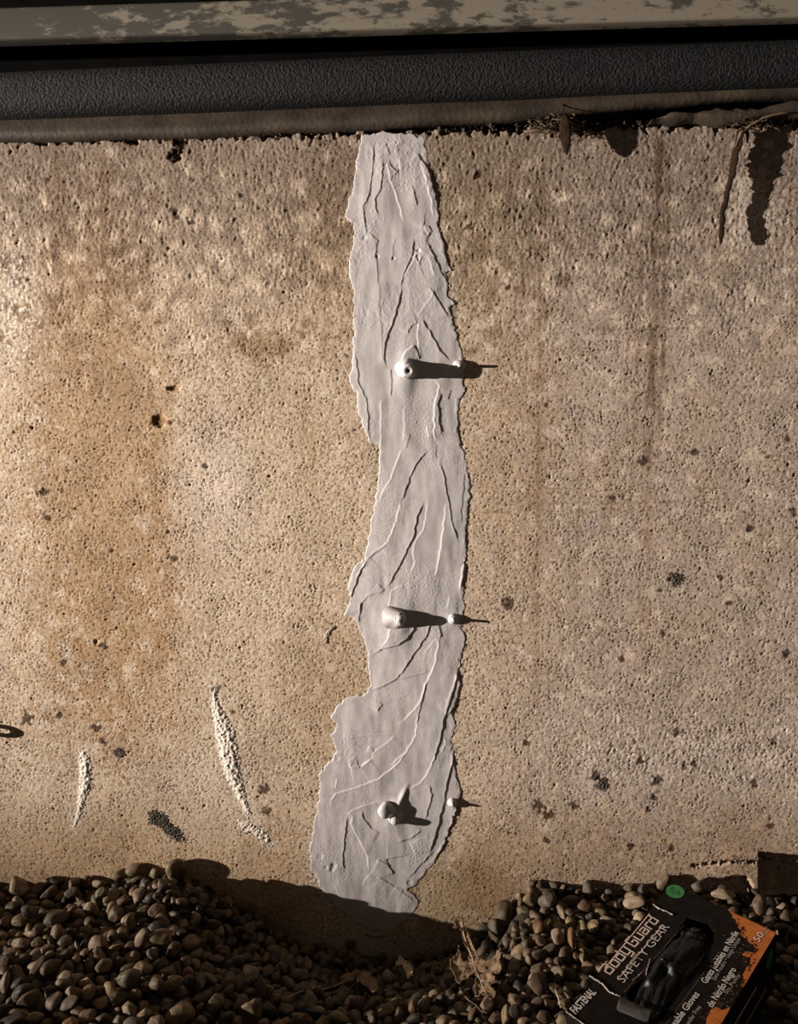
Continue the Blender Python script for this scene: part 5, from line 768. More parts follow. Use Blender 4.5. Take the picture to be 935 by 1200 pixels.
245,31,22,19,761,-696,-202,7,33,20,5, 226,28,22,18,825,-773,-198,16,-3,-10,35, 277,37,27,23,773,-437,-166,22,-1,-23,24, 226,28,28,16,836,-315,-156,36,2,1,18, 233,32,28,20,803,-165,-148,3,-10,38,-6, 231,35,25,18,948,-449,-168,27,1,-5,29,
206,30,24,24,1036,-286,-143,30,13,9,-21, 224,28,21,18,1125,-70,-152,11,26,-26,-11, 248,34,28,23,1236,-373,-152,26,4,-2,30, 249,34,28,20,1258,-107,-148,5,38,-9,-4, 225,37,27,24,1841,-640,-172,10,1,10,-38, 292,27,18,15,1894,-708,-186,37,14,1,7,
266,27,23,20,1988,-488,-160,3,-28,-28,-5, 317,31,22,22,2068,-238,-144,8,-14,36,-6, 224,39,23,17,2062,-182,-147,6,20,-33,-8, 236,38,25,17,2131,-63,-146,28,1,0,-28, 317,32,33,24,-2314,-31,-181,37,-12,-10,-1, 237,41,36,20,-2220,-23,-178,29,-24,-10,-10,
270,23,18,11,-2168,-376,-190,0,-27,28,-9, 283,55,42,31,-1757,-129,-139,23,-20,-23,11, 271,36,30,24,-1774,-534,-125,10,-34,18,-1, 242,31,32,18,-1619,-895,-142,33,20,6,-10, 241,21,18,14,-1515,-964,-163,6,11,-38,-2, 230,23,18,18,-1508,-641,-153,18,23,25,12,
233,32,29,27,-1501,-911,-147,15,33,15,7, 242,23,18,20,-1500,-480,-136,29,5,8,-26, 247,41,27,23,-1445,-142,-64,23,-26,-13,16, 229,28,23,16,-1360,-547,-140,17,-9,-18,30, 302,28,19,19,-1098,-1044,-137,24,-23,18,14, 304,25,22,21,-971,-825,-207,7,-4,-37,-14,
227,32,29,18,-984,-741,-198,24,5,-13,-29, 251,35,23,25,-816,-28,-416,3,-31,17,-18, 280,42,40,26,-755,-308,-375,0,-38,9,-7, 249,31,23,18,-744,-873,-247,5,-38,12,-3, 256,34,25,21,-657,-864,-262,25,15,-19,-19, 291,38,29,25,-645,-352,-408,24,-3,10,30,
252,31,31,26,-515,-21,-521,16,30,8,-20, 257,40,33,26,-452,-405,-463,4,-27,-29,2, 268,31,19,16,-122,-458,-469,2,18,-31,17, 229,36,33,23,-77,-202,-536,23,28,-1,16, 251,56,42,31,222,-341,-467,21,20,-7,27, 233,27,18,12,395,-825,-267,6,6,-2,-39,
257,39,29,21,444,-391,-389,18,5,-9,-34, 229,39,31,32,304,-233,-457,8,13,-26,26, 277,28,20,14,684,-815,-216,9,1,-36,15, 220,40,33,28,475,-216,-377,2,6,39,-8, 312,29,22,18,942,-193,-153,34,13,4,16, 223,30,23,21,1114,-241,-148,11,12,-32,-18,
270,33,27,22,1502,-20,-134,24,-30,-6,-9, 282,31,22,15,2098,-97,-144,4,-9,-5,38, 290,32,27,21,2125,-330,-135,6,27,-12,-27, 247,22,19,13,2165,-94,-148,8,10,-1,38, 252,28,22,14,2201,-118,-151,28,9,7,26, 220,36,24,23,-1775,-743,-130,11,29,-15,20,
284,25,19,13,456,-112,-423,5,8,22,-32, 272,29,19,13,889,-667,-199,38,13,-2,-1, 248,25,21,15,-1238,-449,-133,4,33,22,-6, 270,21,21,13,45,-434,-404,12,20,23,-23, 235,52,39,30,549,-92,-250,1,37,15,6, 46,46,37,36,-1881,-1139,-105,1,-9,38,6,
56,59,43,30,-1721,-1214,-144,9,33,-11,-17, 81,51,38,34,2072,-924,-125,3,15,32,-18, 41,55,39,31,-2150,-983,-106,18,10,-32,-13, 26,50,37,30,-931,-1121,-185,39,-1,5,-9, 24,44,36,30,1899,-1125,-135,8,-35,-13,-11, 62,46,44,34,-448,-1038,-257,39,7,3,4,
54,50,37,37,440,-1031,-186,5,35,7,18, 50,54,40,36,2381,-293,-108,14,-34,14,-7, 48,51,32,29,1962,-898,-143,5,5,22,33, 1,56,39,38,2007,-773,-165,37,-10,2,11, 67,54,37,35,1686,-1080,-174,34,8,6,-18, 56,51,36,33,-1829,-1254,-131,6,-23,-32,2,
55,58,43,38,-2157,-794,-132,7,-9,37,-12, 51,55,43,25,-2461,-147,-138,14,-31,-21,2, 21,48,37,29,-1149,-1214,-160,33,7,1,-22, 113,58,44,35,383,-982,-222,7,3,39,-3, 93,49,33,31,-2056,-894,-114,32,1,-3,24, 14,45,42,35,457,-1110,-194,4,-30,-22,14,
27,44,36,26,575,-984,-222,18,7,-5,35, 42,45,31,33,-576,-1034,-259,4,-6,16,36, 106,54,39,29,-1046,-1090,-172,3,-6,25,31, 49,48,29,27,-2029,-1133,-128,12,12,-26,-25, 87,50,36,26,89,-1066,-250,38,-3,-5,10, 29,56,42,38,2227,-330,-78,20,1,-27,-22,
48,40,36,27,-2082,-989,-107,2,-30,-27,-2, 67,41,29,27,-1503,-1243,-137,22,-23,-24,-2, 42,46,40,37,607,-1090,-209,17,21,-26,-15, 26,44,36,32,-1452,-1217,-148,13,31,13,16, 55,40,28,26,-1331,-1215,-118,35,5,-1,19, 48,49,33,27,1899,-971,-150,7,10,-31,-22,
55,45,39,33,-2373,-614,-139,16,32,-15,-10, 36,38,37,28,2075,-869,-103,21,11,-26,19, 22,50,38,33,-861,-1180,-202,12,3,25,-28, 61,43,37,34,-286,-975,-293,4,-35,14,14, 26,57,35,39,-2095,-1146,-96,19,6,-29,-20, 21,46,31,35,168,-1046,-263,15,-26,26,7,
33,46,38,37,-1958,-1050,-138,32,-3,-20,-14, 112,53,34,23,-166,-970,-270,9,26,29,4, 116,46,35,30,327,-1030,-244,2,-12,4,-38, 42,53,36,26,1993,-978,-154,26,14,-25,-11, 31,49,35,24,-1895,-1213,-134,35,-19,-2,5, 56,46,42,26,2181,-622,-156,24,-27,-16,-5,
84,50,40,23,-878,-1072,-206,36,-13,10,3, 43,47,33,31,1858,-1093,-170,3,-3,-22,33, 97,47,39,29,2023,-706,-161,3,-36,-13,-9, 83,51,32,32,-2015,-1201,-146,1,-3,-34,-21, 66,43,42,31,508,-986,-227,11,-13,-8,-35, 86,36,31,27,-1117,-1150,-158,29,-25,-10,-6,
47,33,32,23,2033,-1053,-155,38,6,9,-5, 33,40,26,27,-1028,-1181,-176,18,0,33,-14, 63,49,40,30,-1389,-1173,-145,8,-8,-35,16, 116,45,35,30,2129,-472,-99,4,-7,35,18, 47,50,40,30,-2275,-411,-152,7,38,-1,12, 23,49,45,27,-1533,-1183,-144,12,36,-8,-8,
94,54,34,31,1949,-1095,-155,18,20,-1,-30, 85,42,41,23,-2357,-523,-118,2,31,25,0, 93,55,35,29,-2312,-754,-145,0,-24,-32,0, 53,51,41,27,2148,-689,-168,4,-37,15,-2, 86,47,36,39,-253,-1097,-257,15,22,25,15, 26,40,27,27,160,-962,-242,23,21,14,21,
45,39,33,27,223,-1029,-232,2,24,-28,15, 103,44,33,30,2216,-672,-155,33,-1,19,13, 101,39,31,22,2269,-442,-109,3,21,16,-30, 70,52,32,34,2500,-122,-112,5,-38,-9,2, 48,49,33,24,-2477,-378,-142,18,-2,9,-34, 49,51,34,35,-2049,-1247,-103,36,-13,10,7,
48,48,33,23,1727,-973,-180,6,32,24,3, 24,38,33,24,1779,-1014,-180,5,-6,39,0, 82,39,33,25,-2154,-570,-123,8,32,-21,-8, 42,37,33,26,1631,-1112,-174,30,-22,-1,-13, 51,35,27,27,2099,-980,-130,15,-34,-15,2, 35,58,40,37,-2465,-573,-146,8,-15,36,3,
34,43,33,28,-38,-966,-292,7,1,-20,-34, 30,47,31,31,-2086,-794,-119,15,17,24,23, 45,46,33,29,2284,-577,-160,32,-14,-5,18, 29,44,42,31,-2241,-762,-140,19,-2,-12,33, 24,49,38,28,-2176,-651,-145,13,-32,20,1, 81,55,38,38,-2271,-571,-125,9,-36,7,-14,
33,46,35,25,-2092,-1026,-144,8,37,11,1, 93,31,28,23,-1788,-1203,-124,12,11,5,36, 54,33,25,20,-96,-1047,-266,14,-36,-7,6, 69,39,39,32,2368,-208,-104,24,-20,7,24, 76,54,43,34,-1977,-1320,-138,16,-7,15,-33, 54,48,32,29,2228,-455,-148,9,9,14,35,
28,46,33,29,-2315,-460,-128,16,-6,-12,34, 55,41,38,28,-698,-1096,-242,4,21,30,16, 50,50,36,23,2217,-396,-125,23,-25,19,9, 33,42,32,31,-380,-1074,-270,24,-2,9,-31, 40,55,38,35,2486,-257,-96,6,27,23,18, 40,43,35,33,-239,-914,-298,3,4,40,3,
57,35,32,20,-1222,-1225,-152,34,-5,-15,-15, 48,33,29,24,-661,-972,-255,12,30,2,23, 32,52,32,26,-1277,-1259,-151,30,23,-2,-14, 29,43,27,28,-608,-1084,-272,16,-33,-2,15, 49,41,31,24,42,-946,-292,12,38,4,4, 114,39,26,22,241,-935,-242,36,-4,-7,-15,
36,45,38,22,263,-1099,-242,11,15,7,-35, 40,49,38,35,-1371,-1287,-142,3,-21,24,-24, 43,35,27,27,2045,-965,-161,4,13,38,0, 63,46,30,24,-795,-1152,-227,14,8,-6,-36, 37,48,28,25,374,-1064,-244,32,14,-15,12, 35,41,37,23,-2425,-269,-143,4,-7,18,35,
29,51,32,24,-2180,-731,-132,16,-27,18,16, 65,36,30,29,2143,-583,-161,15,27,25,-4, 93,56,40,33,2219,-817,-155,3,-8,-6,39, 67,42,27,24,2307,-359,-117,1,-2,14,-37, 22,34,27,26,-2207,-857,-112,8,-5,0,39, 48,37,33,20,-1598,-1282,-129,3,-14,-15,-34,
37,33,20,19,-1647,-1146,-129,8,-2,-11,37, 53,38,22,26,-765,-1038,-215,32,20,-3,-12, 27,35,27,21,1839,-1025,-168,18,-20,2,29, 67,36,36,26,-1893,-1323,-113,2,20,12,-32, 60,33,25,25,-2043,-976,-142,16,-19,18,25, 50,29,26,23,-1669,-1183,-148,13,24,12,-27,
20,30,28,18,-1226,-1164,-148,2,-38,11,-8, 35,38,28,26,-1626,-1215,-151,6,35,2,18, 54,38,25,27,-808,-1088,-220,20,-12,20,26, 65,45,37,28,330,-1117,-229,0,11,-10,-37, 28,41,38,36,-2357,-236,-167,2,38,4,-11, 42,44,39,27,-2547,-335,-149,10,38,-5,-6,
93,41,32,23,-2250,-630,-132,13,19,-17,28, 71,42,37,22,14,-1048,-277,14,-24,21,-20, 83,35,24,18,1804,-1065,-185,8,-32,-22,5, 87,28,22,13,1879,-1040,-143,5,29,25,10, 21,41,38,28,2206,-545,-156,4,-29,-22,16, 33,40,32,24,-2622,-199,-169,35,-11,7,-15,
85,38,26,20,-2035,-1045,-147,20,34,1,8, 51,36,23,19,-1819,-1151,-109,22,19,-16,-23, 21,37,27,20,1657,-1018,-185,4,40,-2,4, 56,38,30,23,2366,-445,-147,33,2,4,22, 40,47,37,30,-2547,-35,-163,28,-28,-5,2, 22,35,27,25,1724,-1043,-174,21,-14,31,6,
83,35,24,25,-613,-978,-254,21,-4,11,32, 44,40,27,18,-1068,-1154,-180,8,-22,26,-19, 106,36,30,27,-1994,-907,-142,16,16,-9,32, 25,54,43,32,-401,-1001,-303,6,1,39,7, 25,33,25,20,-162,-1009,-308,39,-7,2,-5, 86,33,21,16,1754,-1077,-187,12,35,13,9,
31,55,41,27,-2465,-495,-146,3,14,25,-28, 84,37,32,24,2182,-483,-147,2,-26,-14,-27, 52,39,31,23,2332,-504,-163,33,13,3,17, 43,33,25,23,-1543,-1109,-157,6,20,-33,7, 22,42,24,26,-121,-969,-301,27,29,-5,-1, 31,36,29,31,2310,-100,-137,36,-15,-1,-10,
45,46,35,30,-2495,-246,-158,2,-24,-27,18, 91,40,23,24,-731,-1134,-228,33,-8,-18,-11, 73,25,23,19,-824,-1051,-198,5,-1,36,-16, 94,38,29,22,-1975,-1152,-153,34,-7,8,-18, 74,34,25,21,-1186,-1126,-163,14,-25,25,-11, 116,38,30,21,-2422,-402,-142,4,38,2,10,
27,40,32,25,2087,-784,-140,6,7,8,38, 28,32,28,26,-1317,-1159,-156,6,-2,-39,8, 35,32,20,21,-1320,-1103,-158,29,-23,10,-11, 54,37,31,19,-101,-916,-305,4,27,29,-6, 49,24,20,21,-1976,-950,-137,6,-32,-24,-2, 3,30,23,16,-1943,-920,-120,39,4,-8,1,
28,37,32,24,-1681,-1284,-146,18,-32,3,-15, 26,35,25,22,-500,-1038,-291,29,7,9,-26, 21,44,37,26,663,-1107,-180,32,-17,14,-9, 23,44,37,31,2569,-40,-137,3,7,39,4, 47,29,20,18,-740,-1090,-209,29,13,8,23, 41,41,32,24,2156,-344,-97,25,5,4,31,
80,32,29,25,-676,-1044,-258,1,-33,-22,3, 53,47,36,34,-49,-1076,-289,2,-17,36,-7, 90,41,29,19,-965,-1035,-197,22,31,-9,-7, 55,37,27,23,-24,-1015,-292,37,13,7,-1, 42,40,32,18,-1931,-1180,-149,23,-9,15,-27, 52,39,29,22,541,-1075,-228,3,-19,-15,32,
62,36,22,24,109,-1004,-257,10,7,-31,22, 72,33,30,18,1953,-988,-173,24,-4,-27,17, 53,32,27,24,-739,-1006,-246,27,-10,-21,18, 27,33,26,20,2104,-635,-172,13,-1,-3,-38, 28,43,25,27,2365,-340,-147,2,9,29,25, 20,31,24,22,-2126,-642,-154,5,35,4,19,
31,43,27,29,2100,-722,-159,23,13,30,-1, 20,31,24,26,2280,-502,-148,32,-5,-23,-6, 22,51,33,25,-2554,-89,-176,37,-8,2,13, 42,49,32,30,-1834,-1176,-152,39,-4,5,-9, 71,31,24,19,-1,-908,-297,16,16,11,31, 41,33,22,15,-1262,-1182,-161,6,-29,-22,15,
54,34,24,23,-324,-1023,-314,1,-7,38,-11, 28,54,36,33,2082,-842,-161,36,16,4,-4, 87,35,28,29,2258,-128,-137,1,-39,-4,8, 114,35,30,23,-2170,-877,-147,4,34,20,6, 56,33,27,22,2145,-521,-156,11,-1,-34,-18, 80,30,22,19,2252,-538,-143,13,26,-24,13,
40,38,32,25,182,-914,-275,5,1,40,2, 42,34,28,22,-2403,-299,-170,8,1,-30,-25, 42,36,29,18,-1635,-1147,-160,4,-24,32,0, 87,43,39,25,70,-1004,-287,1,34,21,1, 57,54,39,29,1906,-1035,-172,7,-4,1,39, 82,44,30,27,2278,-657,-164,10,14,-25,-26,
57,44,32,26,2310,-443,-146,35,11,9,13, 20,39,33,30,2081,-1086,-138,26,-21,-21,-7, 23,41,33,23,2374,-124,-137,22,1,9,-33, 49,52,36,25,-2580,-378,-169,12,4,4,38, 86,38,29,22,-1934,-948,-152,25,5,-8,-30, 52,37,27,23,271,-994,-265,0,-6,35,-17,
45,35,31,24,-1815,-1330,-124,1,-8,-37,-12, 41,41,26,19,-442,-1098,-268,27,-24,9,14, 44,33,20,18,-229,-971,-304,32,-13,-13,-17, 105,28,25,21,2142,-875,-155,1,-12,-36,-13, 54,31,26,21,-2608,-145,-179,8,0,39,-5, 1,50,40,24,-2360,-379,-158,27,-5,-13,-25,
112,44,40,30,-2407,-97,-175,34,12,4,16, 26,34,24,23,-1699,-1144,-154,6,-1,-21,-34, 51,34,28,24,-2211,-685,-122,24,-31,-7,-3, 107,34,28,19,-1442,-1281,-151,25,17,3,26, 47,35,21,23,-156,-884,-303,36,12,-7,-11, 50,36,29,23,2358,-57,-138,31,2,-8,24,
40,37,25,22,317,-955,-256,33,-11,6,19, 40,31,25,19,-2399,-660,-158,3,28,-27,11, 22,37,32,22,-2284,-696,-150,18,-34,12,-6, 63,38,32,17,-2246,-446,-177,37,-6,-3,13, 46,37,32,26,115,-951,-282,7,27,29,-1, 27,34,30,21,523,-926,-234,5,7,-39,3,
33,21,21,18,-709,-973,-260,33,-18,-14,-3, 36,30,22,20,-48,-912,-301,11,32,15,16, 82,37,26,27,2319,-175,-137,35,-15,-10,-8, 37,46,31,26,2145,-768,-172,2,4,0,-40, 25,41,30,24,-2298,-348,-158,28,-2,28,-1, 45,43,30,21,218,-1107,-254,26,-8,29,6,
26,37,27,19,2418,-356,-143,22,9,-29,-14, 60,43,30,23,-936,-1195,-210,27,-11,6,-26, 46,45,34,33,-539,-1136,-267,26,4,28,-10, 44,34,30,16,-531,-998,-286,8,-7,17,34, 43,36,29,22,-525,-952,-292,38,-9,6,-2, 43,26,21,21,2012,-1092,-180,24,22,22,8,
50,33,22,20,2208,-726,-177,29,-12,4,25, 47,41,34,32,-2550,-461,-160,16,8,7,-35, 25,39,33,26,546,-1167,-190,7,9,20,33, 24,31,22,15,-1549,-1232,-163,3,-31,25,3, 42,39,36,29,2431,-177,-136,6,16,-36,1, 45,25,21,19,-1587,-1246,-152,1,-29,-9,-26,
51,39,30,19,-1303,-1295,-137,10,-12,-22,30, 32,34,25,21,-1020,-1135,-190,0,14,-34,17, 35,34,24,23,-445,-975,-270,33,-13,-2,18, 45,40,27,28,479,-1051,-239,0,6,-40,0, 27,28,23,14,270,-946,-271,13,-21,31,7, 74,49,38,27,-2397,-539,-158,32,-7,7,-22,
75,41,33,29,-2331,-303,-173,12,5,-38,-1, 77,37,29,30,-2070,-738,-152,12,-32,21,3, 44,38,27,32,-1871,-1292,-147,22,-17,20,-22, 93,28,19,14,-1763,-1231,-163,2,-19,-34,6, 51,38,26,17,-287,-869,-318,9,-37,-12,-3, 28,38,31,25,726,-1016,-204,23,0,-11,31,
25,35,27,26,2102,-978,-173,25,-17,6,-25, 27,47,33,25,-2221,-909,-141,25,25,-10,-16, 51,43,31,22,-844,-1120,-224,2,15,32,-18, 68,26,18,15,-663,-1086,-270,18,17,-26,-18, 42,25,21,17,-630,-1015,-276,27,-15,12,-23, 21,42,39,24,2038,-899,-175,37,2,4,-13,
52,41,25,20,2453,-302,-145,27,-29,-4,-6, 66,33,26,20,-2401,-197,-161,10,-3,-26,-28, 51,31,24,24,-2254,-535,-166,34,20,-5,5, 41,27,19,19,-222,-1005,-313,2,2,-21,-34, 28,39,30,22,2408,-71,-145,25,-5,-4,31, 55,25,24,15,-2277,-814,-141,23,33,0,3,
4,28,21,22,-2183,-916,-115,25,-30,8,2, 21,36,26,24,-1983,-1255,-151,1,-1,39,9, 71,32,22,19,-1492,-1140,-155,1,16,34,15, 41,46,38,28,-695,-1181,-238,15,18,-10,-31, 44,46,37,20,2280,-721,-157,2,20,23,25, 87,25,18,13,-2446,-325,-154,4,-1,19,-35,
47,32,23,21,-2034,-781,-133,26,-5,-11,27, 85,37,29,18,-1092,-1256,-169,35,-1,-17,10, 52,40,31,23,430,-1086,-244,36,-17,3,3, 45,28,23,20,622,-1026,-221,24,15,-7,28, 55,49,39,25,2262,-38,-131,13,-3,11,36, 21,31,26,16,-2631,-101,-182,3,38,10,0,
37,38,35,28,-2209,-999,-144,18,-19,31,-3, 36,35,25,19,-2096,-679,-159,23,-2,-3,-32, 34,37,31,27,-1134,-1097,-157,1,-34,-8,-20, 115,31,23,21,-1071,-1219,-183,4,-29,-22,16, 40,34,24,23,-765,-1092,-242,33,5,5,21, 62,34,32,25,1991,-846,-168,33,1,-12,-18,
85,40,23,24,-2672,-274,-173,12,-2,37,7, 28,34,25,16,-2361,-709,-155,7,-29,21,-17, 69,26,20,18,-2348,-569,-160,6,-23,-13,-29, 57,29,25,17,-1578,-1158,-161,22,-8,1,-33, 49,33,20,16,-2116,-605,-169,39,5,1,-7, 77,24,18,15,-998,-1173,-205,7,-21,-30,14,
68,38,28,19,-542,-1072,-290,14,6,-37,1, 44,27,24,14,90,-904,-298,40,4,-1,4, 43,48,34,28,2055,-1139,-166,10,7,23,30, 86,37,27,19,2331,-234,-146,37,2,2,15, 42,51,42,25,-2322,-846,-139,26,-12,-5,-28, 61,35,32,24,-2106,-888,-146,16,-5,30,-20,
51,29,22,17,-1737,-1276,-162,14,-37,7,-1, 87,26,20,19,524,-1113,-216,10,-3,0,39, 63,30,21,20,-417,-938,-308,2,-6,27,-29, 45,33,25,15,-2537,-237,-176,27,-18,14,-19, 114,39,28,26,-2181,-588,-159,8,10,20,32, 42,21,17,19,-978,-1106,-207,5,-9,8,-38,
32,48,35,24,-237,-1049,-303,30,20,-5,-17, 47,29,21,19,-2646,-234,-182,33,-20,7,-5, 53,24,20,17,-2319,-601,-160,24,13,-29,-6, 104,35,26,25,-2252,-839,-152,12,34,13,11, 27,23,21,13,-2009,-951,-153,34,14,-16,-4, 53,25,22,21,-190,-949,-309,31,-12,-22,6,
54,42,29,19,2316,-291,-139,2,-10,0,-39, 37,29,18,16,2395,-404,-152,20,17,-7,29, 42,32,21,18,-2066,-1198,-116,8,38,7,6, 49,22,16,14,-326,-947,-320,1,-11,-14,-36, 50,34,33,23,219,-970,-270,6,-19,31,-15, 83,33,24,20,2076,-563,-168,10,-37,8,-7,
34,24,16,18,-2420,-617,-163,31,22,3,11, 47,33,20,22,-2281,-485,-166,15,32,-18,-7, 25,26,21,14,-863,-1022,-224,21,33,-9,0, 53,37,24,18,-468,-933,-294,9,-10,12,36, 53,32,31,21,-344,-1112,-271,28,-8,-27,-5, 47,36,31,23,1690,-1154,-174,3,-12,14,-35,
84,35,26,17,1983,-1056,-176,13,17,34,1, 24,25,25,17,-2554,-151,-184,27,3,5,29, 49,50,32,27,-2404,-454,-163,10,-37,-12,5, 61,28,26,22,-2124,-841,-155,33,-10,1,20, 31,54,42,30,-1909,-1105,-146,6,1,3,-39, 34,32,27,23,-1906,-1007,-152,33,20,-3,9,
93,30,23,19,-1358,-1221,-160,1,-5,-37,15, 22,36,22,20,-1191,-1259,-168,23,-3,-1,33, 54,29,24,16,-437,-899,-316,3,-5,-39,5, 57,28,23,19,-372,-938,-318,30,1,-9,25, 57,28,25,24,617,-940,-228,31,-13,-20,7, 29,30,26,18,2105,-525,-165,16,7,3,36,
92,22,19,15,2367,-389,-157,16,-8,-36,2, 12,35,28,21,2487,-88,-148,4,-32,23,6, 3,25,19,15,-2568,-240,-183,28,-17,7,-22, 41,36,26,25,-2509,-152,-176,22,-18,-12,25, 22,34,29,23,-2123,-724,-148,11,14,26,25, 29,27,21,14,-1557,-1285,-155,22,-18,26,-9,
65,27,18,14,-1198,-1183,-170,34,-6,-1,21, 47,36,26,22,-1021,-1244,-180,7,-37,-2,-14, 52,38,25,28,-987,-1224,-197,4,16,36,-6, 284,32,23,21,-2287,-628,-162,10,23,-29,-9, 234,32,28,24,-2331,-528,-160,14,6,3,37, 300,52,41,30,-1939,-851,-148,31,-6,0,-24,
257,28,19,12,1981,-914,-188,7,-15,36,-3, 244,44,33,22,2266,-313,-140,26,-20,7,-22, 214,24,20,19,2348,-558,-164,27,22,9,-16, 289,25,21,17,-2522,-378,-166,2,18,-18,31, 254,25,19,21,-386,-888,-312,30,10,23,8, 247,51,41,25,151,-1120,-254,17,0,13,34,
252,42,40,34,1749,-1177,-167,1,-19,-14,32, 254,28,19,12,1988,-1127,-174,19,9,-32,11, 281,38,29,30,2250,-765,-171,34,-2,10,-18, 295,42,33,25,2509,-185,-133,7,-15,-20,-30, 257,40,25,26,2028,-1173,-139,31,-25,-1,-4, 236,35,24,16,-2640,-321,-180,21,1,1,34,
240,33,31,21,-2611,-273,-179,39,-5,-4,-6, 300,33,25,19,-2479,-436,-168,4,0,-35,-18, 222,27,19,16,-2137,-1009,-156,25,27,10,11, 243,32,24,18,-2022,-1087,-158,9,-5,-39,1, 231,26,18,15,-911,-1160,-221,7,5,-11,38, 245,36,29,20,-809,-1031,-237,35,-5,2,18,
297,31,20,17,-770,-926,-249,6,-31,24,5, 241,29,21,19,-112,-1046,-305,3,6,23,32, 212,29,25,15,674,-1027,-223,0,-36,-16,-7, 251,25,17,21,-2599,-52,-183,25,29,10,-1, 261,30,20,16,-2402,-160,-177,33,-16,-12,9, 221,22,17,18,-2331,-669,-161,8,14,-36,7,
225,21,18,13,-2168,-993,-161,7,-17,35,7, 249,41,31,26,-2010,-853,-147,5,11,-32,-20, 270,26,17,16,-1666,-1076,-162,6,-7,-10,-38, 248,44,28,31,2429,-431,-135,14,-23,-28,9, 202,32,23,22,-1737,-1310,-144,33,-21,7,-3, 253,41,32,27,-2083,-1091,-150,4,-4,3,39,
229,22,16,12,-1247,-1136,-167,2,-5,-39,-7, 241,25,22,14,415,-1036,-262,2,37,14,7, 242,31,21,21,2236,-614,-170,12,18,23,24, 235,37,31,20,2479,-233,-146,21,-1,2,-34, 241,47,33,23,-406,-1143,-265,11,-5,-38,4, 235,35,24,21,-307,-915,-308,14,3,34,16,
245,30,19,21,-171,-1057,-309,10,39,1,-1, 231,24,22,14,1858,-979,-187,39,-2,-3,7, 314,39,28,18,-2159,-524,-173,3,24,31,-8, 265,28,20,20,-1787,-1295,-158,36,-14,-2,9, 266,25,15,12,-1290,-1211,-167,15,-3,-4,-37, 221,52,34,34,412,-1137,-244,22,33,1,4,
281,32,24,18,1790,-1135,-185,18,5,-4,-35, 316,34,25,28,1844,-1148,-177,2,8,25,-30, 228,27,19,13,1926,-871,-188,0,-18,35,-8, 225,33,30,19,2046,-1010,-180,6,0,-2,39, 224,35,31,19,2046,-650,-174,2,27,30,-2, 228,27,19,15,-2382,-330,-174,3,-13,25,28,
270,29,29,19,-2284,-909,-137,4,34,19,9, 307,32,22,17,-1405,-1238,-161,24,-16,-12,25, 255,22,18,18,-722,-1046,-251,9,-22,6,31, 241,37,24,18,-219,-868,-312,37,-11,7,-8, 276,42,39,24,-185,-1109,-292,24,-1,31,7, 297,25,25,16,-125,-860,-304,19,0,34,11,
242,34,22,16,-84,-1018,-299,5,13,17,-33, 252,40,31,19,2122,-1020,-134,31,-22,-6,10, 254,33,24,18,-301,-1063,-310,23,-28,-14,9, 241,28,21,17,-2406,-236,-184,20,-8,-5,33, 248,28,18,12,-1901,-1241,-164,18,-4,5,-35, 226,36,27,23,-1714,-1097,-151,3,19,-33,12,
295,34,27,21,75,-841,-287,28,13,-21,-14, 254,37,29,22,235,-1056,-275,5,-39,-4,-2, 241,46,28,21,2087,-1057,-178,4,-32,-23,-3, 249,22,15,16,2060,-713,-182,24,8,3,31, 273,55,43,31,2148,-405,-136,31,-8,-1,-24, 229,39,25,18,2319,-375,-155,9,3,5,39,
284,31,23,20,-2477,-52,-177,37,-7,3,14, 289,32,21,23,2470,-343,-151,8,39,-4,1, 221,26,17,18,2442,-116,-149,5,37,15,1, 247,25,18,15,-2555,-283,-183,35,-9,2,16, 202,30,18,14,-2211,-839,-158,6,-31,24,-9, 263,32,26,22,-1764,-1165,-154,19,34,8,3,
250,29,22,25,-1632,-1300,-156,7,-17,29,-21, 213,36,25,19,-117,-817,-306,1,-20,-35,1, 285,42,24,23,117,-1062,-286,24,-2,6,-31, 294,37,28,20,164,-988,-282,10,4,38,-2, 230,34,30,20,294,-1079,-266,9,-37,5,-9, 263,31,27,24,452,-1002,-246,37,9,-10,-7,
232,41,25,27,2242,-361,-145,7,5,-30,25, 242,54,33,30,2186,-315,-136,1,15,-36,-7, 228,40,34,30,2248,-246,-134,32,-22,3,10, 213,22,18,18,2313,-43,-149,29,18,8,19, 229,26,26,18,-2487,-349,-174,26,18,-10,22, 241,31,22,21,-2238,-673,-158,6,39,-6,4,
215,39,25,21,-2206,-486,-172,37,4,2,15, 296,27,19,19,-2054,-661,-161,34,-1,3,20, 251,24,18,15,-978,-1065,-210,2,-30,25,-9, 251,31,19,14,462,-967,-203,27,7,-15,-24, 304,31,20,22,2085,-926,-176,5,-33,-22,0, 282,26,20,13,2484,-143,-156,37,-2,4,-15,
266,26,23,21,-856,-68,-340,22,-14,-26,-16, 269,43,38,35,-883,-195,-331,10,27,27,-7, 240,55,44,29,-942,-1384,-183,9,9,38,3, 236,50,43,35,-792,-400,-365,13,19,-32,9, 252,38,36,20,-747,-356,-409,34,-2,-8,-19, 255,46,39,30,-742,-292,-433,33,1,-19,11,
231,50,41,31,157,-334,-481,8,30,-10,-23, 240,50,39,33,304,-435,-412,30,6,-17,-20, 260,41,25,26,359,-193,-479,9,-38,4,8, 291,32,29,27,482,-164,-368,5,-17,-20,30, 245,53,33,26,-2531,-1181,-96,3,4,-14,37, 296,43,34,37,-2536,-846,-119,11,14,34,11,
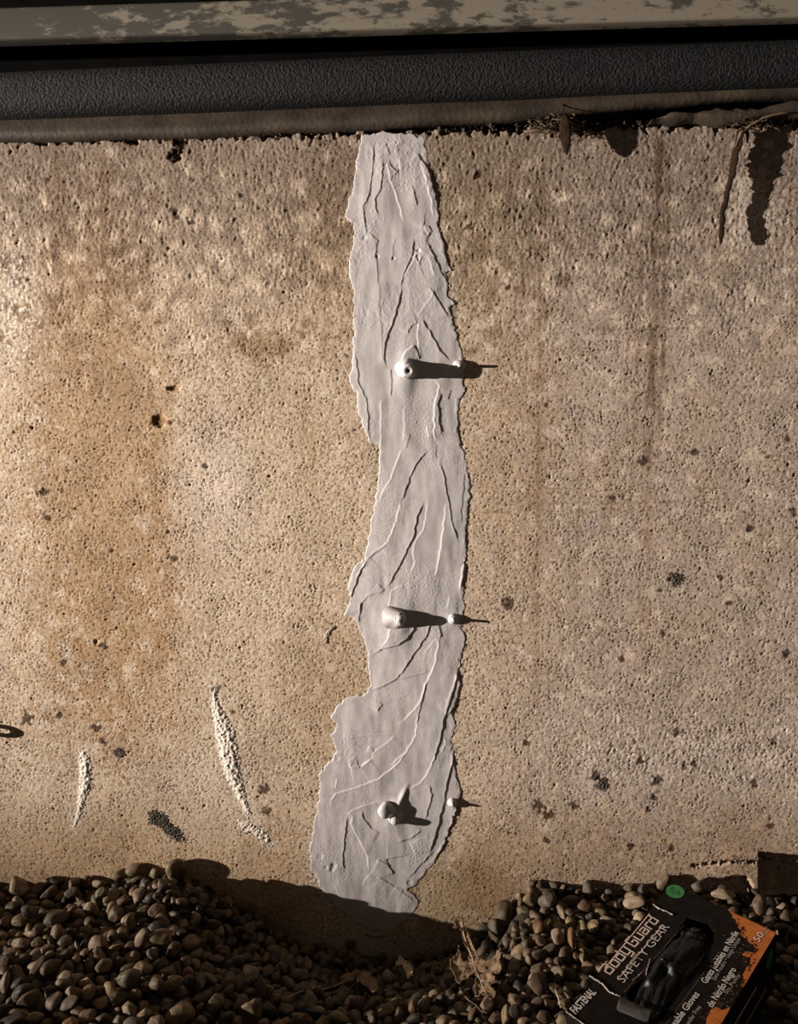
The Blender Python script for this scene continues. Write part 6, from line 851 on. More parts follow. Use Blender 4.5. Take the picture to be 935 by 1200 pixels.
251,53,41,30,-2563,-676,-121,34,-18,8,-5, 223,48,36,35,-2481,-1390,-106,11,-13,35,7, 231,54,34,30,-2457,-1077,-113,10,-12,-34,13, 251,45,35,25,-2470,-839,-125,8,-15,-36,5, 246,31,19,21,-2380,-1537,-121,35,8,15,9, 253,59,46,26,-2420,-964,-123,26,22,-19,6,
254,38,31,25,-2291,-1359,-121,19,1,26,-24, 233,46,34,27,-2227,-1572,-66,36,-15,-8,0, 249,59,38,40,-2275,-1045,-117,5,-4,-32,-23, 201,49,41,34,-2217,-1192,-109,39,8,5,-4, 240,27,21,18,-2121,-253,-155,14,-17,-33,6, 222,54,47,37,-2090,-1466,-104,35,0,1,20,
223,48,35,23,-1737,-1567,-102,5,12,-37,9, 256,39,31,22,-1663,-1570,-97,12,-30,-1,-24, 249,25,20,21,-1300,-1529,-127,21,-22,6,-26, 265,43,37,31,-752,-1462,-210,1,-39,-6,-6, 237,33,32,27,-721,-1270,-222,31,-20,-10,-12, 235,49,32,23,-663,-1393,-208,3,11,-38,1,
237,27,16,15,-601,-296,-465,12,-13,-33,14, 232,25,21,15,-546,-1397,-248,1,10,39,-3, 228,34,27,27,-537,-229,-474,21,-8,24,22, 311,44,42,37,-547,-1562,-230,6,-11,26,28, 242,51,33,32,-482,-1501,-259,11,21,6,-32, 224,35,32,25,-516,-285,-487,30,20,-5,17,
237,24,23,16,-421,-203,-522,26,4,22,21, 294,40,27,20,-402,-1401,-277,22,7,32,2, 231,38,26,25,-371,-1357,-258,7,-28,27,-4, 282,54,36,36,-319,-1317,-273,13,-20,-31,-6, 248,53,43,37,-269,-1268,-278,26,-28,12,-5, 224,30,25,25,-218,-211,-517,20,31,3,15,
223,35,21,23,-131,-1118,-269,4,-9,-29,-26, 247,39,26,17,105,-1470,-241,37,-8,-4,-12, 244,38,34,19,168,-1580,-239,34,19,9,-4, 287,46,39,31,141,-1298,-238,12,-28,26,3, 255,22,20,15,144,-255,-519,6,-16,3,-36, 225,54,41,31,219,-1323,-218,1,37,13,10,
291,26,26,17,187,-383,-457,4,28,-10,26, 255,35,31,28,343,-1570,-225,35,-4,-8,17, 254,35,29,18,390,-1243,-220,4,2,38,13, 221,55,32,38,423,-1541,-196,18,-21,19,-22, 235,26,21,16,387,-328,-388,6,4,34,20, 257,26,22,18,400,-180,-444,9,-16,26,-24,
245,38,30,18,456,-270,-407,4,-33,21,-5, 222,26,17,13,344,-128,-484,2,10,26,-29, 254,40,27,22,685,-1549,-178,23,32,3,7, 269,56,42,36,1520,-168,-101,24,4,-2,32, 257,45,39,23,1589,-283,-108,32,-17,-7,15, 313,50,39,37,1577,-223,-96,4,15,-8,36,
270,45,35,31,1666,-1531,-131,13,34,16,2, 216,46,41,31,1716,-1463,-151,13,16,33,8, 237,41,29,23,1727,-1333,-135,6,20,31,-14, 248,40,31,21,1735,-1267,-149,34,-9,-1,-18, 247,37,36,21,1815,-388,-102,38,0,-6,10, 249,39,36,29,1935,-1466,-149,31,-8,-1,-24,
247,49,37,24,1963,-1256,-145,39,5,-3,5, 227,34,26,18,2058,-1423,-147,15,-35,-9,9, 247,40,31,26,2199,-1239,-143,31,1,-1,-25, 226,53,33,26,2122,-1159,-138,9,3,-18,-35, 232,34,25,22,2151,-1057,-137,11,-37,-7,7, 254,39,27,27,2158,-967,-143,7,2,37,-12,
231,43,30,20,2328,-1206,-142,5,36,-9,14, 243,39,27,30,2430,-964,-130,14,-20,21,23, 250,47,33,29,2400,-891,-134,12,6,8,37, 243,44,28,27,2470,-1067,-143,30,-26,4,4, 229,36,26,18,2468,-624,-141,9,22,21,-25, 224,53,43,28,2625,-1560,-138,39,-8,5,-4,
235,46,40,36,2494,-1398,-140,23,1,-24,-22, 252,47,33,33,2579,-941,-149,35,-9,3,-16, 231,47,35,32,2530,-879,-142,6,-31,-25,4, 241,37,30,23,-729,-196,-423,19,-20,-2,29, 255,39,33,25,-410,-1313,-227,34,-10,13,-14, 248,25,24,14,-331,-387,-455,10,37,0,-13,
231,46,41,33,-251,-1456,-263,14,-12,2,-36, 223,49,42,30,-111,-1463,-269,3,29,25,-10, 212,52,37,34,-62,-1216,-239,26,-13,-7,-26, 242,49,37,27,58,-1293,-237,5,-39,9,-2, 240,40,35,24,42,-282,-510,32,11,-1,21, 227,27,19,21,197,-297,-496,37,-8,4,-14,
229,43,38,23,278,-287,-452,8,-24,27,15, 222,42,40,23,625,-1371,-192,39,-5,1,9, 231,51,41,26,1601,-368,-102,23,-32,4,-3, 223,47,41,33,1732,-346,-101,7,11,-37,7, 293,34,33,22,1929,-1402,-137,37,1,5,15, 229,37,28,27,2178,-1475,-141,29,3,-12,24,
225,45,42,30,2251,-1312,-138,14,-14,9,34, 250,47,31,20,2426,-664,-124,2,-1,37,16, 276,51,44,30,2572,-564,-125,34,-2,-6,-20, 269,23,20,14,-2333,-18,-144,29,24,-2,14,
]
NVAR = 18
def ico(sub):
    t = (1+5**.5)/2
    v = [(-1,t,0),(1,t,0),(-1,-t,0),(1,-t,0),(0,-1,t),(0,1,t),(0,-1,-t),(0,1,-t),(t,0,-1),(t,0,1),(-t,0,-1),(-t,0,1)]
    f = [(0,11,5),(0,5,1),(0,1,7),(0,7,10),(0,10,11),(1,5,9),(5,11,4),(11,10,2),(10,7,6),(7,1,8),(3,9,4),(3,4,2),(3,2,6),(3,6,8),(3,8,9),(4,9,5),(2,4,11),(6,2,10),(8,6,7),(9,8,1)]
    v = [np.array(p)/np.linalg.norm(p) for p in v]
    for _ in range(sub):
        c = {}; nf = []
        def mid(a, b):
            k = (min(a, b), max(a, b))
            if k not in c:
                m_ = v[a]+v[b]; v.append(m_/np.linalg.norm(m_)); c[k] = len(v)-1
            return c[k]
        for a, b, d_ in f:
            x, y, z = mid(a, b), mid(b, d_), mid(d_, a); nf += [(a, x, z), (b, y, x), (d_, z, y), (x, y, z)]
        f = nf
    return np.array(v), np.array(f)
ICO = {s: ico(s) for s in (1, 2, 3)}
def pebble_shape(k, sub):
    """pebble shape k: a ball worn flat on several facets, half-extents 1, 1, 1"""
    v, f = ICO[sub]; rs = np.random.RandomState(100+k)
    n = rs.normal(size=(rs.randint(7, 13), 3)); n /= np.linalg.norm(n, axis=1)[:, None]
    sharp = [14, 30, 9][k % 3]; dist = rs.uniform(.62, .95, len(n))
    r = dist/np.maximum(v@n.T, 1e-3); allr = np.concatenate([r, np.ones((len(v), 1))*1.02], 1)
    rr = np.mean(allr**-sharp, axis=1)**(-1./sharp)
    w = rs.normal(size=(5, 3))*2.2; ph = rs.uniform(0, 6.3, 5); rr = rr*(1+.025*np.sin(v@w.T+ph).sum(1))
    if sub == 3:
        w = rs.normal(size=(8, 3))*7; ph = rs.uniform(0, 6.3, 8); rr = rr*(1+.006*np.sin(v@w.T+ph).sum(1))
    p = v*rr[:, None]; p -= (p.max(0)+p.min(0))/2; p /= (p.max(0)-p.min(0))/2
    return p, f
TONES = {'p': (.21, .158, .100), 't': (.135, .094, .052), 'b': (.076, .051, .029), 'g': (.068, .053, .034), 'd': (.026, .019, .012), 'o': (.130, .072, .028)}
M_PEB = noise_mat('pebble_stone', (.72, .70, .68), (1.25, 1.22, 1.18), 1.6, .62, .3, .0005, 7, 'obj', detail=8)
M_GRAV = noise_mat('gravel_stone', (.72, .70, .68), (1.25, 1.22, 1.18), 130, .62, .3, .0003, 500, 'Col', detail=8)
recs = np.array(GRAVEL).reshape(-1, 11)
PEB_ME = [mesh('pebble', *pebble_shape(k, 3)) for k in range(NVAR)]
for me in PEB_ME: me.materials.append(M_PEB)
rs = np.random.RandomState(12)
V2, F2, C2, off = [], [], [], 0
SHP = {(k, s): pebble_shape(k, s) for k in range(NVAR) for s in (1, 2)}
info = []
for i, rcd in enumerate(recs):
    k = int(rcd[0]) % 20; tone = 'ptbgdo'[int(rcd[0]) % 200//20]; dims = rcd[1:4]/4e3; p = rcd[4:7]/4e3; q = Quaternion([float(c)/40 for c in rcd[7:11]]).normalized()
    c = np.array(TONES[tone])*rs.uniform(.82, 1.2)*(1+.022*rs.randn(3))*.9
    if i < 300:
        o = bpy.data.objects.new('pebble', PEB_ME[k]); C.objects.link(o); o.location = p; o.rotation_mode = 'QUATERNION'; o.rotation_quaternion = q; o.scale = dims; o.color = (*c, 1)
        o['category'] = 'pebble'; info.append((o, p, dims, tone, q))
    else:
        v, f = SHP[(k, 1 if rcd[0] >= 200 else 2)]
        V2.append((v*dims)@np.array(q.to_matrix()).T+p); F2.append(f+off); C2.append(np.tile(c, (len(v), 1))); off += len(v)
TG = .004; TOP = np.full((int(.62/TG), int(1.5/TG)), -1.0)          # how high the pebbles reach, for what lies on them
for rcd in recs:
    x, y, z = rcd[4:7]/4e3; r0, r1 = rcd[1:4].min()/4e3, rcd[1:4].max()/4e3*.8; i0, j0 = int((x+.75)/TG), int(-y/TG); w = int(r1/TG)
    sl = (slice(max(0, j0-w), j0+w+1), slice(max(0, i0-w), i0+w+1)); TOP[sl] = np.maximum(TOP[sl], z+r0*.9)
for x in np.arange(-.59, .60, .011):                                # stop the bare gaps in the bank
    for y in np.arange(-.29, -.012, .011):
        j, i = int(-y/TG), int((x+.75)/TG); zt_ = float(gravel_top(x, y))
        w_ = np.linalg.solve(np.stack([(.097, -.085, -.006), (-.158, -.176, -.04), (0, 0, 1.)], 1), np.array([x-.344, y+.138, 0]))
        if TOP[max(0, j-1):j+2, i-1:i+2].max() > zt_-.019 or (-.1 < w_[0] < 1.1 and -.05 < w_[1] < 1.06): continue
        dims = rs.uniform(.0055, .0095)*np.array([rs.uniform(1, 1.3), rs.uniform(.8, 1), rs.uniform(.6, .85)]); v, f = SHP[(rs.randint(NVAR), 2)]; q = Quaternion(rs.normal(size=4)).normalized(); c = np.array(TONES['tbgd'[rs.randint(4)]])*rs.uniform(.75, 1.1)
        V2.append((v*dims)@np.array(q.to_matrix()).T+np.array([x, y, zt_-.018])); F2.append(f+off); C2.append(np.tile(c, (len(v), 1))); off += len(v)
for x in np.arange(-1.25, 1.26, .0195):                              # the gravel carries on outside the picture
    for y in np.arange(-.85, -.01, .0195):
        if y > -.295 and abs(x) < .60: continue
        a_ = rs.uniform(.006, .0115); dims = a_*np.array([rs.uniform(1, 1.3), rs.uniform(.8, 1), rs.uniform(.6, .85)]); xx, yy = x+rs.uniform(-.006, .006), min(y+rs.uniform(-.006, .006), -.014)
        w_ = np.linalg.solve(np.stack([(.097, -.085, -.006), (-.158, -.176, -.04), (0, 0, 1.)], 1), np.array([xx-.344, yy+.138, 0]))
        if -.1 < w_[0] < 1.1 and -.05 < w_[1] < 1.06: continue
        v, f = SHP[(rs.randint(NVAR), 1)]; q = Quaternion(rs.normal(size=4)).normalized(); c = np.array(TONES['ptbgdo'[rs.choice(6, p=[.05, .30, .36, .13, .12, .04])]])*rs.uniform(.75, 1.1)
        V2.append((v*dims)@np.array(q.to_matrix()).T+np.array([xx, yy, float(gravel_top(xx, yy))-.02*float(sstep(.38, .6, -yy))-.011+rs.uniform(-.003, .004)])); F2.append(f+off); C2.append(np.tile(c, (len(v), 1))); off += len(v)
o = link('gravel', mesh('gravel', np.concatenate(V2), np.concatenate(F2), True, np.concatenate(C2)), M_GRAV)
tag(o, 'smaller brown and grey gravel lying between and under the larger pebbles', 'gravel', kind='stuff')
def top_at(x, y):
    j, i = min(max(int(-y/TG), 0), TOP.shape[0]-1), min(max(int((x+.75)/TG), 0), TOP.shape[1]-1)
    return max(float(TOP[j, i]), float(gravel_top(x, y))-.012)
def gz(px, py, lift=.002):
    d_ = ray(px, py); t = .7
    while t < 1.6:
        q_ = CAM+d_*t
        if q_[1] > -.004 or q_[2] < top_at(q_[0], q_[1])+lift: return q_
        t += .001
    return q_
# one label per pebble: its look, where it lies, and its turn among its likes there
def region(x, y):
    if x < 235 and y < 1056: return 'at the wall foot on the left' if y < 1040 else 'just off the wall on the left'
    if x < 120: return 'in the far left gravel' if y < 1110 else ('in the lower left corner' if y > 1158 else 'low in the far left gravel')
    if x < 235: return 'in the left bank' if y < 1110 else ('at the bottom edge on the left' if y > 1158 else 'midway down the left bank')
    if x < 345: return 'on the slope into the dug hollow' if y < 1125 else ('at the bottom edge below the slope' if y > 1165 else 'on the lower slope by the hollow')
    if x < 490: return 'down in the dug hollow' if y < 1140 else 'on the near rim of the hollow'
    if x < 600: return 'at the wall right of the hollow' if y < 1085 else ('below the dry oak leaf' if y > 1165 else 'beside the dry oak leaf')
    if x < 780: return 'at the wall foot left of the glove box' if y < 1052 else ('in the gravel left of the glove box' if y < 1110 else 'low between oak leaf and glove box')
    return 'at the wall foot behind the glove box' if y < 1052 else 'right of the glove box'
TN = {'p': 'pale', 't': 'tan', 'b': 'brown', 'g': 'grey', 'd': 'dark', 'o': 'ochre'}
grp = {}
for o, p, dims, tone, q in info:
    x, y = proj(p); R3 = np.array(q.to_matrix())*dims; w = float((p-CAM)@F_)
    a = np.stack([R_@R3, U_@R3]); S = np.linalg.eigvalsh(a@a.T); mj, mn = 2*F*math.sqrt(S[1])/w, 2*F*math.sqrt(S[0])/w
    size = 'large ' if mj > 27 else ('small ' if mj < 18 else ''); shape = 'long' if mj/mn > 1.75 else ('oval' if mj/mn > 1.28 else 'round')
    grp.setdefault(f'{size}{shape} {TN[tone]} pebble {region(x, y)}', []).append((x, o))
ORD = ['leftmost', 'second from left', 'third from left', 'fourth from left', 'fifth from left', 'sixth from left', 'seventh from left', 'eighth from left', 'ninth from left']
for lab, l in grp.items():
    l.sort(key=lambda t: t[0])
    for j, (x, o) in enumerate(l):
        o['group'] = 'pebbles in the gravel'
        o['label'] = lab if len(l) == 1 else f"{lab}, {'rightmost' if j == len(l)-1 else ORD[min(j, 8)]}"

# ------------------------------------------------------------------ the torn-open glove box
BA, BB, BC = np.array([.344, -.138, .070]), np.array([.441, -.223, .064]), np.array([.186, -.314, .030])
E1 = BB-BA; BW = np.linalg.norm(E1); E1 /= BW; E2 = BC-BA; BL = np.linalg.norm(E2); E2 = E2-E1*(E2@E1); E2 /= np.linalg.norm(E2)
EN = np.cross(E2, E1); EN = EN/np.linalg.norm(EN)
if EN[2] < 0: EN = -EN
BH = .078
def uv(px, py):
    d_ = ray(px, py); q = CAM+d_*(((BA-CAM)@EN)/(d_@EN))-BA; return float(q@E1), float(q@E2)
def W3(u, v, h=0.0): return BA+E1*u+E2*v+EN*h
M_CARD = noise_mat('black_carton', (.0045, .0028, .0022), (.009, .006, .0048), 120, .7, .10, .0002, 300)
M_ORANGE = noise_mat('orange_print', (.30, .080, .013), (.39, .11, .020), 90, .5, .35)
M_WHITE = noise_mat('white_print', (.40, .36, .32), (.52, .47, .42), 300, .55, .3)
M_GREYP = noise_mat('grey_print', (.20, .18, .165), (.27, .24, .22), 300, .55, .3)
M_COPPER = noise_mat('copper_print', (.50, .29, .19), (.62, .45, .36), 160, .5, .35)
M_EDGE = noise_mat('torn_card_edge', (.16, .13, .11), (.42, .36, .31), 400, .9, .1)
M_GREEN = noise_mat('green_sticker', (.020, .125, .032), (.030, .155, .042), 200, .5, .35)
M_GREEND = noise_mat('dark_green_print', (.008, .07, .02), (.012, .09, .03), 200, .5, .35)
M_GLOVE = noise_mat('black_nitrile', (.003, .003, .003), (.005, .005, .005), 60, .45, .25, .0003, 90)
M_FILM = noise_mat('grey_film', (.025, .024, .022), (.055, .05, .047), 60, .4, .45, .0012, 80)
box = thing('glove_box', 'torn-open black and orange cardboard box of disposable gloves lying on the gravel', 'box', tuple(W3(BW/2, BL/2, -BH)))
def outline_mesh(name, loops, h, th=.0, parent=None, material=None):
    """flat figure on the box's top: loops of (u, v), holes allowed"""
    bm = bmesh.new(); es = []
    for lp in loops:
        vs = [bm.verts.new(W3(u, v, h)) for u, v in lp]
        es += [bm.edges.new((vs[i], vs[(i+1) % len(vs)])) for i in range(len(vs))]
    bmesh.ops.triangle_fill(bm, use_beauty=True, edges=es, normal=Vector(EN))
    for f_ in bm.faces:
        f_.normal_update()
        if f_.normal.dot(Vector(EN)) < 0: f_.normal_flip()
    if th:
        r = bmesh.ops.extrude_face_region(bm, geom=list(bm.faces)); bmesh.ops.translate(bm, verts=[g for g in r['geom'] if isinstance(g, bmesh.types.BMVert)], vec=Vector(EN)*-th)
        bmesh.ops.recalc_face_normals(bm, faces=bm.faces)
    me = bpy.data.meshes.new(name); bm.to_mesh(me); bm.free()
    return link(name, me, material, parent)
rs = np.random.RandomState(2)
hole_px = [(733, 1165), (740, 1157), (748, 1149), (757, 1146), (761, 1131), (768, 1124), (779, 1111), (789, 1099), (797, 1086), (806, 1075), (815, 1078), (829, 1082), (837, 1092), (835, 1106), (826, 1124), (812, 1143), (800, 1160), (786, 1179), (775, 1196), (764, 1203), (742, 1184)]
hole = []
for i in range(len(hole_px)):
    a, b2 = np.array(hole_px[i]), np.array(hole_px[(i+1) % len(hole_px)])
    for k in range(4): hole.append(uv(*(a+(b2-a)*k/4+rs.uniform(-.5, .5, 2))))
rim = [(0, 0), (BW, 0), (BW, BL), (0, BL)]
outline_mesh('top_panel', [rim, hole], 0, .0012, box, M_CARD)
def panel(name, q, inward, material=M_CARD):
    q = [np.array(p) for p in q]; inward = np.array(inward)*.0012; bm = bmesh.new()
    a = [bm.verts.new(p) for p in q]; b_ = [bm.verts.new(p+inward) for p in q]
    bm.faces.new(a); bm.faces.new(b_[::-1])
    for i in range(4): bm.faces.new((a[i], b_[i], b_[(i+1) % 4], a[(i+1) % 4]))
    bmesh.ops.recalc_face_normals(bm, faces=bm.faces); me = bpy.data.meshes.new(name); bm.to_mesh(me); bm.free(); return link(name, me, material, box)
panel('side_panel', [W3(0, 0), W3(0, BL), W3(0, BL, -BH), W3(0, 0, -BH)], E1)
panel('side_panel', [W3(BW, 0), W3(BW, BL), W3(BW, BL, -BH), W3(BW, 0, -BH)], -E1)
panel('end_panel', [W3(0, 0), W3(BW, 0), W3(BW, 0, -BH), W3(0, 0, -BH)], E2)
panel('end_panel', [W3(0, BL), W3(BW, BL), W3(BW, BL, -BH), W3(0, BL, -BH)], -E2)
panel('bottom_panel', [W3(0, 0, -BH), W3(BW, 0, -BH), W3(BW, BL, -BH), W3(0, BL, -BH)], EN)
# orange corner with its spattered edge, and the orange patch lower down
def jag(pts, amp, n, seed):
    r_ = np.random.RandomState(seed); o_ = []
    for i in range(len(pts)-1):
        a, b2 = np.array(pts[i], float), np.array(pts[i+1], float)
        for k in range(n): o_.append(tuple(a+(b2-a)*k/n+r_.uniform(-amp, amp, 2)))
    return o_+[pts[-1]]
og = jag([(852, 1065), (857, 1074), (862, 1080), (866, 1086), (870, 1091), (866, 1095), (874, 1100), (883, 1109), (883, 1117), (872, 1116), (868, 1119), (879, 1122), (878, 1131), (872, 1140), (870, 1148), (868, 1156)], 1.5, 3, 4)
lp = [uv(*p) for p in og]; u_, v_ = uv(853, 1066)
lp = [(min(u, BW-.0008), max(v, .0008)) for u, v in lp]
lp = lp+[(BW-.0008, lp[-1][1]), (BW-.0008, .0008)]
outline_mesh('orange_print', [lp], .0003, 0, box, M_ORANGE)['label'] = 'orange printed corner with a spattered edge'
lp = [uv(*p) for p in jag([(832, 1184), (840, 1180), (846, 1184), (856, 1180), (852, 1190), (847, 1198), (838, 1204), (826, 1206), (828, 1194), (832, 1184)], .9, 2, 6)[:-1]]
outline_mesh('orange_print', [[(min(u, BW-.001), v) for u, v in lp]], .0003, 0, box, M_ORANGE)['label'] = 'small orange printed patch lower down'
# loose spatters of dark ink over the orange and of copper ink over the black
def dots(name, pts, r0, r1, material, seed, h=.0005):
    r_ = np.random.RandomState(seed); V = []; Fa = []
    for x, y in pts:
        u, v = uv(x, y); n_ = 7; r = r_.uniform(r0, r1)
        if not (.001 < u < BW-.001 and .001 < v < BL-.001): continue
        o_ = len(V); V += [W3(u+r*r_.uniform(.6, 1.2)*math.cos(2*PI*k/n_), v+r*r_.uniform(.6, 1.2)*math.sin(2*PI*k/n_), h) for k in range(n_)]; Fa.append(tuple(o_+k for k in range(n_)))
    o = link(name, pymesh(name, V, Fa, False), material, box); o['kind'] = 'stuff'; return o
r_ = np.random.RandomState(5)
pp = [(og[i][0]+abs(r_.normal(0, 3.2)), og[i][1]+r_.normal(0, 2)) for i in r_.randint(6, len(og), 90)]
dots('ink_spatter', pp, .0004, .0014, M_CARD, 1)
dots('copper_spatter', [(x-2*abs(r_.normal(0, 5)), y+r_.normal(0, 4)) for x, y in [og[i] for i in r_.randint(14, len(og), 50)]]+[(r_.uniform(838, 866), r_.uniform(1150, 1182)) for _ in range(60)]+[(r_.uniform(820, 845), r_.uniform(1172, 1204)) for _ in range(40)], .0003, .0009, noise_mat('brown_print', (.12, .05, .028), (.22, .10, .06), 200, .6, .2), 2)
dots('perforation', [(732+i*(801-732)/34, 1162+i*(1085-1162)/34) for i in range(35)]+[(776+i*2.0, 1206-i*2.7) for i in range(34)], .0003, .00045, M_WHITE, 3)
# lettering
def stroke_text(name, letters, p0, p1, cap, material, wd=.16, h=.0006, label=None):
    """letters as lists of strokes on a 0..1 x 0..1 cell, laid from photo point p0 to p1 along the box's top"""
    a = np.array(uv(*p0)); b2 = np.array(uv(*p1)); X = (b2-a); ln = np.linalg.norm(X); X /= ln; Y = np.array([X[1], -X[0]])
    if (W3(*(a+Y))-W3(*a))@(U_-.8*R_) < 0: Y = -Y
    tot = sum(w for w, _ in letters); sx = ln/tot; V = []; Fa = []; x = 0
    def pt(u, v): q = a+X*u*sx+Y*v*cap; return W3(q[0], q[1], h)
    for w, strokes in letters:
        for st in strokes:
            for (x0, y0), (x1, y1) in zip(st[:-1], st[1:]):
                hw, hh = wd/2*cap/sx, wd/2
                if abs(x1-x0) < 1e-6: y0, y1 = min(y0, y1)-hh, max(y0, y1)+hh; r4 = [(x0-hw, y0), (x0+hw, y0), (x0+hw, y1), (x0-hw, y1)]
                elif abs(y1-y0) < 1e-6: xa, xb = min(x0, x1)-hw, max(x0, x1)+hw; r4 = [(xa, y0-hh), (xb, y0-hh), (xb, y0+hh), (xa, y0+hh)]
                else:
                    dx, dy = (x1-x0)*sx, (y1-y0)*cap; l = math.hypot(dx, dy); nx_, ny_ = -dy/l*wd*cap/2/sx, dx/l*wd/2
                    r4 = [(x0+nx_, y0+ny_), (x1+nx_, y1+ny_), (x1-nx_, y1-ny_), (x0-nx_, y0-ny_)]
                o_ = len(V); V += [pt(x+u*1.0, v) for u, v in r4]; Fa.append((o_, o_+1, o_+2, o_+3))
        x += w
    o = link(name, pymesh(name, V, Fa, False), material, box)
    if label: o['label'] = label
    return o
LT = {'B': (.95, [[(.0, 1), (.62, 1), (.74, .85), (.74, .62), (.3, .55)], [(.1, .55), (.1, 0), (.74, 0), (.74, .55), (.1, .55)]]),
      'o': (.86, [[(.08, 0), (.08, .68), (.66, .68), (.66, 0), (.08, 0)]]), 'd': (.86, [[(.66, 1), (.66, 0), (.08, 0), (.08, .66), (.66, .66)]]),
      'y': (.90, [[(.08, .68), (.08, 0), (.66, 0)], [(.66, .68), (.66, -.34), (.2, -.34)]]), 'G': (.95, [[(.74, 1), (.1, 1), (.1, 0), (.74, 0), (.74, .5), (.42, .5)]]),
      'u': (.86, [[(.08, .68), (.08, 0), (.66, 0), (.66, .68)]]), 'a': (.86, [[(.14, .68), (.66, .68), (.66, 0), (.08, 0), (.08, .36), (.66, .36)]]), 'r': (.66, [[(.1, 0), (.1, .68), (.52, .68)]]), ' ': (.25, [])}
stroke_text('brand_lettering', [LT[c] for c in 'Body Guard'], (714, 1143), (773, 1078), .0125, M_COPPER, .17, .0005, 'copper and white brand lettering')
stroke_text('brand_lettering', [LT[c] for c in 'Body Guard'], (714, 1143), (773, 1078), .0125, M_WHITE, .085, .0007, 'pale inline of the brand lettering')
def font_text(name, body, p0, p1, cap, material, label=None, bold=0.0, h=.0009, slant=0.0):
    cu = bpy.data.curves.new(name, 'FONT'); cu.body = body; cu.resolution_u = 2; cu.offset = bold; cu.shear = slant
    ob = bpy.data.objects.new(name, cu); C.objects.link(ob); bpy.context.view_layer.update()
    me = bpy.data.meshes.new_from_object(ob.evaluated_get(bpy.context.evaluated_depsgraph_get())); C.objects.unlink(ob); bpy.data.objects.remove(ob)
    n_ = len(me.vertices); co = np.empty(n_*3); me.vertices.foreach_get('co', co); co = co.reshape(-1, 3)
    a = np.array(uv(*p0)); b2 = np.array(uv(*p1)); X = b2-a; ln = np.linalg.norm(X); X /= ln; Y = np.array([X[1], -X[0]])
    if (W3(*(a+Y))-W3(*a))@(U_-.8*R_) < 0: Y = -Y
    sx = ln/(co[:, 0].max()-co[:, 0].min()); sy = cap/.70
    q = a+((co[:, :1]-co[:, 0].min())*sx)*X+(co[:, 1:2]*sy)*Y
    me.vertices.foreach_set('co', (BA+q[:, :1]*E1+q[:, 1:2]*E2+EN*h).ravel().astype(np.float32)); me.update(); me.name = name; me.materials.clear()
    o = link(name, me, material, box)
    if label: o['label'] = label
    return o
font_text('printed_words', 'SAFETY GEAR', (731, 1153), (785, 1087), .0100, M_WHITE, 'white words SAFETY GEAR', -.012)
font_text('printed_words', 'FASTENAL', (674.5, 1189.5), (699, 1164), .0090, M_WHITE, 'white printed word at the box\'s near end', .02, slant=.15)
font_text('printed_words', 'Gants Jetables en Nitrile', (828, 1154), (866, 1094), .0072, M_WHITE, 'white French words', .01)
font_text('printed_words', 'Sans Poudre \u2022 Usage Unique', (838, 1150), (868, 1101), .0048, M_GREYP, 'small grey French words')
font_text('printed_words', 'de Nitrilo Negro', (835, 1182), (863, 1137), .0072, M_WHITE, 'white Spanish words', .01)
font_text('printed_words', 'Sin Polvo', (852, 1166), (868, 1144), .0046, M_GREYP, 'small grey Spanish words')
font_text('printed_words', 'Disposable Gloves', (779, 1222), (820, 1166), .0072, M_WHITE, 'white English words', .01)
font_text('printed_words', 'Powder Free', (804, 1207), (822, 1181), .0048, M_GREYP, 'small grey English words')
font_text('printed_words', '50', (889, 1105), (896, 1095.5), .0072, M_WHITE, 'white count 50 on the orange')
font_text('printed_words', 'Gloves\nGants', (893.5, 1094.5), (899, 1087), .0024, M_GREYP, 'tiny stacked words beside the count')
def line(name, p0, p1, w, material, h=.0005, lab=None):
    a, b2 = np.array(uv(*p0)), np.array(uv(*p1)); d_ = b2-a; d_ /= np.linalg.norm(d_); n_ = np.array([-d_[1], d_[0]])*w/2
    o = link(name, pymesh(name, [W3(*(a+n_), h), W3(*(b2+n_), h), W3(*(b2-n_), h), W3(*(a-n_), h)], [(0, 1, 2, 3)], False), material, box)
    if lab: o['label'] = lab
line('rule_line', (708.5, 1135), (761, 1071), .0011, M_COPPER); line('rule_line', (724, 1148), (777, 1084), .0011, M_COPPER)
# white torn edges of the card, the raised flap of grey film, stickers
def torn(pts, r, seed):
    r_ = np.random.RandomState(seed); q = []
    for (x0, y0), (x1, y1) in zip(pts[:-1], pts[1:]):
        for k in range(5): t = k/5; q.append(W3(*uv(x0+(x1-x0)*t+r_.uniform(-.4, .4), y0+(y1-y0)*t+r_.uniform(-.4, .4)), .0008+r_.uniform(0, .0008)))
    q.append(W3(*uv(*pts[-1]), .001)); vv, ff = tube(q, [r*r_.uniform(.3, .95) for _ in q], 6); o = link('torn_edge', pymesh('torn_edge', vv, ff, False), M_EDGE, box)
torn([(690.5, 1144), (698, 1149), (707, 1155), (714, 1163), (721, 1167), (727, 1168)], .0011, 1)
torn([(765.5, 1061), (773, 1066), (781, 1069), (788, 1073)], .0010, 2)
torn([(757, 1143), (759, 1134), (762, 1124)], .0007, 3); torn([(741, 1150), (748, 1144), (753, 1140)], .0006, 4)
torn([(909, 1091.5), (911.5, 1093), (910.5, 1095.5)], .0011, 5); torn([(663, 1186.5), (671, 1192), (681, 1199), (690, 1206)], .0008, 6)
